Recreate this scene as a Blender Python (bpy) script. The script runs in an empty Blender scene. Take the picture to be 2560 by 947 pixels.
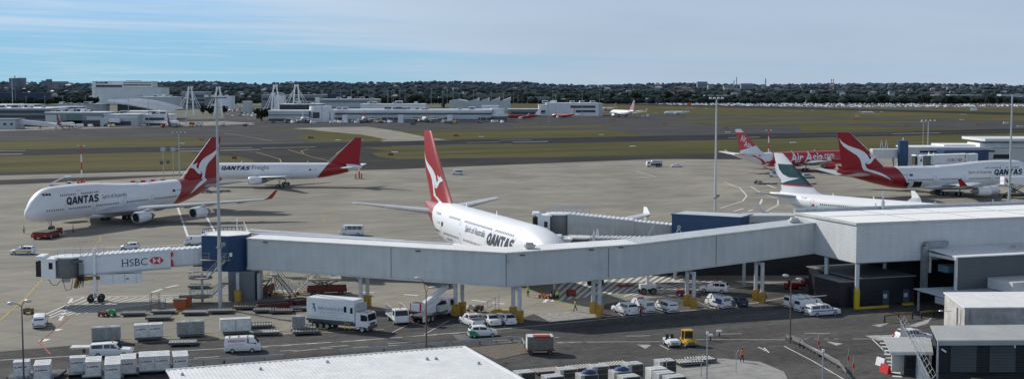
import bpy, bmesh, math, random
import numpy as np
from mathutils import Vector, Matrix
R = math.radians
rnd = random.Random(7)
SC = bpy.context.scene
COL = SC.collection
F, CH, VH = 3200.0, 32.7, 219.4          # focal length in photo pixels, eye height, horizon row
PITCH = math.atan((473.5 - VH) / F)

def ray(u, v):
    a = (u - 1280) / F; b = -(v - 473.5) / F
    return Vector((a, math.cos(PITCH) + b * math.sin(PITCH), -math.sin(PITCH) + b * math.cos(PITCH)))
def G(u, v, z=0.0):
    """survey point: where the sight line through (u, v) meets height z"""
    d = ray(u, v); t = (z - CH) / d.z
    return Vector((d.x * t, d.y * t, z))
def atY(u, v, y):
    d = ray(u, v); t = y / d.y
    return Vector((d.x * t, y, CH + d.z * t))

# ---------------------------------------------------------------- mesh builder
class MB:
    def __init__(s): s.v = []; s.f = []; s.m = []; s.mi = 0
    def add(s, vs, fs, mi=None):
        o = len(s.v); s.v += [tuple(p) for p in vs]
        for q in fs: s.f.append([i + o for i in q]); s.m.append(s.mi if mi is None else mi)
        return s
    def box(s, x0, x1, y0, y1, z0, z1, mi=None):
        return s.add([(x0,y0,z0),(x1,y0,z0),(x1,y1,z0),(x0,y1,z0),(x0,y0,z1),(x1,y0,z1),(x1,y1,z1),(x0,y1,z1)],
                     [(3,2,1,0),(4,5,6,7),(0,1,5,4),(1,2,6,5),(2,3,7,6),(3,0,4,7)], mi)
    def taper(s, x0, x1, y0, y1, z0, X0, X1, Y0, Y1, z1, mi=None):
        return s.add([(x0,y0,z0),(x1,y0,z0),(x1,y1,z0),(x0,y1,z0),(X0,Y0,z1),(X1,Y0,z1),(X1,Y1,z1),(X0,Y1,z1)],
                     [(3,2,1,0),(4,5,6,7),(0,1,5,4),(1,2,6,5),(2,3,7,6),(3,0,4,7)], mi)
    def bar(s, p, q, w, h=None, mi=None):
        """rectangular bar from p to q"""
        p = Vector(p); q = Vector(q); h = h or w; d = (q - p)
        if d.length < 1e-6: return s
        d.normalize(); up = Vector((0,0,1)) if abs(d.z) < .95 else Vector((1,0,0))
        a = d.cross(up).normalized() * (w/2); b = a.cross(d).normalized() * (h/2)
        vs = [p-a-b, p+a-b, p+a+b, p-a+b, q-a-b, q+a-b, q+a+b, q-a+b]
        return s.add(vs, [(3,2,1,0),(4,5,6,7),(0,1,5,4),(1,2,6,5),(2,3,7,6),(3,0,4,7)], mi)
    def tube(s, p, q, r0, r1=None, n=8, mi=None, caps=True):
        p = Vector(p); q = Vector(q); r1 = r0 if r1 is None else r1; d = (q - p)
        if d.length < 1e-6: return s
        d.normalize(); up = Vector((0,0,1)) if abs(d.z) < .95 else Vector((1,0,0))
        a = d.cross(up).normalized(); b = a.cross(d).normalized()
        vs = []; 
        for c, r in ((p, r0), (q, r1)):
            for i in range(n):
                t = 2*math.pi*i/n; vs.append(c + a*math.cos(t)*r + b*math.sin(t)*r)
        fs = [(i, i+n, (i+1) % n + n, (i+1) % n) for i in range(n)]
        if caps: fs += [tuple(range(n)), tuple(reversed(range(n, 2*n)))]
        return s.add(vs, fs, mi)
    def path(s, pts, r, n=6, mi=None):
        for a, b in zip(pts, pts[1:]): s.tube(a, b, r, r, n, mi)
        return s
    def lathe(s, prof, axis='z', c=(0,0,0), n=16, mi=None):
        """prof: list of (along, radius[, mi])"""
        c = Vector(c); rings = []
        for pr in prof:
            t, r = pr[0], pr[1]; ring = []
            for i in range(n):
                a = 2*math.pi*i/n; u, w = r*math.cos(a), r*math.sin(a)
                P = {'z': (u, w, t), 'x': (t, u, w), 'y': (w, t, u)}[axis]
                ring.append(c + Vector(P))
            rings.append(ring)
        o = len(s.v)
        for rg in rings: s.v += [tuple(p) for p in rg]
        for k in range(len(rings)-1):
            m = prof[k+1][2] if len(prof[k+1]) > 2 else (s.mi if mi is None else mi)
            for i in range(n):
                j = (i+1) % n
                s.f.append([o+k*n+i, o+k*n+j, o+(k+1)*n+j, o+(k+1)*n+i]); s.m.append(m)
        return s
    def prism(s, poly, z0, z1, mi=None):
        """xy polygon extruded in z (z0/z1 may be functions of the index)"""
        n = len(poly)
        vs = [(p[0], p[1], z0) for p in poly] + [(p[0], p[1], z1) for p in poly]
        fs = [tuple(reversed(range(n))), tuple(range(n, 2*n))] + [(i, (i+1) % n, (i+1) % n + n, i+n) for i in range(n)]
        return s.add(vs, fs, mi)
    def xprism(s, poly, y0, y1, mi=None, inset=0.0):
        """xz side profile extruded across y"""
        n = len(poly)
        vs = [(p[0], y0, p[1]) for p in poly] + [(p[0], y1, p[1]) for p in poly]
        fs = [tuple(range(n)), tuple(reversed(range(n, 2*n)))] + [(i, i+n, (i+1) % n + n, (i+1) % n) for i in range(n)]
        return s.add(vs, fs, mi)
    def quad(s, a, b, c, d, mi=None): return s.add([a,b,c,d], [(0,1,2,3)], mi)
    def loft(s, rings, mi=None, cap=True, mf=None):
        n = len(rings[0]); o = len(s.v)
        for rg in rings: s.v += [tuple(p) for p in rg]
        for k in range(len(rings)-1):
            for i in range(n):
                j = (i+1) % n
                s.f.append([o+k*n+i, o+k*n+j, o+(k+1)*n+j, o+(k+1)*n+i]); s.m.append(s.mi if mi is None else mi)
        if cap:
            s.f.append([o+i for i in reversed(range(n))]); s.m.append(s.mi if mi is None else mi)
            e = o+(len(rings)-1)*n; s.f.append([e+i for i in range(n)]); s.m.append(s.mi if mi is None else mi)
        return s
    def xform(s, M, start=0):
        for i in range(start, len(s.v)): s.v[i] = tuple(M @ Vector(s.v[i]))
        return s
    def build(s, name, mats, parent=None, smooth=False, loc=None, rot=None, bevel=0, label=None, fix=True):
        me = bpy.data.meshes.new(name); me.from_pydata(s.v, [], s.f)
        if not isinstance(mats, (list, tuple)): mats = [mats]
        for m in mats: me.materials.append(m)
        me.polygons.foreach_set('material_index', [min(i, len(mats)-1) for i in s.m])
        if fix:
            bm = bmesh.new(); bm.from_mesh(me); bmesh.ops.recalc_face_normals(bm, faces=bm.faces)
            if bevel: bmesh.ops.bevel(bm, geom=bm.edges[:], offset=bevel, segments=2, affect='EDGES', clamp_overlap=True)
            bm.to_mesh(me); bm.free()
        if smooth:
            me.polygons.foreach_set('use_smooth', [True]*len(me.polygons))
            if smooth != 'all':
                try: me.set_sharp_from_angle(angle=R(35))
                except Exception: pass
        me.update()
        o = bpy.data.objects.new(name, me); COL.objects.link(o)
        if parent: o.parent = parent
        if loc is not None: o.location = loc
        if rot is not None: o.rotation_euler = rot
        if label: o['label'] = label
        return o

def thing(name, label, cat, loc=(0,0,0), rz=0.0, group=None):
    o = bpy.data.objects.new(name, None); COL.objects.link(o)
    o.location = loc; o.rotation_euler = (0, 0, rz); o['label'] = label; o['category'] = cat
    o.empty_display_size = .5
    if group: o['group'] = group
    return o
def tag(o, label, cat, group=None):
    o['label'] = label; o['category'] = cat
    if group: o['group'] = group
    return o
def struct(o): o['kind'] = 'structure'; return o
def stuff(o): o['kind'] = 'stuff'; return o
def dup(root, loc, rz, label=None, group=None, scale=None):
    def cp(o, parent):
        c = o.copy(); COL.objects.link(c)
        if parent: c.parent = parent
        for ch in o.children: cp(ch, c)
        return c
    r = cp(root, None); r.location = loc; r.rotation_euler = (0, 0, rz)
    if label: r['label'] = label
    if group: r['group'] = group
    if scale: r.scale = scale
    return r

# ---------------------------------------------------------------- materials
MATS = {}
def nodes(m):
    m.use_nodes = True; nt = m.node_tree
    return nt, nt.nodes['Principled BSDF']
def ramp2(nt, fac, c0, c1, p0=0.0, p1=1.0):
    r = nt.nodes.new('ShaderNodeValToRGB'); e = r.color_ramp.elements
    e[0].position = p0; e[0].color = (*c0, 1); e[1].position = p1; e[1].color = (*c1, 1)
    nt.links.new(fac, r.inputs[0]); return r
def noise(nt, coord, scale, detail=3, rough=.55, dist=0):
    n = nt.nodes.new('ShaderNodeTexNoise'); n.inputs['Scale'].default_value = scale
    n.inputs['Detail'].default_value = detail; n.inputs['Roughness'].default_value = rough; n.inputs['Distortion'].default_value = dist
    if coord is not None: nt.links.new(coord, n.inputs['Vector'])
    return n
def mapping(nt, coord, scale=(1,1,1), rot=(0,0,0), loc=(0,0,0)):
    m = nt.nodes.new('ShaderNodeMapping'); m.inputs['Scale'].default_value = scale; m.inputs['Rotation'].default_value = rot
    m.inputs['Location'].default_value = loc
    nt.links.new(coord, m.inputs['Vector']); return m.outputs[0]
def mixc(nt, fac, a, b, mode='MIX'):
    m = nt.nodes.new('ShaderNodeMix'); m.data_type = 'RGBA'; m.blend_type = mode
    if isinstance(fac, (int, float)): m.inputs[0].default_value = fac
    else: nt.links.new(fac, m.inputs[0])
    for i, c in ((6, a), (7, b)):
        if isinstance(c, (tuple, list)): m.inputs[i].default_value = (*c[:3], 1)
        else: nt.links.new(c, m.inputs[i])
    return m.outputs[2]
def math_(nt, op, a, b=None, c=None):
    m = nt.nodes.new('ShaderNodeMath'); m.operation = op
    for i, x in enumerate((a, b, c)):
        if x is None: continue
        if isinstance(x, (int, float)): m.inputs[i].default_value = x
        else: nt.links.new(x, m.inputs[i])
    return m.outputs[0]
def objcoord(nt):
    t = nt.nodes.new('ShaderNodeTexCoord'); return t.outputs['Object']
def dark(c, k): return tuple(x*k for x in c)

def mat(name, col, rough=.5, metal=0.0, var=.12, scale=.6, coat=0.0, bump=0.0, spec=.5):
    """plain paint or metal with grime: slow noise darkening plus fine mottling"""
    if name in MATS: return MATS[name]
    m = bpy.data.materials.new(name); nt, b = nodes(m); co = objcoord(nt)
    n = noise(nt, co, scale, 4, .65); n2 = noise(nt, co, scale*9, 2, .5)
    f = math_(nt, 'ADD', math_(nt, 'MULTIPLY', n.outputs[0], .7), math_(nt, 'MULTIPLY', n2.outputs[0], .3))
    r = ramp2(nt, f, dark(col, 1-var*1.6), tuple(min(1, x*(1+var*.5)) for x in col), .32, .66)
    nt.links.new(r.outputs[0], b.inputs['Base Color'])
    b.inputs['Roughness'].default_value = rough; b.inputs['Metallic'].default_value = metal
    b.inputs['Specular IOR Level'].default_value = spec
    if coat: b.inputs['Coat Weight'].default_value = coat; b.inputs['Coat Roughness'].default_value = .08
    if bump:
        bp = nt.nodes.new('ShaderNodeBump'); bp.inputs['Strength'].default_value = bump; bp.inputs['Distance'].default_value = .02
        nt.links.new(n2.outputs[0], bp.inputs['Height']); nt.links.new(bp.outputs[0], b.inputs['Normal'])
    MATS[name] = m; return m

def corr(name, col, axis=2, pitch=.3, depth=.03, rough=.45, var=.08, grime=.15, rib=.05):
    """profiled sheet metal: ribs along one axis, streaky weathering and faint sheet joints"""
    if name in MATS: return MATS[name]
    m = bpy.data.materials.new(name); nt, b = nodes(m); co = objcoord(nt)
    sep = nt.nodes.new('ShaderNodeSeparateXYZ'); nt.links.new(co, sep.inputs[0])
    a = sep.outputs[axis]
    w = math_(nt, 'SINE', math_(nt, 'MULTIPLY', a, 2*math.pi/pitch))
    n = noise(nt, co, .35, 4, .6); 
    st = noise(nt, mapping(nt, co, (1.3, 1.3, .12)), 1.0, 3, .6)
    f = math_(nt, 'ADD', math_(nt, 'MULTIPLY', n.outputs[0], .5), math_(nt, 'MULTIPLY', st.outputs[0], .5))
    r = ramp2(nt, f, dark(col, 1-grime), tuple(min(1, x*(1+var)) for x in col), .3, .65)
    c2 = mixc(nt, math_(nt, 'MULTIPLY', math_(nt, 'ADD', w, 1.0), rib), r.outputs[0], dark(col, .55))
    nt.links.new(c2, b.inputs['Base Color']); b.inputs['Roughness'].default_value = rough
    bp = nt.nodes.new('ShaderNodeBump'); bp.inputs['Strength'].default_value = .3; bp.inputs['Distance'].default_value = depth
    nt.links.new(w, bp.inputs['Height']); nt.links.new(bp.outputs[0], b.inputs['Normal'])
    MATS[name] = m; return m

def split(name, ca, cb, k, rough=.36, coat=.1, quad=0.0, third=None):
    """two-colour paint: cb where k.x*x+k.y*|y|+k.z*z+k.w (+quad*z*z) > 0, in the thing's own coordinates"""
    if name in MATS: return MATS[name]
    m = bpy.data.materials.new(name); nt, b = nodes(m); co = objcoord(nt)
    sep = nt.nodes.new('ShaderNodeSeparateXYZ'); nt.links.new(co, sep.inputs[0])
    def lin(k, quad=0):
        t = math_(nt, 'ADD', math_(nt, 'MULTIPLY', sep.outputs[0], k[0]), k[3])
        t = math_(nt, 'ADD', t, math_(nt, 'MULTIPLY', sep.outputs[2], k[2]))
        if k[1]: t = math_(nt, 'ADD', t, math_(nt, 'MULTIPLY', math_(nt, 'ABSOLUTE', sep.outputs[1]), k[1]))
        if quad: t = math_(nt, 'ADD', t, math_(nt, 'MULTIPLY', math_(nt, 'MULTIPLY', sep.outputs[2], sep.outputs[2]), quad))
        return math_(nt, 'GREATER_THAN', t, 0.0)
    n = noise(nt, mapping(nt, co, (.25, 1, 1)), .8, 4, .6)
    c = mixc(nt, lin(k, quad), ca, cb)
    if third: c = mixc(nt, lin(third[1], third[2] if len(third) > 2 else 0), c, third[0])
    # belly grime and mottling
    g = math_(nt, 'MULTIPLY', math_(nt, 'SUBTRACT', .62, n.outputs[0]), .35); g = math_(nt, 'MAXIMUM', g, 0.0)
    c = mixc(nt, g, c, (.25, .25, .24))
    nt.links.new(c, b.inputs['Base Color']); b.inputs['Roughness'].default_value = rough
    b.inputs['Coat Weight'].default_value = coat; b.inputs['Coat Roughness'].default_value = .1
    MATS[name] = m; return m

WHITE = (.79, .80, .81); QRED = (.31, .006, .011)
M_white = mat('white_paint', WHITE, .35, var=.06, coat=.2)
M_offwhite = mat('aged_white_paint', (.62, .63, .62), .5, var=.15)
M_red = mat('red_paint', QRED, .45, var=.08, spec=.3)
M_dred = mat('faded_red_paint', (.30, .025, .02), .55, var=.3)
M_grey = mat('grey_paint', (.35, .37, .38), .5, var=.12)
M_wgrey = mat('wing_grey', (.46, .48, .50), .38, var=.12, scale=.25)
M_dgrey = mat('dark_grey', (.09, .095, .10), .55, var=.2)
M_black = mat('black_rubber', (.018, .018, .019), .75, var=.2)
M_glass = mat('dark_glass', (.012, .016, .02), .08, var=.1, spec=.7)
M_pane = mat('cabin_pane', (.02, .025, .035), .2, var=.1)
M_metal = mat('bare_metal', (.55, .55, .54), .35, .8, var=.15)
M_dmetal = mat('dull_metal', (.28, .28, .27), .5, .6, var=.25)
M_galv = mat('galvanised_steel', (.42, .45, .47), .5, .3, var=.15)
M_yellow = mat('yellow_paint', (.62, .38, .03), .5, var=.18)
M_orange = mat('orange_paint', (.70, .16, .02), .5, var=.2)
M_blue = mat('deep_blue_panel', (.018, .045, .14), .45, var=.15)
M_navy = mat('navy_ink', (.012, .016, .035), .5, var=.1)
M_ink = mat('grey_ink', (.055, .06, .075), .5, var=.1)
M_lamp_r = mat('tail_lamp_red', (.45, .02, .015), .25, var=.1)
M_lamp_w = mat('headlamp_glass', (.75, .77, .78), .12, var=.05)
M_conc = mat('cast_concrete', (.36, .355, .34), .85, var=.15, bump=.2)
M_rust = mat('rusty_steel', (.16, .085, .05), .8, var=.35, scale=2)

# ---------------------------------------------------------------- lettering
def text2d(body, w=None, h=None, shear=0.0, bold=0.0, space=1.0):
    cu = bpy.data.curves.new('lettering', 'FONT'); cu.body = body; cu.size = 1; cu.shear = shear; cu.offset = bold
    cu.space_character = space; cu.resolution_u = 3
    ob = bpy.data.objects.new('lettering', cu); COL.objects.link(ob)
    dg = bpy.context.evaluated_depsgraph_get(); me = bpy.data.meshes.new_from_object(ob.evaluated_get(dg))
    vs = [(v.co.x, v.co.y) for v in me.vertices]; fs = [tuple(p.vertices) for p in me.polygons]
    bpy.data.objects.remove(ob); bpy.data.curves.remove(cu); bpy.data.meshes.remove(me)
    x0 = min(p[0] for p in vs); x1 = max(p[0] for p in vs); y0 = min(p[1] for p in vs); y1 = max(p[1] for p in vs)
    sx = (w/(x1-x0)) if w else None; sy = (h/(y1-y0)) if h else sx; sx = sx or sy
    return [((p[0]-x0)*sx, (p[1]-y0)*sy) for p in vs], fs
GLYPH = {'Q': [[(.5+.40*math.cos(a*math.pi/9), .5+.39*math.sin(a*math.pi/9)) for a in range(19)], [(.52,.34),(.98,-.04)]],
 'A': [[(.06,0),(.46,.98)],[(.54,.98),(.94,0)],[(.30,.30),(.72,.30)]], 'N': [[(.12,0),(.12,1)],[(.16,.95),(.84,.05)],[(.88,0),(.88,1)]],
 'T': [[(0,.89),(1,.89)],[(.5,.80),(.5,0)]], 'S': [[(.92,.80),(.72,.89),(.30,.89),(.14,.76),(.20,.60),(.50,.51),(.80,.42),(.87,.26),(.72,.11),(.30,.11),(.06,.20)]]}
def heavy(word, w, h, shear=.30, t=.29):
    """extra heavy slanted capitals built from thick strokes"""
    vs, fs = [], []; x = 0.0; gap = .16
    for ch in word:
        for pl in GLYPH[ch]:
            n = len(pl); o = len(vs)
            for i, p in enumerate(pl):
                a = Vector(pl[max(i-1, 0)]); b = Vector(pl[min(i+1, n-1)]); d = (b-a).normalized(); k = Vector((-d.y, d.x))*t/2*(1.15 if abs(d.y) > .5 else .9)
                vs += [(x+p[0]+k.x, p[1]+k.y), (x+p[0]-k.x, p[1]-k.y)]
            fs += [(o+2*i, o+2*i+1, o+2*i+3, o+2*i+2) for i in range(n-1)]
        x += 1+gap
    vs = [(a+shear*b*1.2, b) for a, b in vs]; x0 = min(v[0] for v in vs); x1 = max(v[0] for v in vs)
    return [((a-x0)*w/(x1-x0), b*h) for a, b in vs], fs
def shape2d(polys):
    """filled outline(s) as triangles"""
    vs, fs = [], []
    from mathutils.geometry import tessellate_polygon
    for poly in polys:
        o = len(vs); vs += [tuple(p) for p in poly]
        for t in tessellate_polygon([[Vector((p[0], p[1], 0)) for p in poly]]): fs.append(tuple(i+o for i in t))
    return vs, fs
def mapped(name, vf, fn, m, parent, maxlen=None, label=None):
    """2-D artwork laid on a surface: fn(x, y) -> local point"""
    vs, fs = vf
    me = bpy.data.meshes.new(name); me.from_pydata([(x, y, 0) for x, y in vs], [], fs)
    if maxlen:
        bm = bmesh.new(); bm.from_mesh(me); bmesh.ops.triangulate(bm, faces=bm.faces)
        for _ in range(5):
            es = [e for e in bm.edges if e.calc_length() > maxlen]
            if not es: break
            bmesh.ops.subdivide_edges(bm, edges=es, cuts=1); bmesh.ops.triangulate(bm, faces=bm.faces)
        bm.to_mesh(me); bm.free()
    for v in me.vertices: v.co = Vector(fn(v.co.x, v.co.y))
    me.materials.append(m); me.update()
    o = bpy.data.objects.new(name, me); COL.objects.link(o); o.parent = parent
    if label: o['label'] = label
    return o
def sign(name, body, origin, xdir, updir, w, h, m, parent, off=.02, **kw):
    """flat lettering: origin lower-left, standing off the surface towards xdir x updir"""
    o = Vector(origin); x = Vector(xdir).normalized(); u = Vector(updir).normalized(); n = x.cross(u).normalized()*off
    return mapped(name, text2d(body, w, h, **kw), lambda a, b: o + x*a + u*b + n, m, parent)

# ---------------------------------------------------------------- camera, sky and sun
SC.render.engine = 'CYCLES'
cam = bpy.data.cameras.new('camera'); co_ = bpy.data.objects.new('camera', cam); COL.objects.link(co_)
cam.sensor_width = 36; cam.lens = 36*F/2560; cam.clip_end = 40000; cam.clip_start = .5
co_.location = (0, 0, CH); co_.rotation_euler = (math.pi/2 - PITCH, 0, 0); SC.camera = co_
SC.view_settings.view_transform = 'Standard'; SC.view_settings.look = 'None'; SC.view_settings.exposure = 0
SUN_EL = R(33); SUN_TRAVEL = Vector((.72, -.60, 0)).normalized()
S_dir = Vector((SUN_TRAVEL.x*math.cos(SUN_EL), SUN_TRAVEL.y*math.cos(SUN_EL), -math.sin(SUN_EL)))
sl = bpy.data.lights.new('sun', 'SUN'); sl.energy = 4.2; sl.angle = R(.55); sl.color = (1, .955, .88)
so = bpy.data.objects.new('sun', sl); COL.objects.link(so); so.rotation_euler = S_dir.to_track_quat('-Z', 'Y').to_euler()

W = bpy.data.worlds.new('World'); SC.world = W; W.use_nodes = True
nt = W.node_tree; bg = nt.nodes['Background']
sky = nt.nodes.new('ShaderNodeTexSky'); sky.sky_type = 'NISHITA'; sky.sun_disc = False
sky.sun_elevation = SUN_EL; sky.sun_rotation = math.atan2(-SUN_TRAVEL.x, -SUN_TRAVEL.y); sky.air_density = 1.0; sky.dust_density = .6; sky.ozone_density = 2.0; sky.altitude = 0
tc = nt.nodes.new('ShaderNodeTexCoord'); sep = nt.nodes.new('ShaderNodeSeparateXYZ'); nt.links.new(tc.outputs['Generated'], sep.inputs[0])
zc = math_(nt, 'MAXIMUM', sep.outputs[2], 0.0)
# the sky's own light, scaled to daylight
hs = nt.nodes.new('ShaderNodeHueSaturation'); hs.inputs['Saturation'].default_value = .62; hs.inputs['Value'].default_value = .88; nt.links.new(sky.outputs[0], hs.inputs['Color']); base = hs.outputs[0]
# clear low sky: deeper blue higher up, pale at the horizon
low = nt.nodes.new('ShaderNodeValToRGB'); el = low.color_ramp.elements
el[0].position = 0.0; el[0].color = (.33, .58, .74, 1); el[1].position = 1.0; el[1].color = (.14, .36, .70, 1)
e = el.new(.035); e.color = (.29, .56, .78, 1); e = el.new(.075); e.color = (.245, .53, .90, 1); e = el.new(.3); e.color = (.20, .42, .78, 1)
nt.links.new(zc, low.inputs[0])
# azimuth term: more veil towards the right of the view (east), clearer to the left
az = math_(nt, 'DIVIDE', sep.outputs[0], math_(nt, 'MAXIMUM', math_(nt, 'ABSOLUTE', sep.outputs[1]), .05))
# streaky high cloud: stretched noise in a sky-plane projection
def skynoise(sx, sz, det, off, dist=.6, rough=.55):
    c = nt.nodes.new('ShaderNodeCombineXYZ')
    nt.links.new(math_(nt, 'ADD', math_(nt, 'MULTIPLY', az, sx), off), c.inputs[0])
    nt.links.new(math_(nt, 'ADD', math_(nt, 'MULTIPLY', zc, sz), math_(nt, 'MULTIPLY', az, sz*.018)), c.inputs[1])
    c.inputs[2].default_value = off
    return noise(nt, c.outputs[0], 1.0, det, rough, dist).outputs[0]
def rampv(x, p0, p1):
    m = nt.nodes.new('ShaderNodeMapRange'); m.interpolation_type = 'SMOOTHSTEP'
    m.inputs['From Min'].default_value = p0; m.inputs['From Max'].default_value = p1
    nt.links.new(x, m.inputs[0]); return m.outputs[0]
n1 = skynoise(1.8, 66, 7, 3.1, .5, .60); n2 = skynoise(7, 210, 7, 8.7, .8, .62)
high = rampv(zc, .022, .05)
azr = rampv(az, -.30, .12)
veil = math_(nt, 'ADD', math_(nt, 'MULTIPLY', n1, .9), math_(nt, 'MULTIPLY', azr, .42))
veil = math_(nt, 'ADD', veil, math_(nt, 'MULTIPLY', high, .32))
veil = rampv(veil, .53, .98)
wisps = math_(nt, 'MULTIPLY', rampv(n2, .46, .70), .45)
mask = math_(nt, 'MINIMUM', math_(nt, 'ADD', math_(nt, 'MULTIPLY', veil, .90), math_(nt, 'MULTIPLY', wisps, math_(nt, 'SUBTRACT', 1.0, veil))), .94)
ccol = mixc(nt, azr, (.60, .72, .85), (.45, .55, .68))
mott = mixc(nt, rampv(skynoise(5, 40, 6, 21.0, .3), .35, .7), ccol, mixc(nt, .16, ccol, (.26, .34, .46)))
lowsky = mixc(nt, math_(nt, 'MULTIPLY', azr, .35), low.outputs[0], (.30, .44, .56))
vis = mixc(nt, mask, lowsky, mott)
# blend: photographic cloud band up to 20 degrees, physical sky above it
sel = rampv(zc, .10, .40)
SKY = .13
behind = math_(nt, 'ADD', 1.0, math_(nt, 'MULTIPLY', rampv(math_(nt, 'MULTIPLY', sep.outputs[1], -1.0), .05, .5), .75))   # low sky behind the camera brightened, added fill for shaded walls
vs_ = nt.nodes.new('ShaderNodeVectorMath'); vs_.operation = 'SCALE'; nt.links.new(math_(nt, 'MULTIPLY', behind, 1/SKY), vs_.inputs['Scale']); nt.links.new(vis, vs_.inputs[0])
fin = mixc(nt, sel, vs_.outputs[0], base)
nt.links.new(fin, bg.inputs[0]); bg.inputs[1].default_value = SKY
# ================================================================ AIRLINERS (local axes: x aft from the nose, y to starboard, z up)
def pchip(xs, ys):
    xs = np.array(xs, float); ys = np.array(ys, float); h = np.diff(xs); d = np.diff(ys)/h; m = np.zeros(len(xs))
    m[0] = d[0]; m[-1] = d[-1]
    for i in range(1, len(xs)-1):
        m[i] = 0 if d[i-1]*d[i] <= 0 else 2*d[i-1]*d[i]/(d[i-1]+d[i])
    def f(x):
        x = min(max(x, xs[0]), xs[-1]); i = min(np.searchsorted(xs, x, 'right')-1, len(xs)-2); t = (x-xs[i])/h[i]
        return float((2*t**3-3*t**2+1)*ys[i] + (t**3-2*t**2+t)*h[i]*m[i] + (-2*t**3+3*t**2)*ys[i+1] + (t**3-t**2)*h[i]*m[i+1])
    return f
class Hull:
    """lofted fuselage: st = (x, bottom, top, half width), lobe = (x, top, half width, centre z) of an upper deck"""
    def __init__(s, st, lobe=None, n=2.0):
        c = list(zip(*st)); s.x0, s.x1 = c[0][0], c[0][-1]; s.n = n
        s.zb, s.zt, s.w = pchip(c[0], c[1]), pchip(c[0], c[2]), pchip(c[0], c[3])
        s.lobe = None
        if lobe:
            l = list(zip(*lobe)); s.lobe = (l[0][0], l[0][-1], pchip(l[0], l[1]), pchip(l[0], l[2]), pchip(l[0], l[3]))
        s.cache = {}
    def ring(s, x, n=36):
        zb, zt, w = s.zb(x), s.zt(x), max(s.w(x), .02); zc = (zb+zt)/2; h = max((zt-zb)/2, .02); out = []
        for i in range(n):
            a = 2*math.pi*i/n; sy, cz = math.sin(a), math.cos(a)
            r = ((abs(sy)/w)**s.n + (abs(cz)/h)**s.n)**(-1/s.n)
            if s.lobe and s.lobe[0] < x < s.lobe[1]:
                lt, lw, lc = s.lobe[2](x), s.lobe[3](x), s.lobe[4](x); lh = max(lt-lc, .05); d = lc-zc
                A = (sy/lw)**2+(cz/lh)**2; B = -2*cz*d/lh**2; C_ = (d/lh)**2-1; D = B*B-4*A*C_
                if D > 0:
                    r2 = (-B+math.sqrt(D))/(2*A)
                    if r2 > 0: r = (r**10+r2**10)**.1 if min(r, r2) > .7*max(r, r2) else max(r, r2)
            out.append((x, r*sy, zc+r*cz))
        return out
    def half(s, x, z):
        k = round(x, 2)
        if k not in s.cache:
            rg = [p for p in s.ring(x, 72) if p[1] >= -1e-6]; rg.sort(key=lambda p: p[2])
            s.cache[k] = ([p[2] for p in rg], [p[1] for p in rg])
        zz, yy = s.cache[k]
        if z <= zz[0] or z >= zz[-1]: return 0.0
        return float(np.interp(z, zz, yy))
    def mesh(s, step=.8):
        xs = [s.x0 + (s.x1-s.x0)*(i/6)**2*.06 for i in range(7)]
        k = xs[-1]
        n = int((s.x1-k)/step); xs += [k+(s.x1-k)*(i+1)/n for i in range(n)]
        m = MB(); m.loft([s.ring(x) for x in xs]); return m

AF = [(1,0),(.75,.042),(.5,.062),(.3,.068),(.12,.052),(.03,.028),(0,0),(.03,-.022),(.12,-.038),(.3,-.05),(.5,-.045),(.75,-.026)]
def wing(sections, side=1, vertical=False, k=1.0):
    """sections: (span, xLE, chord, z[, thickness factor])"""
    rings = []
    for sct in sections:
        y, xl, c = sct[:3]; z = sct[3] if len(sct) > 3 else 0; t = (sct[4] if len(sct) > 4 else 1.0)*k
        if vertical: rings.append([(xl+a*c, b*c*t*.9, y) for a, b in AF])
        else: rings.append([(xl+a*c, side*y, z+b*c*t) for a, b in AF])
    return MB().loft(rings)
def nacelle(parent, x, y, z, L, r, mw, pylon, name='engine', mlip=None, mcore=None):
    e = MB(); e.lathe([(0,r*.80),( .06*L,r*.93),(.16*L,r),(.5*L,r*1.0),(.85*L,r*.88),(L,r*.76),(L*.98,r*.70),(L*.9,r*.66)], 'x', (x,y,z), 24)
    o = e.build(name, [mw], parent, smooth=True)
    lip = MB().lathe([(.05*L,r*.70),(.02*L,r*.74),(-.005*L,r*.82),(.0*L,r*.86),(.055*L,r*.93)], 'x', (x,y,z), 24).build('inlet_lip', mlip or M_metal, o, smooth=True)
    fan = MB(); fan.lathe([(.04*L,r*.72),(.14*L,r*.70),(.15*L,r*.20),(.07*L,.02)], 'x', (x,y,z), 24); fan.build('fan', M_black, o, smooth=True)
    co = MB(); co.lathe([(.86*L,r*.66),(1.12*L,r*.58),(1.3*L,r*.44),(1.32*L,r*.30),(1.55*L,.03)], 'x', (x,y,z), 18); co.build('exhaust_cone', mcore or M_dmetal, o, smooth=True)
    p = MB(); x0, x1, z1 = pylon
    p.taper(x+.18*L, x+1.0*L, y-.18, y+.18, z+r*.8, x0, x1, y-.2, y+.2, z1); p.build('pylon', M_wgrey, o)
    return o
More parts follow.
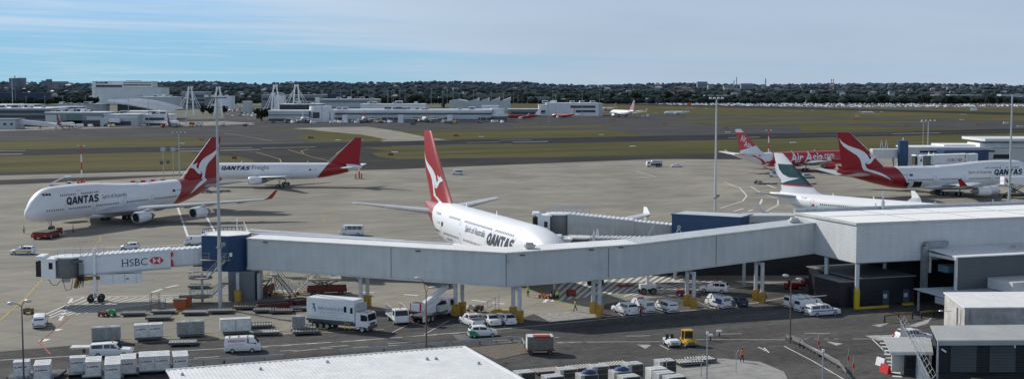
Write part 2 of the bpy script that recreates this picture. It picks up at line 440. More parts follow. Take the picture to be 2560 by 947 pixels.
def gear(parent, x, y, ztop, rw, rows, cols, gap=1.1, name='landing_gear', strut=.16, w=.42):
    g = MB(); g.tube((x,y,rw), (x,y,ztop), strut*.8, strut, 8); g.tube((x,y,rw+.5), (x-1.1,y,ztop-.1), .08, .08, 6)
    if cols > 1: g.bar((x-(cols-1)*gap/2,y,rw), (x+(cols-1)*gap/2,y,rw), .22)
    o = g.build(name, M_galv, parent)
    for i in range(cols):
        for j in range(rows):
            cx = x+(i-(cols-1)/2)*gap; cy = y+(j-(rows-1)/2)*(w*1.9)
            t = MB(); t.lathe([(-w/2,rw*.5),(-w/2,rw*.9),(-w*.36,rw),(w*.36,rw),(w/2,rw*.9),(w/2,rw*.5)], 'y', (cx,cy,rw), 16)
            t.lathe([(-w/2+.03,.01,1),(-w/2+.03,rw*.52,1)], 'y', (cx,cy,rw), 12); t.lathe([(w/2-.03,.01,1),(w/2-.03,rw*.52,1)], 'y', (cx,cy,rw), 12)
            t.build('wheel', [M_black, M_galv], o)
    return o
PANE = None
def pane_mesh():
    global PANE
    if PANE is None:
        PANE = bpy.data.meshes.new('cabin_window')
        PANE.from_pydata([(-.14,0,-.16),(-.09,0,-.21),(.09,0,-.21),(.14,0,-.16),(.14,0,.16),(.09,0,.21),(-.09,0,.21),(-.14,0,.16)], [], [tuple(range(8))])
        PANE.materials.append(M_pane)
    return PANE
def windows(parent, hull, side, z, spans, pitch, scale=1.0, name='cabin_window'):
    for a, b in spans:
        n = int(abs(b-a)/pitch)
        for i in range(n+1):
            x = a+i*pitch; y = hull.half(x, z)
            if y < .2: continue
            yl, yh = hull.half(x, z-.2), hull.half(x, z+.2)
            o = bpy.data.objects.new(name, pane_mesh()); COL.objects.link(o); o.parent = parent
            o.location = (x, side*(y+.025), z); t = math.atan2(yl-yh, .4)
            o.rotation_euler = (side*t, 0, 0); o.scale = (scale, 1, scale)
def on_hull(hull, side, x0, z0, along, fin=None, off=.035):
    """artwork on the fuselage side; along=+1 when text x runs aft"""
    def fn(a, b):
        x = x0+along*a; z = z0+b; y = hull.half(x, z)
        if fin: y = max(y, fin(x, z))
        return (x, side*(y+off), z)
    return fn
def door(parent, hull, side, x, z0, w=1.05, h=1.9, m=None):
    m_ = MB(); t = .07
    P = lambda a, b: (x+a, side*(hull.half(x+a, z0+b)+.02), z0+b)
    for a0, a1 in ((0,t),(w-t,w)):
        for k in range(5):
            b0, b1 = h*k/5, h*(k+1)/5; m_.add([P(a0,b0),P(a1,b0),P(a1,b1),P(a0,b1)], [(0,1,2,3)])
    for b0, b1 in ((0,t),(h-t,h)): m_.add([P(t,b0),P(w-t,b0),P(w-t,b1),P(t,b1)], [(0,1,2,3)])
    m_.build('door', m or M_grey, parent, fix=False)

# leaping animal emblem, in fin units: u aft (0 at the fin's trailing tip, growing forward), w down from the tip
ROO = [(80,150),(90,163),(120,193),(170,222),(230,243),(290,262),(340,287),(375,318),(392,350),(402,362),(412,350),(418,340),(400,316),(398,306),(420,318),(438,322),(436,310),(450,322),(466,332),(478,345),(462,352),(446,356),(430,376),(412,396),(392,405),(366,404),(356,394),(366,388),(378,390),(372,382),(358,388),(350,398),(350,414),(362,440),(380,458),(430,470),(490,492),(540,520),(575,545),(592,565),(560,549),(510,526),(450,503),(390,484),(345,470),(322,466),(318,440),(308,392),(292,350),(262,318),(218,292),(168,262),(125,230),(100,198)]
def roo_on(parent, hull, side, finy, xt=70.3, zt=19.4, sx=1/31.4, sz=1/32.7, m=None):
    poly = [((xt-(p[0]-68)*sx), zt-(p[1]-95)*sz) for p in ROO]
    def fn(x, z):
        y = max(hull.half(x, z), finy(x, z)); return (x, side*(y+.04), z)
    mapped('emblem', shape2d([poly]), fn, m or M_white, parent, .45)
def fin_y(secs, k=1.0):
    """half thickness of a fin given as (z, xLE, chord)"""
    zz = [s[0] for s in secs]; xl = [s[1] for s in secs]; cc = [s[2] for s in secs]
    ax = [a for a, b in AF[:7]][::-1]; ay = [b for a, b in AF[:7]][::-1]
    def f(x, z):
        if z < zz[0]-.01 or z > zz[-1]: return 0.0
        l = np.interp(z, zz, xl); c = np.interp(z, zz, cc); t = (x-l)/c
        return float(np.interp(t, ax, ay))*c*.9*k if 0 <= t <= 1 else 0.0
    return f
def blade(parent, x, z, h=.7, l=.6):
    m = MB(); m.taper(x-l/2, x+l/2, -.05, .05, z, x, x+l/2, -.02, .02, z+h); m.build('antenna', M_white, parent)
def place_plane(n, label, X, Y, hdg, cat='airliner', name='airliner'):
    return thing(name, label, cat, (X, Y, 0), R(hdg)+math.pi)

S747 = [(0,4.2,4.4,.05),(.5,3.5,5.3,.75),(1.5,2.95,6.4,1.5),(3,2.5,7.5,2.15),(6,2.25,8.45,2.85),(10,2.08,8.85,3.22),(14,2.05,8.95,3.25),(44,2.05,8.98,3.25),(50,2.45,9.0,3.2),(56,3.55,9.0,2.75),(62,5.1,8.95,1.9),(67,6.5,8.8,.95),(70.3,7.5,8.4,.3)]
L747 = [(1.6,6.9,.9,6.3),(3,8.2,1.7,6.6),(4.5,9.25,2.1,6.9),(6.5,9.95,2.45,7.1),(9,10.2,2.6,7.2),(16,10.25,2.6,7.2),(21,10.1,2.6,7.1),(26,9.7,2.6,6.9),(31,9.2,2.5,6.6),(36,8.9,2.4,6.3)]
P747 = split('jumbo_livery', WHITE, QRED, (1, 0, -.75, -45.2), quad=0.008)
FIN747 = [(7.6,53.0,15.6),(9.0,54.5,14.3),(19.2,66.0,4.4),(19.42,66.5,3.6)]
M_redfin = mat('red_tail_paint', QRED, .42, var=.07, scale=.3, spec=.3)
def jumbo(label, X, Y, hdg, side, extra=None):
    t = place_plane('b', label, X, Y, hdg); H = Hull(S747, L747)
    fus = H.mesh(.7).build('fuselage', P747, t, smooth='all')
    wf = MB()   # wing-body fairing
    wf.loft([[(x, w*math.sin(a), 2.6+h*math.cos(a)) for a in [i*math.pi/8 for i in range(16)]] for x, w, h in ((17,.5,.3),(20,2.9,.9),(26,3.5,1.15),(34,3.5,1.15),(40,2.8,.8),(43,.5,.3))])
    wf.build('wing_fairing', M_white, t, smooth='all')
    WS = [(2.4,19.2,17.2,3.0,1.0),(3.4,20.4,15.8,3.1),(12.2,28.7,9.2,3.9,.9),(22,37.9,6.7,4.6,.85),(31,46.3,3.9,5.2,.8)]
    for s in (-1, 1):
        w = wing(WS, s).build('wing', M_wgrey, t, smooth=True)
        wl = MB(); rings = [[(xl+a*c, s*(31+dy+b*c*.5*-1), 5.2+dz) for a, b in AF] for dy, dz, xl, c in ((0,0,47.2,2.9),(.25,.25,47.7,2.5),(1.0,2.1,50.2,1.2))]
        wl.loft(rings).build('winglet', M_redfin, w, smooth=True)
        for yy, xx, zz in ((7.5,33.5,2.75),(15,36.0,3.5),(19,38.6,3.8),(25,43.6,4.4)):
            MB().lathe([(0,.02),(.8,.22),(2.4,.28),(4.0,.16),(5,.02)], 'x', (xx, s*yy, zz), 8).build('flap_fairing', M_wgrey, w, smooth=True)
        nacelle(w, 22.6, s*11.7, 2.15, 4.6, 1.38, M_white, (27.5,35.5,3.9))
        nacelle(w, 32.2, s*20.8, 2.75, 4.6, 1.38, M_white, (36.5,42.5,4.5))
        wing([(1.6,59.8,9.6,6.6,.8),(11.1,68.6,2.6,7.9,.8)], s).build('stabilizer', M_wgrey, t, smooth=True)
        gear(t, 35.2, s*1.95, 3.0, .6, 2, 2, 1.45); gear(t, 31.6, s*5.5, 3.6, .6, 2, 2, 1.45)
    gear(t, 7.9, 0, 2.6, .58, 2, 1, name='nose_gear')
    fin = wing(FIN747, vertical=True).build('tail_fin', M_redfin, t, smooth=True); fy = fin_y(FIN747)
    MB().tube((53.6,0,9.0), (66.3,0,19.3), .13, .09, 6).build('leading_edge', M_white, fin)
    roo_on(t, H, side, fy)
    al = 1 if side < 0 else -1
    q0 = 9.6 if side < 0 else 7.0; qw = 10.6
    vf = heavy('QANTAS', qw, 1.7)
    mapped('lettering', vf, on_hull(H, side, q0 if side < 0 else q0+qw, 5.95, al), M_navy, t, .5)
    vf = text2d('Spirit of Australia', 8.4, 1.25, .22, 0)
    mapped('lettering', vf, on_hull(H, side, q0+qw+.9 if side < 0 else q0+qw+.9+8.4, 6.15, al), M_ink, t, .5)
    windows(t, H, side, 5.0, [(4.2,8.6),(10.4,17.2),(19.2,26.6),(29.6,37.2),(39.6,48.5)], .60)
    windows(t, H, side, 8.15, [(8.4,13.4),(15,18.4),(19.2,20.4)], .56)
    for dx in (9.0, 18.0, 28.2, 38.2, 53.0): door(t, H, side, dx, 4.2)
    door(t, H, side, 13.8, 7.1)
    ck = MB()   # cockpit glazing, both sides
    for s in (-1, 1):
        for a, b in ((4.05,4.6),(4.68,5.3),(5.38,5.9)):
            zt_ = 9.15 if a > 4.2 else 8.95
            ck.add([(x, s*(H.half(x, z)+.03), z) for x, z in ((a,8.35),(b,8.38),(b,8.85),(a+.05,8.80))], [(0,1,2,3)])
    ck.build('cockpit_window', M_glass, t, fix=False)
    fl = MB(); fl.add([(x, side*(H.half(x, z)+.03), z) for x, z in ((46.4,6.2),(47.5,6.2),(47.5,6.8),(46.4,6.8))], [(0,1,2,3)]); fl.build('flag', M_navy, t, fix=False)
    mapped('registration', text2d('VH-OJS', 1.9, .38), on_hull(H, side, 47.9 if side < 0 else 50.0, 6.3, al), M_ink, t, .5)
    for x in (24, 41): blade(t, x, H.zt(x) if x > 36 else 9.6)
    if extra: extra(t, H)
    return t, H
def cargo_door(t, H):
    x0 = 43.0
    def hole(nm, a, b, zs):
        d = MB()
        for z0, z1 in zip(zs, zs[1:]): d.add([(x, H.half(x, z)+.04, z) for x, z in ((a,z0),(b,z0),(b,z1),(a,z1))], [(0,1,2,3)])
        d.build(nm, M_black, t, fix=False)
    hole('cargo_hold', x0, x0+2.9, [2.7,3.0,3.3,3.7,4.1,4.55]); hole('bulk_hold', 47.4, 48.9, [3.0,3.3,3.7,4.2])
    MB().box(x0-.1, x0+3.0, 3.2, 4.9, 4.62, 4.74).build('cargo_door', M_white, t)
jumbo('white four engined jumbo with red tail, nose wheel held by the red tug', -108.97, 284.9, 245.17, -1)
jumbo('white four engined jumbo with red tail and open cargo door, parked at the right', 164.39, 401.1, 16.52, 1, cargo_door)

# ---- freighter
S767 = [(0,4.2,4.4,.05),(.6,3.5,5.1,.7),(2,2.9,6.3,1.55),(4.5,2.55,7.4,2.25),(7,2.45,7.8,2.5),(34,2.45,7.9,2.52),(40,2.9,7.9,2.42),(46,4.0,7.8,1.85),(51,5.3,7.5,1.0),(54,6.1,7.0,.35)]
def freighter():
    t = place_plane('b', 'white twin engined freighter with plain red tail, seen side on behind the jumbo', -103.84, 425.15, 178.28)
    H = Hull(S767)
    pm = split('freighter_livery', WHITE, QRED, (1, 0, -.82, -36.9), third=(WHITE, (1, 0, .35, -51.6)))
    H.mesh(.8).build('fuselage', pm, t, smooth='all')
    fs = [(7.0,41.5,12.5),(8.0,43.6,9.6),(16.1,51.6,2.5),(16.25,51.9,2.0)]
    fin = wing(fs, vertical=True).build('tail_fin', M_redfin, t, smooth=True)
    MB().tube((42.6,0,7.9), (51.7,0,16.1), .10, .07, 6).build('leading_edge', M_white, fin)
    for s in (-1, 1):
        w = wing([(2.0,17.8,9.6,3.1),(8,22.4,6.6,3.6,.9),(23.5,33.8,2.2,5.0,.8)], s).build('wing', M_wgrey, t, smooth=True)
        nacelle(w, 18.2, s*7.9, 2.5, 4.4, 1.36, M_white, (22.5,28,3.6))
        wing([(1.0,46.6,5.8,6.2),(9.3,52.4,2.0,7.1,.8)], s).build('stabilizer', M_white, t, smooth=True)
        gear(t, 27.7, s*4.65, 3.2, .58, 2, 2, 1.4)
        for yy, xx, zz in ((5,27.5,2.9),(11,29.4,3.5)): MB().lathe([(0,.02),(.7,.2),(2,.24),(3.4,.02)], 'x', (xx, s*yy, zz), 8).build('flap_fairing', M_wgrey, w, smooth=True)
    gear(t, 5, 0, 2.9, .5, 2, 1, name='nose_gear')
    mapped('lettering', heavy('QANTAS', 9.6, 1.25), on_hull(H, -1, 7.8, 5.6, 1), M_navy, t, .5)
    mapped('lettering', text2d('Freight', 5.7, 1.75, 0, 0), on_hull(H, -1, 18.0, 5.35, 1), M_ink, t, .5)
    fl = MB(); fl.add([(x, -(H.half(x, z)+.03), z) for x, z in ((36.9,5.5),(37.7,5.5),(37.7,5.95),(36.9,5.95))], [(0,1,2,3)]); fl.build('flag', M_navy, t, fix=False)
    mapped('registration', text2d('VH-EFR', 1.5, .32), on_hull(H, -1, 38.1, 5.55, 1), M_ink, t, .5)
    mapped('registration', text2d('BOEING 767-300F', 2.9, .16), on_hull(H, -1, 30.6, 5.45, 1), M_ink, t, .5)
    for x in (14, 36): blade(t, x, 7.85, .6, .4)
freighter()

# ---- double decker
S380 = [(0,5.0,5.4,.05),(.6,4.0,6.4,1.0),(2,3.2,7.6,1.9),(5,2.5,9.3,2.9),(9,2.25,10.3,3.45),(13,2.2,10.65,3.57),(46,2.2,10.7,3.57),(53,3.2,10.7,3.35),(60,5.3,10.55,2.6),(66,7.4,10.2,1.5),(70.6,9.0,9.9,.35)]
def superjumbo():
    t = place_plane('b', 'huge white double decker airliner with red tail, nose hidden behind the grey walkway', 8.2, 192.96, 291.11)
    H = Hull(S380, n=2.15)
    pm = split('double_decker_livery', WHITE, QRED, (1, 0, -.55, -53.9))
    H.mesh(.8).build('fuselage', pm, t, smooth='all')
    fs = [(9.4,51.5,17.4),(10.4,54.2,13.6),(16.5,60.4,11.4),(23.8,67.2,5.3),(24.1,67.8,4.4)]
    # tall fin; the rudder's upper half reaches further aft than the lower
    fin = wing(fs, vertical=True).build('tail_fin', M_redfin, t, smooth=True); fy = fin_y(fs)
    poly = [(xt, zt) for xt, zt in [(72.6-(p[0]-68)*.0330, 21.4-(p[1]-95)*.0270) for p in ROO]]
    def fn(x, z): return (x, max(H.half(x, z), fy(x, z))+.05, z)
    mapped('emblem', shape2d([poly]), fn, M_white, t, .45)
    for s in (-1, 1):
        w = wing([(2.5,21,19.5,3.2,1.1),(4,22.3,17.7,3.5,1.1),(14.5,32,11.5,5.4),(26,39.5,7.0,6.6,.9),(39.6,48.6,3.6,7.6,.8)], s).build('wing', M_wgrey, t, smooth=True)
        MB().add([(49,s*39.6,7.6),(52.2,s*39.6,7.6),(52.7,s*40.0,8.9),(51.4,s*40.0,8.9),(50.5,s*39.7,6.5),(52,s*39.7,6.5)], [(0,1,2,3),(0,4,5,1)]).build('wingtip_fence', M_white, w, fix=False)
        nacelle(w, 25.5, s*14.9, 3.2, 5.4, 1.62, M_white, (31,40,5.2))
        nacelle(w, 35.0, s*25.7, 4.4, 5.4, 1.62, M_white, (40,46,6.4))
        for yy, xx, zz in ((9,39,3.6),(18,43,5.0),(23,45,5.6),(31,47.5,6.2)): MB().lathe([(0,.02),(1,.3),(3,.36),(6,.02)], 'x', (xx, s*yy, zz), 8).build('flap_fairing', M_wgrey, w, smooth=True)
        wing([(1.2,60.2,10.5,8.3,.9),(15.2,69.4,3.6,9.9,.8)], s).build('stabilizer', M_wgrey, t, smooth=True)
        gear(t, 33.5, s*2.6, 3.0, .7, 2, 3, 1.6); gear(t, 31, s*6.2, 3.6, .7, 2, 2, 1.7)
    gear(t, 4.6, 0, 2.9, .62, 2, 1, name='nose_gear')
    wf = MB()
    wf.loft([[(x, w*math.sin(a), 3.6+h*math.cos(a)) for a in [i*math.pi/8 for i in range(16)]] for x, w, h in ((17,.5,.3),(21,3.3,1.6),(28,4.4,2.0),(37,4.4,2.0),(44,3.7,1.5),(49,.5,.3))])
    wf.build('wing_fairing', M_white, t, smooth='all')
    mapped('lettering', heavy('QANTAS', 12.4, 2.0), on_hull(H, 1, 25.5, 6.35, -1), M_navy, t, .5)
    mapped('lettering', text2d('Spirit of Australia', 10.2, 1.5, .22, 0), on_hull(H, 1, 37.0, 6.95, -1), M_ink, t, .5)
    windows(t, H, 1, 8.95, [(14.5,22.5),(24.6,38.6),(41.2,47.6),(52.5,55)], .72, 1.0)
    windows(t, H, 1, 5.7, [(14.5,24.5),(26.8,38.0),(40.6,49.5),(52,56.5)], .72, 1.0)
    for dx, z0 in ((23.1,8.1),(39.6,8.1),(25.3,4.8),(39.0,4.8),(50.4,4.8),(13,8.1)): door(t, H, 1, dx, z0)
    fl = MB(); fl.add([(x, (H.half(x, z)+.03), z) for x, z in ((49.6,6.9),(50.8,6.9),(50.8,7.7),(49.6,7.7))], [(0,1,2,3)]); fl.build('flag', M_navy, t, fix=False)
    mapped('registration', text2d('VH-OQE', 1.9, .4), on_hull(H, 1, 53.6, 7.1, -1), M_ink, t, .5)
    mapped('registration', text2d('AIRBUS A380', 3.2, .42), on_hull(H, 1, 47.6, 4.65, -1), M_ink, t, .5)
    for x in (30, 46): blade(t, x, 10.65, .8, .5)
superjumbo()

# ---- wide-body twins
S330 = [(0,3.9,4.1,.05),(.6,3.2,4.9,.8),(2,2.5,6.1,1.7),(5,2.05,7.2,2.55),(8,1.95,7.55,2.8),(44,1.95,7.6,2.82),(50,2.7,7.6,2.6),(56,4.4,7.55,1.8),(61,6.1,7.4,.9),(63.4,6.9,7.3,.3)]
def twin(label, X, Y, hdg, pm, finm, engm, wl, stabm):
    t = place_plane('b', label, X, Y, hdg); H = Hull(S330)
    H.mesh(.8).build('fuselage', pm, t, smooth='all')
    fs = [(7.0,46.5,14.5),(8.2,49.6,10.4),(16.7,59.6,3.0),(16.9,59.9,2.6)]
    wing(fs, vertical=True).build('tail_fin', finm, t, smooth=True); fy = fin_y(fs)
    for s in (-1, 1):
        w = wing([(2.2,20,12,2.6,1.1),(9,27,8.4,3.7),(29,40.2,2.6,5.6,.8)], s).build('wing', M_wgrey, t, smooth=True)
        rings = [[(xl+a*c, s*(29+dy-b*c*.5), 5.6+dz) for a, b in AF] for dy, dz, xl, c in ((0,0,40.2,2.6),(.5,.3,40.9,2.2),(1.1,1.7,42.6,1.1))]
        MB().loft(rings).build('winglet', wl, w, smooth=True)
        nacelle(w, 20.6, s*9.4, 2.2, 4.8, 1.42, engm, (25.5,33,3.6))
        for yy, xx, zz in ((6,32,2.8),(13,34.5,3.7),(19,38,4.3)): MB().lathe([(0,.02),(.8,.22),(2.2,.26),(4,.02)], 'x', (xx, s*yy, zz), 8).build('flap_fairing', M_wgrey, w, smooth=True)
        wing([(.8,53.6,7.2,6.6),(9.7,60.6,2.4,7.9,.8)], s).build('stabilizer', stabm, t, smooth=True)
        gear(t, 31.5, s*5.3, 3.0, .66, 2, 2, 1.8)
    gear(t, 6.2, 0, 2.4, .5, 2, 1, name='nose_gear')
    for x in (22, 34, 45): blade(t, x, 7.55, .6, .45)
    return t, H, fy
def curl(parent, fn, pts, w, m, name='stripe'):
    """brush stroke of varying width along 2-D points"""
    n = len(pts); vs, fs = [], []
    for i, p in enumerate(pts):
        a = Vector(pts[max(i-1,0)]); b = Vector(pts[min(i+1,n-1)]); d = (b-a).normalized(); nn = Vector((-d.y, d.x))*w[i]/2
        vs += [tuple(Vector(p)+nn), tuple(Vector(p)-nn)]
    fs = [(2*i, 2*i+1, 2*i+3, 2*i+2) for i in range(n-1)]
    mapped(name, (vs, fs), fn, m, parent, .6)
def red_twin():
    pm = split('red_and_white_livery', (.55, .02, .035), WHITE, (1, 0, .55, -49.0))
    finm = split('white_tipped_red_fin', WHITE, (.50, .015, .025), (.0, 0, -1, 15.6), third=(WHITE, (-.25, 0, -1, 23.6)))
    re = mat('crimson_paint', (.55, .02, .035), .3, var=.08, coat=.3)
    t, H, fy = twin('red twin engined airliner with white script lettering and white tipped red tail', 139.94, 520.97, 29.42, pm, finm, re, M_white, M_white)
    fn = on_hull(H, 1, 0, 0, 1, fy, .04)
    # script lettering with a dark shadow line
    for off, mm, dz in ((.03, M_navy, -.12), (.06, M_white, 0.0)):
        mapped('lettering', text2d('Air', 7.0, 4.1, .3, .02), on_hull(H, 1, 37.4-dz, 3.3+dz, -1, None, off), mm, t, .5)
        mapped('lettering', text2d('Asia', 9.6, 4.1, .3, .02), on_hull(H, 1, 30.0-dz, 3.3+dz, -1, None, off), mm, t, .5)
        mapped('lettering', text2d('.com', 6.0, 2.2, .3, .015), on_hull(H, 1, 20.2-dz, 4.3+dz, -1, None, off), mm, t, .5)
    mapped('lettering', text2d('NOW EVERYONE CAN FLY', 6.4, .42), on_hull(H, 1, 14.2, 4.0, -1), M_white, t, .5)
    mapped('lettering', text2d('Air', 3.2, 2.5, .3, .012), lambda a, b: (60.2-a*.9, max(fy(60.2-a*.9, 12.2+b), .02)+.05, 12.2+b+a*-.12), M_white, t, .4)
    mapped('lettering', text2d('Asia', 4.4, 2.3, .3, .012), lambda a, b: (58.6-a*.9, max(fy(58.6-a*.9, 10.1+b), .02)+.05, 10.1+b-a*.12), M_white, t, .4)
    red = re
    curl(t, fn, [(62.8,7.2),(60,7.15),(57,6.9),(54,6.2),(51.5,5.0),(50.2,3.9),(49.4,3.4)], [.35,.5,.55,.6,.7,.9,.5], red)
    curl(t, fn, [(50.6,3.0),(49.4,3.3),(48.6,4.0),(47.6,3.7),(46.6,4.6),(45.4,4.8)], [.3,.8,.6,.8,.5,.4], red)
    mapped('flag', shape2d([[(0,0),(.9,0),(.9,.6),(0,.6)]]), on_hull(H, 1, 52.4, 6.3, -1), red, t)
    windows(t, H, 1, 5.6, [(43.5,46.5)], .6)
    for dx in (11.0, 29.5): door(t, H, 1, dx, 4.4, m=M_dred)
red_twin()
def green_twin():
    GRN = (.002, .052, .064)
    pm = split('pale_grey_bellied_livery', WHITE, (.50, .60, .62), (-.02, 0, -1, 6.15))
    finm = split('green_banded_fin', WHITE, GRN, (0, 0, -1, 14.3), third=(WHITE, (0, 0, -1, 9.3)))
    t, H, fy = twin('white twin engined airliner with dark green tail and pale belly, behind the white roof', 104.11, 263.79, -49.93, pm, finm, M_white, M_white, M_wgrey)
    fn = lambda x, z: (x, max(fy(x, z), H.half(x, z))+.05, z)
    rm = mat('crimson_paint', (.55, .02, .035))
    mapped('stripe', shape2d([[(50.8,9.25),(59.6,9.25),(59.6,9.5),(50.6,9.6)]]), fn, rm, t, .5)
    brush = [(61.2,14.3),(60.8,13.0),(59.6,11.9),(57.6,11.2),(54.4,11.15),(56.6,10.6),(58.2,10.2),(59.8,9.65),(60.4,10.0),(60.2,10.45),(61.2,11.3),(61.9,12.4),(62.3,14.3)]
    mapped('emblem', shape2d([brush]), fn, M_white, t, .35)
    windows(t, H, 1, 5.55, [(28.6,47.0)], .58)
    mapped('registration', text2d('B-LAK', 1.6, .4), on_hull(H, 1, 52.6, 6.5, -1), M_ink, t, .5)
    mapped('flag', shape2d([[(0,0),(.8,0),(.8,.5),(0,.5)]]), on_hull(H, 1, 49.2, 5.0, -1), rm, t)
    door(t, H, 1, 48.6, 4.5)
green_twin()
# ================================================================ GROUND
def px(pts, z=0.0): return [G(u, v, z) for u, v in pts]
def sheet(name, polys, m, z, label=None):
    mb = MB()
    from mathutils.geometry import tessellate_polygon
    for poly in polys:
        P = [Vector((p[0], p[1], z)) for p in poly]
        fs = [tuple(t) for t in tessellate_polygon([P])]
        mb.add(P, fs)
    me = bpy.data.meshes.new(name); me.from_pydata(mb.v, [], mb.f); bm = bmesh.new(); bm.from_mesh(me)
    for f in bm.faces:
        if f.normal.z < 0: f.normal_flip()
    bm.to_mesh(me); bm.free(); me.materials.append(m)
    o = bpy.data.objects.new(name, me); COL.objects.link(o); o['kind'] = 'structure'
    return o
def ground_mat(name, kind):
    m = bpy.data.materials.new(name); nt, b = nodes(m); co = objcoord(nt)
    along = mapping(nt, co, (1, 1, 1), (0, 0, -math.atan2(.444, .896)))     # runway-aligned coordinates
    if kind == 'grass':
        a = noise(nt, mapping(nt, along, (.004, .028, 1)), 1.0, 6, .62); c = noise(nt, mapping(nt, along, (.02, .16, 1)), 1.0, 5, .7); d = noise(nt, co, .8, 3)
        r = ramp2(nt, a.outputs[0], (.046, .058, .018), (.150, .124, .062), .40, .60)
        r2 = ramp2(nt, c.outputs[0], (.042, .055, .017), (.145, .120, .064), .30, .74)
        k = mixc(nt, .5, r.outputs[0], r2.outputs[0]); k = mixc(nt, .25, k, ramp2(nt, d.outputs[0], (.03,.035,.014), (.11,.098,.05), .3, .7).outputs[0])
        nt.links.new(k, b.inputs['Base Color']); b.inputs['Roughness'].default_value = .95; b.inputs['Specular IOR Level'].default_value = .03
    elif kind == 'concrete':
        br = nt.nodes.new('ShaderNodeTexBrick'); nt.links.new(mapping(nt, co, (1, 1, 1), (0, 0, R(24))), br.inputs['Vector'])
        br.offset = 0; br.inputs['Scale'].default_value = 1; br.inputs['Brick Width'].default_value = 7.5; br.inputs['Row Height'].default_value = 7.5
        br.inputs['Mortar Size'].default_value = .06; br.inputs['Mortar Smooth'].default_value = .3; br.inputs['Bias'].default_value = -.1
        br.inputs['Color1'].default_value = (.300, .290, .258, 1); br.inputs['Color2'].default_value = (.262, .253, .226, 1); br.inputs['Mortar'].default_value = (.15, .143, .13, 1)
        a = noise(nt, co, .035, 6, .65); c = noise(nt, mapping(nt, along, (.02, .16, 1)), 1.0, 5, .7, .4); s = noise(nt, co, .45, 4, .6)
        k = mixc(nt, 1.0, br.outputs[0], ramp2(nt, a.outputs[0], (.74, .74, .75), (1.08, 1.05, 1.0), .34, .66).outputs[0], 'MULTIPLY')
        k = mixc(nt, 1.0, k, ramp2(nt, c.outputs[0], (.89, .89, .89), (1.04, 1.035, 1.02), .35, .6).outputs[0], 'MULTIPLY')
        k = mixc(nt, 1.0, k, ramp2(nt, s.outputs[0], (.62, .61, .60), (1, 1, 1), .24, .36).outputs[0], 'MULTIPLY')
        nt.links.new(k, b.inputs['Base Color']); b.inputs['Roughness'].default_value = .85; b.inputs['Specular IOR Level'].default_value = .03
    else:
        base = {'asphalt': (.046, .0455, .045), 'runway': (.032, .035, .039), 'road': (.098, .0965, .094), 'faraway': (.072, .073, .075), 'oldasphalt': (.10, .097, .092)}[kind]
        a = noise(nt, co, .03, 6, .65); c = noise(nt, mapping(nt, along, (.006, .22, 1)), 1.0, 5, .65); s = noise(nt, co, .8, 4, .65); g = noise(nt, co, 14, 2)
        k = ramp2(nt, a.outputs[0], dark(base, .78), dark(base, 1.25), .33, .67).outputs[0]
        k = mixc(nt, 1.0, k, ramp2(nt, c.outputs[0], (.72, .72, .73), (1.16, 1.15, 1.14), .33, .66).outputs[0], 'MULTIPLY')
        k = mixc(nt, 1.0, k, ramp2(nt, s.outputs[0], (.70, .70, .70), (1.1, 1.1, 1.1), .28, .6).outputs[0], 'MULTIPLY')
        k = mixc(nt, 1.0, k, ramp2(nt, g.outputs[0], (.85, .85, .85), (1.15, 1.15, 1.15), .3, .7).outputs[0], 'MULTIPLY')
        nt.links.new(k, b.inputs['Base Color']); b.inputs['Roughness'].default_value = .88; b.inputs['Specular IOR Level'].default_value = .03
    return m
g_grass = ground_mat('dry_airfield_grass', 'grass'); g_conc = ground_mat('apron_concrete', 'concrete'); g_asph = ground_mat('taxiway_asphalt', 'asphalt')
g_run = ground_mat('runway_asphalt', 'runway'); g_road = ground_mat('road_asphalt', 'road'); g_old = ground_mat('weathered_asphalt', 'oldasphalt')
M_line = mat('worn_white_line', (.66, .66, .64), .8, var=.22, scale=.5)
M_yline = mat('worn_yellow_line', (.36, .28, .07), .8, var=.35, scale=.9)
M_rline = mat('worn_red_line', (.30, .05, .04), .8, var=.35, scale=.9)
M_land = mat('scrub_land', (.07, .08, .05), .95, var=.3, scale=.01)

sheet('terrain', [[(-16000,-300),(16000,-300),(16000,14000),(-16000,14000)]], M_land, -.06)
sheet('airfield_grass', [px([(-500,330),(-500,600),(3060,600),(3060,262),(2560,270),(2100,268),(1700,262),(1400,256),(1180,262),(600,300)])], g_grass, -.02)
# asphalt of the far aprons and taxiways (runs nearly edge-on in the distance)
g_far = ground_mat('far_hazed_asphalt', 'faraway')  # paler than the near asphalt: distance haze mixed into its colour
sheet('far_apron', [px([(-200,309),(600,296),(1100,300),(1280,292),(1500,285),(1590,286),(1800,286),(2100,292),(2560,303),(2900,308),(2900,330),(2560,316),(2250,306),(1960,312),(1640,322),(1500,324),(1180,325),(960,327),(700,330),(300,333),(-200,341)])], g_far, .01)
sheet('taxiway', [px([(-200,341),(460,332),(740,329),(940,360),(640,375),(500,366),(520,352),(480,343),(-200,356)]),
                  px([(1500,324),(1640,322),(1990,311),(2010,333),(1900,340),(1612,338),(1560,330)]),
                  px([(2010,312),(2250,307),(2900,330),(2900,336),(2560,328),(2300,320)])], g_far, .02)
sheet('concrete_taxiway', [px([(730,321),(800,319),(920,317),(1000,329),(1060,342),(1115,350),(1172,350),(950,355),(965,348),(905,337)]),
                           px([(-200,322),(560,303),(640,308),(560,313),(-200,333)])], ground_mat('pale_taxiway_concrete', 'concrete'), .03)
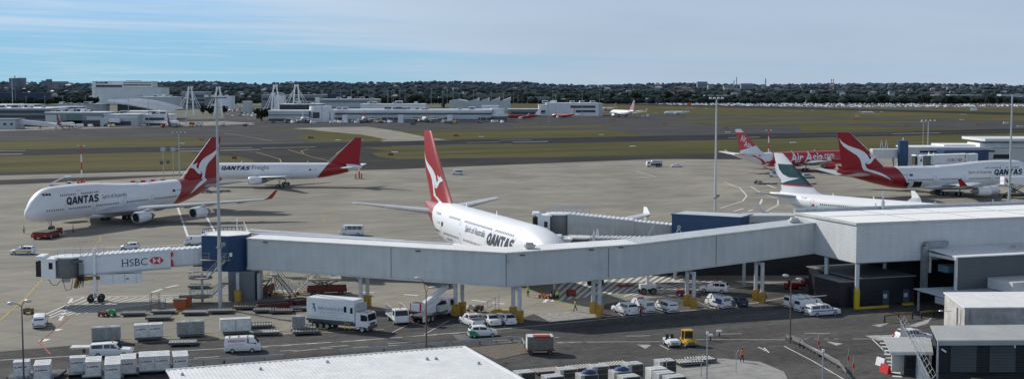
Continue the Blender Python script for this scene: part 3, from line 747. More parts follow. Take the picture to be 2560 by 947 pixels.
sheet('grass_strip', [px([(735,341),(790,336),(870,338),(935,344),(957,350),(930,353),(850,356),(780,353),(745,346)]),
                      px([(1700,318),(1960,303),(2250,300),(2330,306),(2000,312),(1760,316)]),
                      px([(1285,317),(1440,314.5),(1545,316),(1500,320),(1285,322)]), px([(1700,290),(2000,293.5),(2230,298.2),(1900,297.5),(1720,295)]), px([(640,324.5),(760,323),(800,325),(700,327.5)]),
                      px([(1600,306),(1800,300),(1960,300),(1800,308)])], g_grass, .04)
sheet('runway', [px([(-400,388),(0,375.5),(640,361),(1280,347),(1900,334.5),(2100,331),(2560,321.5),(3000,312.5),(3000,322),(2560,332),(2100,343),(1900,347.5),(1280,360),(640,374),(0,389.5),(-400,399)]),
                 px([(1540,259),(1900,266),(2300,276),(2560,283),(2900,292),(2900,297),(2560,288.5),(2300,281),(1900,270.5),(1540,262)])], g_run, .05)
sheet('near_taxiway', [px([(-400,438),(0,431),(430,424),(600,414),(640,403),(600,391),(470,383),(560,376),(760,372),(900,368),(960,376),(926,381),(945,392),(1000,398),(1400,393),(1640,388),(1800,384),(2400,372),(3000,360),(3000,420),(2100,420),(1640,398),(1000,425),(560,440),(300,462),(-400,490)])], g_asph, .03)
# the main apron, from the taxiway to the terminal side road
sheet('apron', [px([(-500,482),(0,463),(230,452),(420,441),(600,434),(1000,423),(1300,411),(1640,398),(1900,399),(2150,396),(3000,392),(3200,560),(2600,700),(2300,790),(1850,760),(1560,790),(1290,815),(960,816),(620,845),(172,864),(0,879),(-500,925)])], g_conc, .04)
sheet('service_lane', [px([(-400,452),(0,439),(430,428),(590,424),(590,431),(430,437),(0,450),(-400,464)])], ground_mat('lane_concrete', 'concrete'), .045)
# landside road at the foot of the terminal
sheet('road', [[(-140,90),(150,90),(150,215)] + [tuple(G(u, v)[:2]) for u, v in [(2300,690),(2060,698),(1900,712),(1720,736),(1560,752),(1512,760),(1506,777),(1340,783),(1300,797),(1200,787),(1120,781),(925,777),(895,818),(620,846),(172,864.5),(0,880),(-500,926)]]], g_road, .05)

mk = MB(); ymk = MB(); rmk = MB()
def stroke(mb, pts, w, z=.062):
    """painted line along surveyed points"""
    P = [G(u, v, z) for u, v in pts]
    for i in range(len(P)-1):
        d = (P[i+1]-P[i]); d.z = 0
        if d.length < 1e-4: continue
        n = Vector((-d.y, d.x, 0)).normalized()*w/2
        k = i*.0
        mb.quad(P[i]-n, P[i+1]-n, P[i+1]+n, P[i]+n)
def dashes(mb, p, q, w, n, duty=.5, z=.062):
    P, Q = G(*p, z), G(*q, z)
    for i in range(n):
        a = P.lerp(Q, i/n); b = P.lerp(Q, (i+duty)/n); d = b-a; nn = Vector((-d.y, d.x, 0)).normalized()*w/2
        mb.quad(a-nn, b-nn, b+nn, a+nn)
# runway threshold and side bars
for p, q, w in (((430,372.5),(630,369),1.6),((450,378),(650,373.5),2.0),((0,386),(56,385),2.2),((0,377.5),(64,376.5),1.2),((1165,356.5),(1250,354.6),.9),((1282,355.5),(1370,353.7),2.0),((1250,351),(1330,349.5),1.0),((655,370.3),(790,367.2),1.4),((980,366),(1280,359.5),.7),((1820,344.5),(1900,342.8),1.8),((2230,334.6),(2350,332.4),2.0),((2100,331.8),(2285,329.2),.8),((1640,269),(1690,270.3),3),((1695,268.5),(1740,269.8),3),((1960,278),(2010,279.4),2.5),((2135,284),(2200,286),2.5),((1920,340),(2560,327),.5)):
    stroke(mk, [p, q], w)
# apron lines
for pts, w in (([(0,627),(130,622),(300,617),(490,610)],.35),([(30,638),(112,637)],.3),([(165,742),(440,737),(600,730)],.3),([(1110,585.5),(1090,589),(900,594)],.3),([(1066,589),(900,595)],.0),
               ([(430,478),(470,592)],.5),([(510,530),(548,600)],.5),([(1810,455),(1850,470),(1867,489),(1857,502),(1800,520)],.42),([(1877,466),(1905,484),(1945,497)],.35),([(1945,500),(1945,512),(1910,530),(1870,538)],.42),([(1795,458),(1840,466)],.3),
               ([(1590,428),(1640,442)],.35),([(1610,447),(1730,456)],.2),([(2020,508),(2010,520)],.0),([(1940,519),(2010,523)],.25),([(0,350+112),(60,461)],.3),([(2140,463),(2030,467),(1890,475)],.18),([(400,775),(0+300,800)],.0)):
    if w > 0: stroke(mk, pts, w)
for p, q in (((1870,528),(1882,524)),((1905,498),(1900,510)),((1918,462),(1938,470)),((1835,528),(1858,521)),((105,812),(118,811)),((380,730),(405,722)),((415,718),(445,712)),((690,725),(720,727)),((730,727),(760,729)),((838,725),(870,728)),((905,729),(935,731)),((1010,735),(1045,738)),((1180,749),(1215,754)),((1230,756),(1262,759))):
    stroke(mk, [p, q], .6)
stroke(mk, [(136,826),(150,821)], 1.0); stroke(mk, [(104,852),(118,846)], 1.0)
stroke(mk, [(180,745),(150,800)], .5)
for i in range(15):    # keep-clear hatching by the wheel of the glazed bridge
    x = 150+i*22; stroke(mk, [(x-70,800-i*3.0),(x+60,742)], .28)
for i in range(16):    # big hatched box beyond the walkway
    x = 1360+i*20; stroke(mk, [(x,755-i*2.4),(x+70,690-i*.4)], .55)
for i in range(7): stroke(mk, [(1560+i*22,740-i*2),(1690+i*20,700)], .4)
for pts, w in (([(150,650),(60,748),(0,800)],.35),([(0,665),(64,648)],.0),([(175,575),(250,590),(252,602),(200,620)],.25),([(870,510),(806,540),(812,555),(870,575)],.22),([(1100,470),(1225,455)],.0),([(560,376),(640,380),(700,398),(703,406)],.5),([(720,374),(780,392),(822,402)],.5),([(760,383),(752,378),(770,372)],.5),([(840,385),(852,376),(870,371)],.5),([(560,333),(620,342),(680,352)],.7),([(1312,702),(1430,775)],.4),([(1312,738),(1340,736)],.4),([(1260,468),(1380,474)],.0),([(1490,510),(1570,520),(1680,545)],.2),([(1340,414),(1560,402)],.35),([(905,328),(960,348),(950,352)],.5)):
    if w > 0: stroke(ymk, pts, w)
for pts, w in (([(172,793),(98,855),(126,884)],.22),([(1660,448),(1640,452)],.0),([(1378,764),(1386,758)],.0)):
    if w > 0: stroke(rmk, pts, w)
# road lines
for pts, w in (([(0,899),(200,888),(600,868),(900,850),(1200,826),(1480,800),(1750,772),(1890,756),(1960,743)],.20),([(560,838),(900,827),(960,822)],.14),([(1390,854),(1640,853),(1760,847),(1965,848)],.14),([(1650,861),(1672,873)],.12),([(2130,846),(2180,846),(2215,880)],.16),([(1960,864),(2030,900),(2110,947)],.16),([(1760,940),(1600,930)],.0)):
    if w > 0: stroke(mk, pts, w)
for p, q, n in (((640,868),(1180,829),9),((700,876),(1400,842),8),((1395,856),(1480,853),3),((2010,846),(2110,846),4)): dashes(mk, p, q, .14, n, .45)
for p, q in (((485,894),(548,890)),((735,877),(795,871)),((969,858),(1030,854)),((1565,839),(1625,838)),((1790,834),(1855,833)),((2010,832),(2075,832)),((1348,842),(1398,842)),((800,868),(870,862))): stroke(mk, [p, q], .16)
for i in range(11): stroke(mk, [(2200+i*3.4,856+i*9.2),(2224+i*3.4,857.5+i*9.2)], .72)
fk_ = MB()
for i, (a, b) in enumerate((((1592,860),(1628,861)),((2066,852),(2108,858)))):
    P = [G(a[0], a[1], .062), G(b[0], b[1], .062), G((a[0]+b[0])/2+4, a[1]+11, .062)]; fk_.add(P, [(0,1,2)])
fk_.add(px([(2162,838),(2230,836),(2232,848),(2195,850)], .06), [(0,1,2,3)]); fk_.add(px([(2180,812),(2224,806),(2200,816)], .06), [(0,1,2)])
fk_.add(px([(2272,814),(2330,793),(2318,808),(2290,816)], .06), [(0,1,2,3)])
for p, q in (((1895,866),(1918,877)),((1910,868),(1922,880))): stroke(mk, [p, q], .2)
for k in range(6): stroke(mk, [(1132+k*3,838+k*2.5),(1165+k*3,836+k*2.5)], .1)
for (a, b) in (((900,818),(880,826)),((1017,812),(980,830)),((1123,800),(1060,835)),((1150,792),(1178,815)),((1260,790),(1262,815)),((1524,768),(1560,790)),((1650,762),(1668,778)),((1740,752),(1790,772)),((1836,745),(1872,762))): stroke(mk, [a, b], .12)
for nm, mb, m in (('road_markings', mk, M_line), ('faded_road_markings', fk_, mat('faded_white_line', (.42,.42,.41), .85, var=.4, scale=1.5)), ('yellow_markings', ymk, M_yline), ('red_markings', rmk, M_rline)):
    o = mb.build(nm, m, fix=False); o['kind'] = 'structure'
    for p in o.data.polygons:
        if p.normal.z < 0: p.flip()
sheet('worn_paint_patch', [px([(1334,784),(1480,775),(1512,790),(1376,806)])], mat('scuffed_white_paint', (.33, .32, .31), .85, var=.4, scale=1.2), .064)
sheet('red_paint_patch', [px([(1538,712),(1580,710),(1590,716),(1550,720)])], mat('worn_red_paint', (.25, .04, .045), .85, var=.3), .064)
sheet('island_pavement', [px([(1640,905),(1800,896),(1900,905),(1960,930),(1975,960),(1720,960)])], mat('pale_pavement', (.30, .295, .28), .9, var=.2), .10)
sheet('traffic_island', [px([(1170,870),(1290,850),(1330,852),(1330,880),(1240,900)])], mat('ribbed_brown_paving', (.13, .11, .085), .9, var=.3, scale=2), .09)
# tyre rubber and patches on the apron
M_stain = mat('rubber_stain', (.155, .148, .135), .9, var=.25, scale=.5)
tm = MB(); r9 = random.Random(5)
def arc_(u, v, L, curve, ang, w):
    p = G(u, v, .052); pts = []; a = ang
    for i in range(13): pts.append(p.copy()); p = p+Vector((math.cos(a), math.sin(a), 0))*L/12; a += curve/12
    for i in range(12):
        d = pts[i+1]-pts[i]; n = Vector((-d.y, d.x, 0)).normalized(); k0 = w*math.sin(math.pi*i/12)+.02; k1 = w*math.sin(math.pi*(i+1)/12)+.02
        tm.quad(pts[i]-n*k0/2, pts[i+1]-n*k1/2, pts[i+1]+n*k1/2, pts[i]+n*k0/2)
for i in range(46):
    u = r9.uniform(30, 1900); v = r9.uniform(425, 600) if u > 250 else r9.uniform(480, 760); L = r9.uniform(12, 45); c = r9.uniform(-.9, .9); a = r9.choice((.46, .3, 2.6, 0, .9))+r9.uniform(-.2,.2)
    arc_(u, v, L, c, a, r9.uniform(.25,.6)); 
    if r9.random() < .5: arc_(u, v+2.2, L, c, a, r9.uniform(.25,.5))
for i in range(26): arc_(r9.uniform(20, 900), r9.uniform(640, 830), r9.uniform(3, 14), r9.uniform(-1.2,1.2), r9.uniform(-.4,.8), r9.uniform(.15,.4))
o = tm.build('tyre_marks', M_stain, fix=False); o['kind'] = 'structure'
for p in o.data.polygons:
    if p.normal.z < 0: p.flip()
# ================================================================ TERMINAL STRUCTURES
def wp(name, mb, mats, root, **kw):
    """world-space geometry handed to a thing: stored in the thing's own frame"""
    M = (Matrix.Translation(root.location) @ Matrix.Rotation(root.rotation_euler.z, 4, 'Z')).inverted()
    mb.xform(M); return mb.build(name, mats, root, **kw)
def seg(mb, p, q, w, z0p, z1p, z0q, z1q, mi=None):
    """wall-like bar between plan points p and q, w deep to the left of p->q, with its own heights at both ends"""
    p = Vector((p[0], p[1])); q = Vector((q[0], q[1])); d = (q-p).normalized(); n = Vector((-d.y, d.x))*w
    P, Q = p+n, q+n
    vs = [(p.x,p.y,z0p),(q.x,q.y,z0q),(Q.x,Q.y,z0q),(P.x,P.y,z0p),(p.x,p.y,z1p),(q.x,q.y,z1q),(Q.x,Q.y,z1q),(P.x,P.y,z1p)]
    return mb.add(vs, [(3,2,1,0),(4,5,6,7),(0,1,5,4),(1,2,6,5),(2,3,7,6),(3,0,4,7)], mi)
def V2(*a): return Vector(a)
C_wall = corr('blue_grey_cladding', (.545, .565, .56), 2, .30, .012, grime=.16, rib=.03)
C_white = corr('white_ribbed_cladding', (.60, .61, .61), 2, .34, .02, grime=.12, rib=.08)
C_roof = corr('white_roof_sheeting', (.78, .79, .78), 0, .42, .02, rough=.5, grime=.14)
C_roofg = corr('weathered_roof_sheeting', (.50, .54, .57), 0, .42, .03, rough=.5, grime=.2)
C_dark = corr('charcoal_cladding', (.085, .095, .105), 2, .34, .02, grime=.1)
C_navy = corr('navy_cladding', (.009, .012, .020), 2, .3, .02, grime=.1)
C_blue = corr('blue_wall_panel', (.012, .048, .125), 0, 1.1, .008, grime=.12)
C_tun = corr('white_tunnel_panel', (.66, .68, .70), 0, .62, .04, grime=.14)
C_tung = corr('grey_tunnel_panel', (.42, .43, .42), 0, .62, .04, grime=.18)
C_roofd = corr('dull_roof_sheeting', (.20, .21, .22), 0, .42, .02, rough=.6, grime=.2)
M_trim = mat('pale_trim', (.58, .57, .53), .5, var=.15)
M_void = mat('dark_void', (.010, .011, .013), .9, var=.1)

# ---- elevated walkway: level from the rotunda to the kink and on to the ramp
K = V2(-.83, 177.8); DL = V2(-.91, .414).normalized(); DR = V2(.915, .40).normalized(); WW = 4.2
wk = thing('elevated_walkway', 'long pale grey ribbed walkway on twin columns, kinked towards the camera in the middle', 'walkway', (K.x, K.y+2, 0))
NL = V2(-DL.y, DL.x) if -DL.x < 0 else V2(DL.y, -DL.x)       # pointing away from the camera
NL = V2(.414, .91); NR = V2(-.40, .915).normalized()
LE = K + DL*44.0; R1 = K + DR*21.1; R2 = K + DR*52.7
mt_ = V2(0, 1)*WW/.914                                        # mitre at the kink
def wallpts(zb, zt): return
nz = .04
wl = MB()
for a, b, zz in ((LE, K, (5.02,9.55,5.05,9.65)), (K, R1, (5.05,9.65,5.26,9.85)), (R1, R2, (5.26,9.85,7.1,11.65))):
    wl.add([(a.x,a.y,zz[0]),(b.x,b.y,zz[2]),(b.x,b.y,zz[3]),(a.x,a.y,zz[1])], [(0,1,2,3)])
wp('near_wall', wl, C_wall, wk, fix=False)
fk = K + mt_; fl = LE + NL*WW; f1 = R1 + NR*WW; f2 = R2 + NR*WW
wl = MB()
for a, b, zz in ((fl, fk, (5.02,9.75,5.05,9.85)), (fk, f1, (5.05,9.85,5.26,10.05)), (f1, f2, (5.26,10.05,7.1,11.85))):
    wl.add([(a.x,a.y,zz[0]),(b.x,b.y,zz[2]),(b.x,b.y,zz[3]),(a.x,a.y,zz[1])], [(0,1,2,3)])
wl.add([(LE.x,LE.y,5.02),(fl.x,fl.y,5.02),(fl.x,fl.y,9.75),(LE.x,LE.y,9.55)], [(0,1,2,3)])
wp('far_wall', wl, C_wall, wk, fix=False)
fo = MB(); rf = MB(); rg = MB(); ed = MB()
for a, b, c, d, zz, mb in ((LE,K,fk,fl,(5.02,9.55,5.05,9.65),rf),(K,R1,f1,fk,(5.05,9.65,5.26,9.85),rf),(R1,R2,f2,f1,(5.26,9.85,7.1,11.65),rg)):
    fo.add([(a.x,a.y,zz[0]),(b.x,b.y,zz[2]),(c.x,c.y,zz[2]),(d.x,d.y,zz[0])], [(0,1,2,3)])
    o_ = V2(0, -.12)
    mb.add([(a.x,a.y-.12,zz[1]+.12),(b.x,b.y-.12,zz[3]+.12),(c.x,c.y+.1,zz[3]+.32),(d.x,d.y+.1,zz[1]+.32),(a.x,a.y-.12,zz[1]-.05),(b.x,b.y-.12,zz[3]-.05),(c.x,c.y+.1,zz[3]+.1),(d.x,d.y+.1,zz[1]+.1)],
           [(0,1,2,3),(4,5,1,0),(5,6,2,1),(6,7,3,2),(7,4,0,3),(7,6,5,4)])
    ed.bar((a.x,a.y-.20,zz[0]-.08),(b.x,b.y-.20,zz[2]-.08),.16,.22); ed.bar((a.x,a.y-.22,zz[1]+.0),(b.x,b.y-.22,zz[3]+.0),.12,.14)
wp('floor', fo, M_dgrey, wk, fix=False); wp('roof', rf, C_roof, wk); wp('ramp_roof', rg, C_roofg, wk); wp('edge_trim', ed, M_trim, wk)
jt = MB()
for d, t in ((DL, 18.5), (DL, .02), (DR, .02), (DR, 16.2), (DR, 34.5), (DL, 43.9)):
    p = K + d*t; z0 = 5.1 if d is DL or t < 21 else 5.26+(t-21.1)*.058
    jt.bar((p.x,p.y-.04,z0),(p.x,p.y-.04,z0+4.5),.07,.05)
wp('panel_joint', jt, M_dgrey, wk)
def column(x, y, top, ang):
    c = MB(); c.tube((x,y,0),(x,y,top),.29,n=14); o = wp('column', c, mat('column_paint', (.55,.57,.58), .5, var=.15), wk, smooth=True)
    g = MB(); g.prism([(x+r*math.cos(a), y+r*math.sin(a)) for a, r in [(ang+i*math.pi/2, .62) for i in range(4)]], 0, 1.75)
    M = (Matrix.Translation(wk.location)).inverted(); g.xform(M); g.build('column_guard', mat('worn_yellow_guard', (.50,.30,.045), .6, var=.3, scale=1.5), o, bevel=.03)
for (u, v), (u2, v2), top in (((902,772),(919,766),5.0),((1139,789),(1156,783),5.0),((1299,806),(1283,796),5.0),((1499,791),(1483,783),5.2),((1734,771),(1717,764),5.5),((1905,757),(1889,751),6.2)):
    for uu, vv in ((u, v), (u2, v2)):
        p = G(uu, vv); column(p.x, p.y, top, R(20))
    a, b = G(u, v), G(u2, v2)
    cb = MB(); cb.bar((a.x-.3,a.y-.6,top-.22),(b.x+.2,b.y+.9,top-.22),.3,.34); wp('cross_beam', cb, M_grey, wk)
for t, d, z in ((4.5, DR, 10.05), (50, DR, 11.75)):
    p = K + d*t + NR*1.9
    vt = MB(); vt.taper(p.x-.7,p.x+.7,p.y-.6,p.y+.6,z, p.x-.85,p.x+.85,p.y-.75,p.y+.75,z+.35); vt.taper(p.x-.6,p.x+.6,p.y-.5,p.y+.5,z+.35, p.x-.5,p.x+.5,p.y-.4,p.y+.4,z+.7); wp('roof_vent', vt, M_trim, wk)
for t, d, z in ((40.5,DL,9.1),(14,DL,9.15),(2.5,DR,9.2),(13.4,DR,9.4),(18.2,DR,9.5)):
    p = K + d*t; l = MB(); l.box(p.x-.35,p.x+.35,p.y-.3,p.y-.02,z,z+.16); wp('wall_light', l, M_dgrey, wk)
l = MB(); l.bar((K.x+.3,K.y-.3,8.6),(K.x+.3,K.y-.3,9.4),.14); l.tube((K.x+.3,K.y-.5,8.35),(K.x+.3,K.y-.5,8.62),.2); wp('camera_dome', l, M_galv, wk)
rl = MB()   # cable duct along the far edge of the roof
rl.tube((LE.x,LE.y+4.0,9.95),(fk.x-8,fk.y+3.0,10.0),.16); 
wp('roof_pipe', rl, M_white, wk)

# ---- blue rotunda at the walkway's left end, with its core
RC = V2(-44.55, 198.6)
ro = thing('gate_rotunda', 'dark blue many sided tower head on grey core, between glazed bridge and grey walkway', 'rotunda', (RC.x, RC.y, 0))
oc = [(RC.x+3.85*math.cos(R(a)), RC.y+3.85*math.sin(R(a))) for a in (-68,-22,22,68,112,158,202,248)]
oc[0] = (RC.x+.9, RC.y-3.6); oc[-1] = (RC.x-3.3, RC.y-2.6)
m = MB(); m.prism(oc, 4.55, 10.0); wp('drum', m, C_blue, ro)
m = MB(); m.prism([(RC.x+(p[0]-RC.x)*1.01, RC.y+(p[1]-RC.y)*1.01) for p in oc], 10.0, 10.1); wp('roof', m, C_roof, ro)
m = MB()
for a in range(60, 230, 10):
    p = (RC.x+3.7*math.cos(R(a)), RC.y+3.7*math.sin(R(a))); q = (RC.x+3.7*math.cos(R(a+10)), RC.y+3.7*math.sin(R(a+10)))
    m.tube((*p,10.65),(*q,10.65),.07,n=5); m.tube((*p,10.1),(*p,10.65),.04,n=4)
wp('roof_rail', m, C_blue, ro)
m = MB(); m.prism([(-43.6,194.9),(-39.7,195.6),(-39.4,200.5),(-44.5,200.8)], 0, 4.55); wp('core', m, corr('grey_core_cladding', (.13,.15,.17), 0, .5, .02, grime=.1), ro)
m = MB(); m.tube((-42.0,194.2,0),(-42.0,194.2,4.55),.27,n=12); cgl = wp('column', m, MATS['column_paint'], ro, smooth=True)
m = MB(); m.box(-42.5,-41.5,193.75,194.7,0,1.9); wp('column_guard', m, MATS['worn_yellow_guard'], ro, bevel=.03)
m = MB(); m.box(-39.4,-38.9,196,198,0,4.2); wp('service_duct', m, M_galv, ro)
m = MB(); m.box(RC.x+1.2,RC.x+1.6,RC.y-3.62,RC.y-3.5,6.9,7.5); m.tube((-43.2,200,10.1),(-43.2,200,12.2),.05); m.box(-43.35,-43.05,199.9,200.1,12.0,12.25); wp('service_box', m, M_white, ro)

# ---- open steel stair beside the rotunda
st = thing('access_stairs', 'galvanised steel stair with round landings climbing the rotunda', 'stairs', (-46.3, 192.6, 0))
SX, SY = -47.2, 193.2
m = MB(); m.bar((SX,SY,0),(SX,SY,4.6),.32); wp('post', m, M_galv, st)
for z in (1.15, 4.0):
    m = MB(); m.lathe([(z-.22,.05),(z-.2,1.75),(z,1.8),(z+.02,.05)], 'z', (SX-.2,SY,0), 18); o = wp('landing', m, mat('landing_grate', (.30,.27,.21), .7, var=.25), st)
    m = MB()
    for i in range(10):
        a = R(70+i*22); p = (SX-.2+1.75*math.cos(a), SY+1.75*math.sin(a)); b = R(70+(i+1)*22); q = (SX-.2+1.75*math.cos(b), SY+1.75*math.sin(b))
        m.tube((*p,z),(*p,z+1.05),.03,n=5)
        if i < 9:
            for h in (.55, 1.05): m.tube((*p,z+h),(*q,z+h),.03,n=5)
    wp('guard_rail', m, M_galv, st)
def flight(x0, y0, z0, x1, y1, z1, n=9):
    m = MB(); p = Vector((x0,y0,z0)); q = Vector((x1,y1,z1)); w = Vector((0,.55,0))
    for s in (-1, 1): m.bar(p+w*s, q+w*s, .07, .26)
    for i in range(n):
        c = p.lerp(q, (i+.5)/n); m.box(c.x-.15,c.x+.15,c.y-.53,c.y+.53,c.z,c.z+.05)
    o = wp('flight', m, M_galv, st)
    m = MB()
    for s in (-1, 1):
        m.tube(p+w*s+Vector((0,0,1)), q+w*s+Vector((0,0,1)), .035, n=5); m.tube(p+w*s+Vector((0,0,.55)), q+w*s+Vector((0,0,.55)), .025, n=5)
        for i in range(5):
            c = p.lerp(q, i/4)+w*s; m.tube(c, c+Vector((0,0,1)), .025, n=4)
    wp('hand_rail', m, M_galv, st)
flight(-45.9,192.7,1.1,-43.6,193.6,2.9); flight(-46.3,193.0,4.0,-43.8,194.2,6.4)
m = MB(); m.box(-47.8,-43.2,194.2,195.4,6.35,6.45); wp('landing', m, MATS['landing_grate'], st)
m = MB(); m.box(-44.2,-42.8,193.1,194.6,2.85,2.95); wp('landing', m, MATS['landing_grate'], st)
m = MB()
for x in (-47.8,-46.3,-45.0,-43.3): m.tube((x,194.2,6.4),(x,194.2,7.5),.03,n=5)
m.tube((-47.8,194.2,7.5),(-46.2,194.2,7.5),.03,n=5); m.tube((-44.6,194.2,7.5),(-43.3,194.2,7.5),.03,n=5); m.tube((-47.8,194.2,6.95),(-46.2,194.2,6.95),.03,n=5); m.tube((-44.6,194.2,6.95),(-43.3,194.2,6.95),.03,n=5)
wp('guard_rail', m, M_galv, st)

# ---- passenger boarding bridges
def bridge(label, P0, P1, z0, z1, hgt=2.75, split_=.34, cab=None, wheel=.78, rails=True, tun=None, extra=None, cabw=3.0, bumps=True):
    """telescopic bridge from P0 (terminal end, floor z0) to P1 (aircraft end, floor z1); local x runs along it"""
    tun = tun or C_tun
    P0 = V2(*P0); P1 = V2(*P1); d = (P1-P0); L = d.length; rz = math.atan2(d.y, d.x)
    t = thing('passenger_bridge', label, 'jet bridge', (P0.x, P0.y, 0), rz)
    zf = lambda x: z0+(z1-z0)*x/L
    def tube_(x0, x1, w, dz, nm, mm):
        m = MB(); a, b = zf(x0)-dz, zf(x1)-dz; A, B = zf(x0)+hgt+dz*.6, zf(x1)+hgt+dz*.6
        m.add([(x0,-w,a),(x1,-w,b),(x1,w,b),(x0,w,a),(x0,-w,A),(x1,-w,B),(x1,w,B),(x0,w,A)], [(3,2,1,0),(4,5,6,7),(0,1,5,4),(1,2,6,5),(2,3,7,6),(3,0,4,7)])
        o = m.build(nm, mm, t)
        r = MB(); r.add([(x0,-w-.08,A+.003),(x1,-w-.08,B+.003),(x1,w+.08,B+.003),(x0,w+.08,A+.003),(x0,-w-.08,A+.09),(x1,-w-.08,B+.09),(x1,w+.08,B+.09),(x0,w+.08,A+.09)], [(3,2,1,0),(4,5,6,7),(0,1,5,4),(1,2,6,5),(2,3,7,6),(3,0,4,7)])
        if bumps:
            n = int((x1-x0)/.75)
            for i in range(n):
                x = x0+(i+.5)*(x1-x0)/n; r.box(x-.16,x+.16,-w-.02,w+.02,zf(x)+hgt+dz*.6+.085,zf(x)+hgt+dz*.6+.2)
        r.build('roof', M_white, o)
        f = MB(); 
        for s in (-1, 1): f.bar((x0,s*(w-.1),a-.14),(x1,s*(w-.1),b-.14),.18,.26)
        f.build('floor_beam', M_galv, o)
    tube_(0, L*split_+1.5, 1.25, .0, 'inner_tunnel', tun); tube_(L*split_, L, 1.5, .22, 'outer_tunnel', tun)
    # rotating drum and cab
    dr = MB(); zc = z1-.75; dr.lathe([(zc,.1),(zc,1.85),(zc+.15,1.95),(z1+hgt-.1,1.95),(z1+hgt,1.85)], 'z', (L+1.6,0,0), 24); dr.build('drum', mat('drum_shutter', (.15,.16,.165), .5, var=.2), t, smooth=True)
    rf_ = MB(); rf_.lathe([(z1+hgt,.05),(z1+hgt-.02,2.15),(z1+hgt+.2,2.15),(z1+hgt+.3,.05)], 'z', (L+1.6,0,0), 24); rf_.build('drum_roof', M_white, t)
    cb = MB(); ca = cab if cab is not None else 0.0
    cb.box(1.5,3.6,-1.75,1.75,zc-.05,z1+hgt-.25); cb.box(1.2,3.9,-1.85,1.85,z1+hgt-.247,z1+hgt-.05)
    cb.xform(Matrix.Translation((L+1.6,0,0)) @ Matrix.Rotation(ca, 4, 'Z')); c_ = cb.build('cab', M_white, t)
    bl = MB()
    for i in range(4): bl.box(3.605+i*.22,3.78+i*.22,-1.7+.06*i,1.7-.06*i,zc+.3,z1+hgt-.3-.05*i)
    bl.xform(Matrix.Translation((L+1.6,0,0)) @ Matrix.Rotation(ca, 4, 'Z')); bl.build('bellows', mat('bellows_fabric', (.045,.042,.04), .85, var=.3), c_)
    aw = MB(); aw.taper(3.3,4.5,-1.9,1.9,z1+hgt-.046,3.3,4.4,-1.7,1.7,z1+hgt+.35); aw.xform(Matrix.Translation((L+1.6,0,0)) @ Matrix.Rotation(ca, 4, 'Z')); aw.build('canopy', M_white, c_)
    cw = MB(); cw.box(1.9,2.5,-1.76,1.76,z1+.7,z1+1.7); cw.xform(Matrix.Translation((L+1.6,0,0)) @ Matrix.Rotation(ca, 4, 'Z')); cw.build('cab_window', M_glass, c_)
    if wheel:
        x = L*wheel+ (L*(1-wheel))*.75; 
        for s in (-1, 1):
            m = MB(); m.bar((x,s*1.75,1.6),(x,s*1.75,zf(x)+hgt+.9),.42,.42); m.tube((x,s*1.75,zf(x)+hgt+.9),(x,s*1.75,zf(x)+hgt+1.3),.12,n=8); m.build('lift_column', M_white, t)
        m = MB(); m.bar((x,-2.0,zf(x)-.5),(x,2.0,zf(x)-.5),.4,.35); m.build('cross_head', M_galv, t)
        b = MB(); b.bar((x,-1.75,1.5),(x,-.55,1.0),.3); b.bar((x,1.75,1.5),(x,.55,1.0),.3); b.box(x-.35,x+.35,-1.2,1.2,.75,1.05); o = b.build('bogie', M_galv, t)
        for sx in (-1, 1):
            for sy in (-1, 1):
                w = MB(); w.lathe([(-.16,.2),(-.18,.5),(-.12,.55),(.12,.55),(.18,.5),(.16,.2)], 'y', (x+sx*.75,sy*.75,.55), 14); w.build('wheel', M_black, o)
    if rails:
        m = MB(); zr = z1+hgt+.3
        for x0_, x1_ in ((L*.80, L+3.0),):
            for s in (-1, 1):
                n = 7
                for i in range(n):
                    x = x0_+(x1_-x0_)*i/(n-1); m.tube((x,s*1.5,zr),(x,s*1.5,zr+1.1),.035,n=5)
                for h in (.4,.75,1.1): m.tube((x0_,s*1.5,zr+h),(x1_,s*1.5,zr+h),.03,n=5)
        m.build('roof_rail', M_galv, t)
    if extra: extra(t, L, zf, hgt)
    return t
def hexa(m, t, x, y, z, w, h, nrm=-1):
    """red and white six sided emblem made of triangles"""
    a = w/2; b = h/2; yy = y-.006; c = a*.5
    red = MB(); red.add([(x-c,yy,z+b),(x+c,yy,z+b),(x,yy,z)], [(0,1,2)]); red.add([(x-c,yy,z-b),(x+c,yy,z-b),(x,yy,z)], [(0,1,2)])
    red.add([(x-a,yy,z),(x-c,yy,z+b),(x-c,yy,z-b)], [(0,1,2)]); red.add([(x+a,yy,z),(x+c,yy,z+b),(x+c,yy,z-b)], [(0,1,2)])
    red.build('emblem', m, t, fix=False)
M_sign = mat('sign_red', (.55,.015,.02), .5, var=.06)
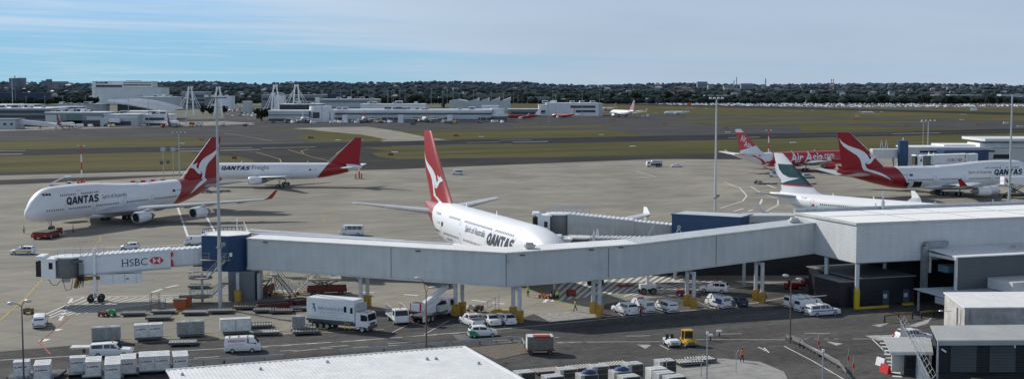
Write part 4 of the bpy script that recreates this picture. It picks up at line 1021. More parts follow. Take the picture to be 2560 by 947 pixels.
def hsbc(t, L, zf, hgt):
    # local +y side faces the camera when the bridge runs towards -x
    def P(x): return zf(x)-.2
    sgn = 1 if abs(t.rotation_euler.z) > math.pi/2 else -1
    y = sgn*1.512
    pl = MB(); xa, xb = L*.42, L*.95
    pl.add([(xa,y,P(xa)+.15),(xb,y,P(xb)+.15),(xb,y,P(xb)+hgt+.05),(xa,y,P(xa)+hgt+.05)], [(0,1,2,3)]); pl.build('advert_panel', mat('advert_white', (.72,.74,.78), .4, var=.05), t, fix=False)
    along = -1 if sgn > 0 else 1
    x0 = L*.655 if along < 0 else L*.55; z0 = P(x0)+.62; k = (P(x0+along)-P(x0))
    vf = text2d('HSBC', 3.75, 1.1)
    mapped('lettering', vf, lambda a, b: (x0+along*a, y+sgn*.01, z0+b+k*a), M_navy, t)
    sf = MB()       # serifs
    for a, b in ((.0,0),(.0,1.08),(.62,0),(.62,1.08),(1.98,0),(1.98,1.08)):
        sf.add([(x0+along*(a-.12), y+sgn*.012, z0+b+k*a),(x0+along*(a+.28), y+sgn*.012, z0+b+k*a),(x0+along*(a+.28), y+sgn*.012, z0+b+.07+k*a),(x0+along*(a-.12), y+sgn*.012, z0+b+.07+k*a)], [(0,1,2,3)])
    sf.build('lettering', M_navy, t, fix=False)
    xe = x0+along*5.1; ze = P(xe)+1.2; yy = y+sgn*.01
    em = MB()
    for tri in ([(-.55,.55),(.55,.55),(0,0)],[(-.55,-.55),(.55,-.55),(0,0)],[(-1.1,0),(-.55,.55),(-.55,-.55)],[(1.1,0),(.55,.55),(.55,-.55)]):
        em.add([(xe+along*a, yy, ze+b) for a, b in tri], [(0,1,2)])
    em.build('emblem', M_sign, t, fix=False)
    xs = xe+along*2.3; zs = P(xs)
    em = MB()
    for q in ([(-.2,.1),(.25,.1),(.12,1.0),(-.2,1.3)],[(-.2,1.45),(.12,1.7),(.25,hgt-.05),(-.2,hgt-.05)]): em.add([(xs+along*a, yy, zs+b) for a, b in q], [(0,1,2,3)])
    em.build('stripe', M_sign, t, fix=False)
def hsbc_near(t, L, zf, hgt):
    hsbc(t, L, zf, hgt)
    m = MB(); m.box(L*.50,L*.83,-1.3,1.3,zf(L*.7)-2.15,zf(L*.7)-.62); m.build('air_conditioner', M_white, t)
    m = MB(); 
    for i in range(3): m.box(L*.50+.8+i*1.7,L*.50+.84+i*1.7,1.302,1.31,zf(L*.7)-2.1,zf(L*.7)-.7)
    m.box(L*.50+1.9,L*.50+2.3,1.303,1.315,zf(L*.7)-1.5,zf(L*.7)-1.3); m.build('access_panel', M_dgrey, t)
    c = MB()
    for i in range(6):
        x = L+.1-i*.16; c.path([(x,2.1,zf(L)+hgt-.8),(x,2.12,zf(L)-.3),(x+.1,2.1,zf(L)-1.6-.3*(i%3)),(x-.12,2.05,zf(L)-.2)], .045)
    c.path([(L+4.4,1.2,zf(L)-.8),(L+3.9,1.2,zf(L)-1.7),(L+3.2,1.2,zf(L)-1.75),(L+2.6,1.2,zf(L)-1.0)], .05); c.build('cable', M_black, t); c = MB(); c.path([(L+2.4,1.1,zf(L)-.9),(L+2.0,1.1,zf(L)-2.6),(L+1.2,1.1,zf(L)-2.5),(L+.9,1.1,zf(L)-.9)], .04)
    c.build('cable', M_black, t)
    h = MB(); h.tube((L-1.2,1.2,zf(L)-.9),(L+.2,1.7,zf(L)-.9),.35); h.tube((L+.1,1.8,zf(L)-.7),(L+.5,1.8,zf(L)-2.2),.3); h.tube((L-3,1.2,zf(L)-.85),(L-1.2,1.2,zf(L)-.9),.28); h.build('hose_basket', mat('ochre_hose', (.30,.17,.04), .7, var=.3), t)
    b = MB(); b.box(L+1.4,L+2.6,-.5,.5,zf(L)-1.5,zf(L)-.76); b.build('cab_motor', M_galv, t)
    p = MB(); p.box(L-.6,L+1.0,1.52,2.1,zf(L)+1.6,zf(L)+2.0); p.build('floodlight_bar', M_dgrey, t)
bridge('white jet bridge with red and white bank sign, cab swung left of the blue rotunda', (-48.3,198.4), (-66.1,194.1), 5.6, 4.7, 2.32, .26, R(-8), .50, True, None, hsbc_near)
bridge('upper grey jet bridge reaching the double decker, between blue block and white fuselage', (28.5,218.2), (9.6,219.6), 6.4, 8.2, 2.8, .40, R(4), 0, True, C_tung)
def hang(t, L, zf, hgt):
    for x in (L*.18, L*.42):
        m = MB(); m.tube((x-1.0,1.2,zf(x)+hgt+.1),(x,1.2,zf(x)+hgt+2.0),.07); m.tube((x+1.0,1.2,zf(x)+hgt+.1),(x,1.2,zf(x)+hgt+2.0),.07); m.lathe([(-.1,.12),(-.1,.3),(.1,.3),(.1,.12)], 'y', (x,1.2,zf(x)+hgt+2.2), 12); m.build('lifting_frame', M_galv, t)
bridge('lower grey jet bridge beside the double decker, just behind the walkway roof', (30.5,206.8), (13.0,211.0), 5.3, 5.2, 2.7, .36, R(6), .8, True, C_tung, hang)

# ---- blue block beyond the ramp, and the low link to the main building
bb = thing('plant_block', 'plain dark blue flat roofed block behind the walkway ramp', 'building', (33, 213, 0), math.atan2(-5.9, 10.65))
m = MB(); A = V2(27.05,215.6); B = V2(37.7,209.7); n = V2(.485,.875)*6.2
m.prism([tuple(A),tuple(B),tuple(B+n),tuple(A+n)], 5.2, 11.25); wp('wall', m, C_blue, bb)
m = MB(); e = V2(.875,-.485)*.12; m.prism([tuple(A-n*.02-e),tuple(B-n*.02+e),tuple(B+n*1.02+e),tuple(A+n*1.02-e)], 11.25, 11.45); wp('roof_edge', m, M_blue, bb)
m = MB(); m.prism([tuple(A+n*.06+e*2),tuple(B+n*.06-e*2),tuple(B+n*.94-e*2),tuple(A+n*.94+e*2)], 11.453, 11.47); wp('roof', m, C_roofg, bb)
m = MB()
for a in (A+n*.3, B+n*.3): m.bar((a.x,a.y,0),(a.x,a.y,5.2),.5)
wp('column', m, M_grey, bb)
lk = thing('link_corridor', 'low pale grey corridor with dark window band between blue block and big building', 'building', (42, 214.5, 0))
m = MB(); m.box(39.4,47.5,213.5,217.5,7.2,11.2); wp('wall', m, M_grey, lk)
m = MB(); m.box(39.3,47.6,213.3,217.6,11.2,11.4); wp('roof', m, C_roofg, lk)
m = MB(); m.box(40.0,45.2,213.44,213.49,9.2,10.2); wp('window', m, M_glass, lk)
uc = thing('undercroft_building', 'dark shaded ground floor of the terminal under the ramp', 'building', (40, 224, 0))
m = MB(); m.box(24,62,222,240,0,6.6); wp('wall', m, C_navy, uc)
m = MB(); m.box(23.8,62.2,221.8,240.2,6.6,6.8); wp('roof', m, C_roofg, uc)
m = MB(); 
for i, x in enumerate((26.5,31,34.5,39)): m.box(x,x+1.6,221.9,221.99,2.6,4.0)
wp('service_panel', m, M_grey, uc)

# ---- main terminal building with lit end wall
E1 = V2(.95, .312).normalized(); E2 = V2(-.312, .95).normalized(); CB = V2(50.9, 188.0)
tb = thing('terminal_building', 'large pale ribbed flat roofed terminal with one sunlit end wall, raised on columns', 'building', (CB.x, CB.y, 0), math.atan2(E1.y, E1.x))
def lb(nm, x0, x1, y0, y1, z0, z1, mm, root=None, **kw): return MB().box(x0,x1,y0,y1,z0,z1).build(nm, mm, root or tb, **kw)
lb('wall', 0, 45, 0, 17.5, 6.85, 12.75, C_white)
m = MB(); m.box(-.15,45.2,-.15,17.7,12.75,12.85); m.build('roof', mat('white_roof_membrane', (.86,.87,.86), .6, var=.05, scale=.15), tb)
m = MB(); m.box(-.2,45.2,17.0,17.75,12.853,13.35); m.build('parapet', M_galv, tb)
m = MB()
for x in (11, 21.5, 32): m.box(x,x+.12,.1,16.9,12.853,12.90)
m.box(.1,45,9.0,9.1,12.853,12.895); m.build('roof_seam', M_grey, tb)
m = MB(); m.box(-.22,.02,-.22,17.6,12.5,12.853); m.box(-.22,45.2,-.24,-.153,12.55,12.853); m.build('gutter', M_trim, tb)
m = MB()
for x in (2.2, 3.4, 14.5, 26, 37.5): m.tube((x,16.7,12.85),(x,16.7,13.75),.07); m.box(x-.15,x+.15,16.6,16.8,13.75,13.85)
m.build('roof_post', M_galv, tb)
m = MB(); m.box(15.6,16.0,16.4,16.8,12.9,14.2); m.tube((15.8,16.6,14.2),(15.8,16.6,15.9),.14); m.build('siren_mast', M_galv, tb)
lb('soffit', .05, 45, .05, 17.4, 6.7, 6.85, M_dgrey)
for x, y in ((.35,.1),(.35,8.5),(11.2,9)):
    m = MB(); m.tube((x,y,0),(x,y,6.7),.33,n=14); o = m.build('column', MATS['column_paint'], tb, smooth=True)
    m = MB(); m.tube((x,y,0),(x,y,3.0),.45,n=14); m.build('column_guard', mat('bright_yellow_guard', (.62,.45,.02), .5, var=.15), o, smooth=True)
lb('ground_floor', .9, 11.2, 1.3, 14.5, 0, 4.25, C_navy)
lb('ground_floor', -1.9, .86, 1.2, 8.2, 0, 3.9, C_navy)
lb('ground_floor_roof', .75, 11.3, 1.0, 15, 4.253, 4.4, C_roofd); lb('ground_floor_roof', -2.05, .74, 1.0, 8.4, 3.903, 4.05, C_roofd)
for x in (5.6, 9.2):
    o = lb('door', x, x+1.1, 1.22, 1.295, .1, 2.3, mat('grey_blue_door', (.06,.08,.13), .5, var=.1)); 
    m = MB(); m.box(x+.1,x+.75,1.19,1.217,1.15,1.75); m.build('notice', M_offwhite, o)
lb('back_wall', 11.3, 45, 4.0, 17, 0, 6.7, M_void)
lb('wheel_stop', 8.6,10.4,.2,.7,0,.35, MATS['bright_yellow_guard']); m = MB(); m.box(-.3,5.5,-.6,-.1,.0,.35); m.build('wheel_stop', MATS['bright_yellow_guard'], tb, bevel=.04)
m = MB(); m.bar((11.6,-.45,2.0),(11.6,-.45,9.0),.85,.75); m.bar((11.6,-.45,9.0),(12.1,-.45,9.4),.8,.75); m.bar((11.9,-.45,9.3),(15.6,-.45,9.3),.75,.7); m.build('air_duct', mat('tin_duct', (.33,.35,.36), .45, .4, var=.2), tb)
# annex on its near side
an = thing('terminal_annex', 'dark grey ribbed annex with white roof and open left end against the big building', 'building', (62, 190, 0), math.atan2(E1.y, E1.x))
ao = CB + E1*12.3
an.location = (ao.x, ao.y, 0)
def ab(nm, x0, x1, y0, y1, z0, z1, mm, **kw): return MB().box(x0,x1,y0,y1,z0,z1).build(nm, mm, an, **kw)
m = MB(); m.add([(-.2,-7.3,8.05),(34,-7.3,8.05),(34,-.26,8.5),(-.2,-.26,8.5),(-.2,-7.3,8.2),(34,-7.3,8.2),(34,-.26,8.65),(-.2,-.26,8.65)], [(3,2,1,0),(4,5,6,7),(0,1,5,4),(1,2,6,5),(2,3,7,6),(3,0,4,7)]); m.build('roof', C_roof, an)
ab('front_wall', 0, 34, -7.0, -6.8, 2.6, 8.05, C_dark); ab('frame', -.12, .22, -7.08, -6.75, 0, 8.05, M_offwhite); ab('frame', -.1, .15, -1.0, -.6, 5, 8.2, M_offwhite)
ab('fascia', -.25, .0, -7.2, -.5, 7.6, 8.05, M_offwhite); ab('beam', .6, 9, -4.4, -2.0, 5.4, 6.4, mat('steel_blue_beam', (.10,.17,.22), .5, var=.2))
m = MB(); m.taper(13,15,-3.8,-2.6,8.45,13.4,14.6,-3.6,-2.8,8.9); m.box(12.9,15.1,-3.9,-2.5,8.9,9.0); m.build('roof_vent', M_trim, an)
m = MB(); m.tube((19,-6,8.2),(19,-6,8.9),.1); m.tube((2,-3.5,8.3),(2,-3.5,8.7),.08); m.build('roof_pipe', M_galv, an)
m = MB(); m.add([(-5.0,-13.5,2.95),(34,-13.5,2.95),(34,-7.1,3.2),(-5.0,-4.0,3.2),(-5.0,-13.5,3.1),(34,-13.5,3.1),(34,-7.1,3.35),(-5.0,-4.0,3.35)], [(3,2,1,0),(4,5,6,7),(0,1,5,4),(1,2,6,5),(2,3,7,6),(3,0,4,7)]); m.build('canopy', C_roofg, an)
for x, y in ((-4.6,-4.6),(-4.6,-12.8)): ab('post', x, x+.22, y, y+.22, 0, 2.95, M_grey)
ab('store', 5.5, 20, -12.5, -7.1, 3.36, 4.9, M_offwhite); ab('sign', -4.95,-4.9,-12.6,-9.6,2.2,2.8, M_sign); ab('sign_band', -5.0,-4.951,-13.4,-9,2.0,2.95, M_grey)
# white shed
sh = thing('storage_shed', 'white walled shed with bright ribbed roof below the dark annex', 'shed', (58.6, 164, 0), 0)
S1 = V2(58.6,163.9); S2 = V2(59.6,174.6); dx_ = V2(.995,.03)
m = MB(); q = S1+dx_*18; r = S2+dx_*18; m.prism([tuple(S1),tuple(q),tuple(r),tuple(S2)], 0, 4.3); wp('wall', m, mat('stained_render', (.50,.49,.47), .85, var=.3, scale=.5), sh)
m = MB(); m.add([(S1.x-.2,S1.y-.25,4.3),(q.x,q.y-.25,4.3),(r.x,r.y,4.55),(S2.x-.2,S2.y,4.55),(S1.x-.2,S1.y-.25,4.45),(q.x,q.y-.25,4.45),(r.x,r.y,4.7),(S2.x-.2,S2.y,4.7)], [(3,2,1,0),(4,5,6,7),(0,1,5,4),(1,2,6,5),(2,3,7,6),(3,0,4,7)]); wp('roof', m, C_roof, sh)
m = MB(); m.box(58.3,58.5,166,166.2,0,4); m.bar((58.3,168,3.2),(57.0,168,3.2),.06); m.lathe([(0,.05),(.05,.3),(.18,.22),(.2,.03)], 'z', (56.9,168,3.15), 10); wp('wall_lamp', m, M_galv, sh)
m = MB(); m.box(59.3,59.6,163.72,163.82,.5,3.9); wp('downpipe', m, M_galv, sh)
# dark canopy at bottom right and the guard booth
cp = thing('loading_canopy', 'flat grey canopy over a dark loading bay at the bottom right', 'canopy', (52, 142, 0))
m = MB(); m.add([(47.3,140.6,4.6),(70,141.2,4.6),(70,148.5,5.0),(48.7,147.3,5.0),(47.3,140.6,4.75),(70,141.2,4.75),(70,148.5,5.15),(48.7,147.3,5.15)], [(3,2,1,0),(4,5,6,7),(0,1,5,4),(1,2,6,5),(2,3,7,6),(3,0,4,7)]); wp('roof', m, mat('flat_grey_roof', (.40,.41,.41), .6, var=.12, scale=.3), cp)
m = MB(); m.bar((47.3,140.5,4.45),(70,141.1,4.45),.2,.5); wp('fascia', m, M_grey, cp)
m = MB(); m.tube((47.5,140.9,0),(47.5,140.9,4.5),.12); wp('post', m, M_galv, cp)
m = MB(); m.box(48.8,72,145.5,146.8,0,4.6); wp('back_wall', m, C_navy, cp)
m = MB(); m.box(50.5,53.5,145.4,145.48,.1,3.4); m.box(55,58,145.4,145.48,.1,3.4); wp('roller_door', m, C_dark, cp)
m = MB(); m.tube((47.9,140.8,3.7),(48.2,140.3,3.5),.1); m.tube((56,140.9,4.3),(56,140.6,3.9),.08); wp('security_camera', m, M_white, cp)
gb = thing('guard_booth', 'small grey roofed guard booth beside the zebra striped lane edge', 'booth', (45, 144, 0))
m = MB(); m.prism([(42.75,142.8),(47.6,142.8),(50.0,151.0),(44.3,151.0)], 2.85, 3.0); wp('roof', m, MATS['flat_grey_roof'], gb)
m = MB(); m.box(42.75,47.6,142.7,142.797,2.65,2.97); wp('fascia', m, M_offwhite, gb)
m = MB(); m.prism([(44.6,143.6),(47.4,143.6),(49.4,150.0),(46.6,150.0)], 0, 2.85); wp('wall', m, C_navy, gb)
m = MB(); m.box(43.4,44.75,144.2,144.5,.5,2.85); wp('side_panel', m, M_trim, gb)
m = MB(); m.box(45.0,46.6,143.50,143.59,1.0,2.2); wp('window', m, M_glass, gb)
m = MB()
for i in range(14): m.box(44.6+i*.38,44.75+i*.38,151.02,152.2,2.8,2.86)
wp('pergola', m, M_offwhite, gb)
# tall mesh fence with wire arms
fe = thing('mesh_fence', 'tall steel mesh fence with angled wire arms running past the guard booth', 'fence', (46.5, 146, 0))
F0 = V2(49.8,162.0); F1 = V2(42.9,129.0); nn = 12
m = MB(); w_ = MB(); ar = MB()
for i in range(nn+1):
    p = F0.lerp(F1, i/nn); m.tube((p.x,p.y,0),(p.x,p.y,3.0),.05,n=6)
    for s in (-1, 1): ar.bar((p.x,p.y,3.0),(p.x+s*.45,p.y,3.5),.05)
N_ = 150
for i in range(N_):
    p = F0.lerp(F1, i/N_); w_.bar((p.x,p.y,.05),(p.x,p.y,2.95),.018,.03)
for z in (.1,1.0,2.0,2.95): w_.bar((F0.x,F0.y,z),(F1.x,F1.y,z),.03)
for s in (-1, 1):
    for k in (.2,.45): ar.tube((F0.x+s*k,F0.y,3.0+k*1.1),(F1.x+s*k,F1.y,3.0+k*1.1),.012,n=4)
wp('post', m, M_galv, fe); wp('mesh', w_, M_galv, fe); wp('wire_arm', ar, M_galv, fe)

# ---- white shed roof in the foreground
fr = thing('foreground_building', 'low building in the foreground, its broad white ribbed roof cut by the frame', 'building', (-5.15, 136.0, 0), math.atan2(11.5, 29))
def fb(nm, x0, x1, y0, y1, z0, z1, mm): return MB().box(x0,x1,y0,y1,z0,z1).build(nm, mm, fr)
fb('wall', -30.9, -.25, -24, -.3, 0, 4.85, M_offwhite)
C_fr = corr('bright_ribbed_roof', (.74,.75,.74), 0, .40, .022, rough=.55, grime=.20, rib=.07)
fb('roof', -31.2, 0, -25, 0, 4.85, 5.0, C_fr)
m = MB()
for i in range(56): m.box(-31.1+i*.555,-30.85+i*.555,-.35,-.02,5.003,5.05)
m.build('ridge_cap', M_grey, fr)
m = MB(); m.box(-.2,.12,-25,.1,4.7,5.06); m.box(-31.2,.12,.003,.14,4.75,5.06); m.build('gutter', M_white, fr)
for x, y in ((-15.6,-2.6),(-4.9,-5.2),(-5.8,-5.0),(-1.6,-8.9),(-22.5,-3.4),(-30,-3)):
    MB().taper(x-.18,x+.18,y-.18,y+.18,5.003,x-.1,x+.1,y-.1,y+.1,5.25).build('roof_vent', M_galv, fr)
# ================================================================ VEHICLES, EQUIPMENT AND PEOPLE
def at(u, v, dy=.8):
    p = G(u, v); return Vector((p.x, p.y+dy, 0))
M_grn = mat('green_panel', (.01,.30,.17), .35, var=.1, coat=.2); M_sil = mat('silver_paint', (.42,.44,.46), .35, .3, var=.1)
M_bluep = mat('blue_panel_paint', (.02,.05,.22), .35, var=.1, coat=.2); M_dkblue = mat('dark_blue_paint', (.03,.05,.10), .3, var=.1, coat=.3)
M_amber = mat('amber_lens', (.75,.25,.02), .25, var=.05); M_plate = mat('number_plate', (.6,.5,.12), .5, var=.05)
# stations: x, belt height, roof height (no cabin where roof is just above belt)
KIND = {
 'hatch': dict(L=3.8, W=1.70, st=[(-1.9,.55,.60),(-1.86,.90,.94),(-1.78,.95,1.02),(-1.38,.98,1.45),(-.2,.98,1.51),(.38,.98,1.42),(1.12,.95,1.0),(1.68,.78,.83),(1.9,.50,.55)], win=[(-1.3,-.55),(-.45,.45)], ws=(.40,1.08), rw=(-1.74,-1.42), wb=(-1.2,1.22)),
 'sedan': dict(L=4.6, W=1.78, st=[(-2.3,.55,.60),(-2.25,.92,.96),(-1.62,.97,1.02),(-.95,.95,1.40),(-.1,.95,1.46),(.5,.94,1.38),(1.25,.90,.95),(2.05,.76,.80),(2.3,.5,.55)], win=[(-1.0,-.3),(-.2,.6)], ws=(.54,1.2), rw=(-1.55,-1.0), wb=(-1.4,1.4)),
 'wagon': dict(L=4.75, W=1.82, st=[(-2.37,.6,.65),(-2.33,.98,1.05),(-2.22,1.02,1.25),(-1.98,1.05,1.62),(-.2,1.05,1.70),(.45,1.04,1.60),(1.15,1.0,1.05),(2.1,.88,.93),(2.37,.55,.6)], win=[(-1.85,-1.05),(-.98,-.25),(-.18,.6)], ws=(.50,1.1), rw=(-2.2,-2.0), wb=(-1.4,1.42)),
 'van': dict(L=4.5, W=1.75, st=[(-2.25,.6,.66),(-2.22,1.05,1.45),(-2.12,1.08,1.90),(.9,1.08,1.96),(1.35,1.06,1.88),(1.98,1.02,1.08),(2.2,.78,.84),(2.25,.45,.5)], win=[(.55,1.55)], ws=(1.40,1.94), rw=(-2.2,-2.14), wb=(-1.25,1.15)),
 'bus': dict(L=5.4, W=1.90, st=[(-2.7,.6,.66),(-2.68,1.2,1.75),(-2.55,1.22,2.28),(1.3,1.22,2.34),(1.75,1.2,2.2),(2.42,1.1,1.16),(2.66,.8,.85),(2.7,.45,.5)], win=[(-2.4,-1.4),(-1.3,-.3),(-.2,.8),(.95,1.9)], ws=(1.8,2.38), rw=(-2.66,-2.57), wb=(-1.55,1.5)),
 'canopy': dict(L=5.1, W=1.80, st=[(-2.55,.6,.66),(-2.52,1.02,1.06),(-2.42,1.05,1.62),(-.55,1.06,1.72),(.15,1.05,1.74),(.6,1.04,1.66),(1.2,1.0,1.05),(2.25,.92,.96),(2.55,.55,.6)], win=[(-2.25,-.95),(-.8,-.08),(0,.7)], ws=(.65,1.15), rw=(-2.5,-2.44), wb=(-1.5,1.55)),
 'ute': dict(L=5.1, W=1.80, st=[(-2.55,.6,.66),(-2.53,1.0,1.04),(-.85,1.02,1.06),(-.78,1.05,1.68),(.1,1.05,1.74),(.6,1.04,1.66),(1.2,1.0,1.05),(2.25,.92,.96),(2.55,.55,.6)], win=[(-.68,-.08),(0,.7)], ws=(.65,1.15), rw=(-.84,-.79), wb=(-1.5,1.55)),
}
def ring_(x, zb, zr, W):
    w = W/2; cab = zr-zb > .12
    wt = w*(.80 if cab else .93); nose = .86 if abs(x) > 0 and False else 1
    return [(x,-w*.90,.24),(x,-w,.42),(x,-w,zb-.10),(x,-w*.965,zb),(x,-wt,zr-.03),(x,-wt*.86,zr),(x,wt*.86,zr),(x,wt,zr-.03),(x,w*.965,zb),(x,w,zb-.10),(x,w,.42),(x,w*.90,.24)]
def wheel_(parent, x, y, r=.32, w=.2, rim=None):
    t = MB(); t.lathe([(-w/2,r*.6),(-w/2,r*.93),(-w*.3,r),(w*.3,r),(w/2,r*.93),(w/2,r*.6)], 'y', (x,y,r), 16); o = t.build('wheel', M_black, parent, smooth=True)
    s = 1 if y > 0 else -1
    t = MB(); t.lathe([(s*(w/2-.03),.01),(s*(w/2-.01),r*.35),(s*(w/2+.004),r*.6),(s*(w/2-.04),r*.63)], 'y', (x,y,r), 12); t.build('rim', rim or M_sil, o)
    return o
def car(kind, label, loc, deg, paint=None, cat='car', name='parked_car', group=None, glass_rear=True, bar=None, stripes=(), rack=False, tail=None):
    k = KIND[kind]; paint = paint or M_white; L, W = k['L'], k['W']; s_ = k['st']
    t = thing(name, label, cat, loc, R(deg), group)
    zb = lambda x: float(np.interp(x, [a[0] for a in s_], [a[1] for a in s_])); zr = lambda x: float(np.interp(x, [a[0] for a in s_], [a[2] for a in s_]))
    rings = []
    for i, (x, b, r) in enumerate(s_):
        sc = .90 if i in (0, len(s_)-1) else (.965 if i == len(s_)-2 else 1)
        rings.append([(p[0], p[1]*sc, p[2]) for p in ring_(x, b, r, W)])
    MB().loft(rings).build('body', paint, t, smooth=True)
    lo = MB(); lo.box(-L/2+.1,L/2-.1,-W*.44,W*.44,.16,.26); lo.build('underbody', M_black, t)
    gm = MB()
    def side(x0, x1, s, a=.14, b=.86, off=.012):
        P = []
        for x, f in ((x0,a),(x1,a),(x1,b),(x0,b)):
            B = W/2*.965; T = W/2*.80; z = zb(x)+f*(zr(x)-.03-zb(x)); y = B+f*(T-B); P.append((x, s*(y+off), z))
        return P
    for s in (-1, 1):
        for a, b in k['win']:
            MB().add(side(a, b, s), [(0,1,2,3)]).build('side_window', M_glass, t, fix=False)
    def cross(x0, x1, nm, d):
        z0, z1 = zr(x0), zr(x1); n = Vector((-(z1-z0), 0, x1-x0)).normalized()*.014
        if n.z < 0: n = -n
        ww = lambda x: W/2*.80*.84 if (zr(x)-zb(x)) > .3 else W/2*.86
        P = [(x0, -ww(x0), z0),(x1, -ww(x1), z1),(x1, ww(x1), z1),(x0, ww(x0), z0)]
        MB().add([tuple(Vector(p)+n) for p in P], [(0,1,2,3)]).build(nm, M_glass, t, fix=False)
    cross(*k['ws'], 'windscreen', 1)
    if glass_rear:
        if kind in ('van', 'bus', 'canopy', 'ute'):
            x = k['rw'][0]-.03 if kind != 'ute' else -.86; z0, z1 = zb(k['rw'][1])+.16, zr(k['rw'][1])-.14
            MB().add([(x-.06,-W*.36,z0),(x-.06,W*.36,z0),(x+.02,W*.33,z1),(x+.02,-W*.33,z1)], [(0,1,2,3)]).build('rear_window', M_glass, t, fix=False)
        else: cross(*k['rw'], 'rear_window', -1)
    for x in k['wb']:
        for s in (-1, 1): wheel_(t, x, s*(W/2-.09), .33 if kind in ('canopy','ute','wagon','bus') else .30)
    xf = L/2-.05; hz = s_[-2][1]-.13
    for s in (-1, 1):
        MB().box(xf-.16,xf+.012,s*W*.34-.17,s*W*.34+.17,hz-.07,hz+.07).build('headlight', M_lamp_w, t)
        z = 1.0 if kind in ('van','bus','wagon','hatch') else .82
        MB().box(-L/2-.012,-L/2+.12,s*W*.435-.09,s*W*.435+.06,z-.26,z-.02).build('tail_light', M_lamp_r, t)
        MB().box(.95 if kind != 'van' else 1.5,1.1 if kind != 'van' else 1.65,s*(W/2+.02) if s > 0 else s*(W/2+.2),s*(W/2+.2) if s > 0 else s*(W/2+.02),zb(.9)+.02,zb(.9)+.16).build('mirror', M_black, t)
    MB().box(L/2-.09,L/2+.02,-W*.42,W*.42,.30,.46).build('bumper', M_dgrey if kind in ('van','ute','canopy') else paint, t)
    MB().box(-L/2-.03,-L/2+.06,-W*.42,W*.42,.34,.48).build('bumper', M_dgrey if kind in ('ute','canopy','van') else paint, t)
    MB().box(-L/2-.042,-L/2-.032,-.26,.26,.50,.61).build('number_plate', M_plate, t)
    if kind == 'ute':
        m = MB(); m.box(-2.45,-.95,-.72,.72,1.045,1.075); m.build('load_bed', M_dgrey, t)
        m = MB()
        for s in (-1, 1): m.tube((-1.0,s*.7,1.05),(-1.0,s*.7,1.55),.035,n=6)
        m.tube((-1.0,-.7,1.55),(-1.0,.7,1.55),.035,n=6); m.build('sports_bar', M_galv, t)
    if bar:
        m = MB(); x = .1 if kind != 'van' else .4; zz = zr(x)
        m.box(x-.14,x+.14,-.5,.5,zz+.02,zz+.14); m.build('light_bar', bar, t)
    if rack:
        m = MB()
        for x in (-1.6,-.5,.6) if kind == 'van' else (-1.4,-.2): m.box(x-.04,x+.04,-W*.36,W*.36,zr(x)+.01,zr(x)+.09)
        m.build('roof_rack', M_dgrey, t)
    for (x0, x1, z0, z1, mm) in stripes:
        for s in (-1, 1):
            MB().add([(x0,s*(W/2+.008),z0),(x1,s*(W/2+.008),z0),(x1,s*(W/2+.008),z1),(x0,s*(W/2+.008),z1)], [(0,1,2,3)]).build('stripe', mm, t, fix=False)
    return t
A_ = 'vehicles parked under the walkway'
car('wagon', 'white wagon with yellow side band and roof bar, far left of the apron', at(53,637), 186, stripes=[(-1.9,1.7,.62,.86,M_yellow)], bar=M_dgrey, cat='car', name='patrol_car')
car('hatch', 'white hatchback driving just above the glazed bridge roof', at(322,625), 192)
car('van', 'white delivery van half hidden behind the dark blue rotunda', at(486,613), 184, cat='van', name='delivery_van')
car('bus', 'white minibus just above the far left walkway roof', at(877,589), 182, cat='minibus', name='minibus')
car('van', 'white passenger van alone on the open apron near the tall red fin', at(1143,437), 182, cat='van', name='passenger_van', stripes=[(-2.0,.4,1.12,1.62,M_glass)])
car('canopy', 'white pickup with canopy seen from behind, beside the red painted corner line', at(95,816), 107, cat='pickup', name='pickup')
t = car('canopy', 'white pickup with orange roof beacon and tail board on the service road', at(275,893), 7, cat='pickup', name='pickup')
m = MB(); m.box(-4.8,-2.5,-.75,.75,1.15,1.35); m.build('tail_board', M_offwhite, t); m = MB(); m.bar((-3.3,0,.5),(-3.3,0,1.15),.5,.3); m.build('board_leg', M_dgrey, t)
m = MB(); m.tube((.1,0,1.74),(.1,0,1.95),.09,n=8); m.build('beacon', M_amber, t); m = MB(); m.tube((-.35,.5,1.73),(-.35,.5,2.6),.015,n=4); m.build('aerial', M_black, t)
t = car('van', 'white tradesman van with red lettering driving on the service road', at(604,881), 9, cat='van', name='delivery_van', rack=True, stripes=[])
for s, x0, al in ((-1, -1.75, 1),):
    mapped('lettering', text2d('FREDON', 2.0, .30, 0, .012), lambda a, b: (x0+a, -(.875-(b+.42)*.0-.05*min(1,(b+.36)/.9))-.02, 1.36+b), M_sign, t)
    mapped('lettering', text2d('www.fredon.com.au', 1.9, .13), lambda a, b: (x0+.05+a, -.895, 1.0+b), M_ink, t)
car('ute', 'white pickup with open bed, leftmost of the three cars by the cherry picker', at(1178,815), 116, cat='pickup', name='pickup', group=None, bar=M_amber)
car('sedan', 'white sedan between the open bed pickup and a white hatchback', at(1224,812), 114)
car('hatch', 'white hatchback parked beside the yellow guarded column, right of the white sedan', at(1265,811), 114, rack=True)
t = car('hatch', 'white hatchback with green rear quarter driving along the service road', at(1206,843), 9, name='car')
for s in (-1, 1):
    m = MB(); m.add([(-1.84,s*.862,.36),(-.55,s*.862,.30),(-.75,s*.862,.62),(-1.1,s*.862,.86),(-1.45,s*.858,.95),(-1.82,s*.858,.93)], [(0,1,2,3,4,5)]); m.build('green_quarter', M_grn, t, fix=False)
m = MB(); m.add([(-1.925,-.74,.50),(-1.925,.74,.50),(-1.875,.78,.92),(-1.875,-.78,.92)], [(0,1,2,3)]); m.build('green_tailgate', M_grn, t, fix=False)
car('wagon', 'white wagon parked under the walkway, left of the blue striped van', at(1563,785), 119)
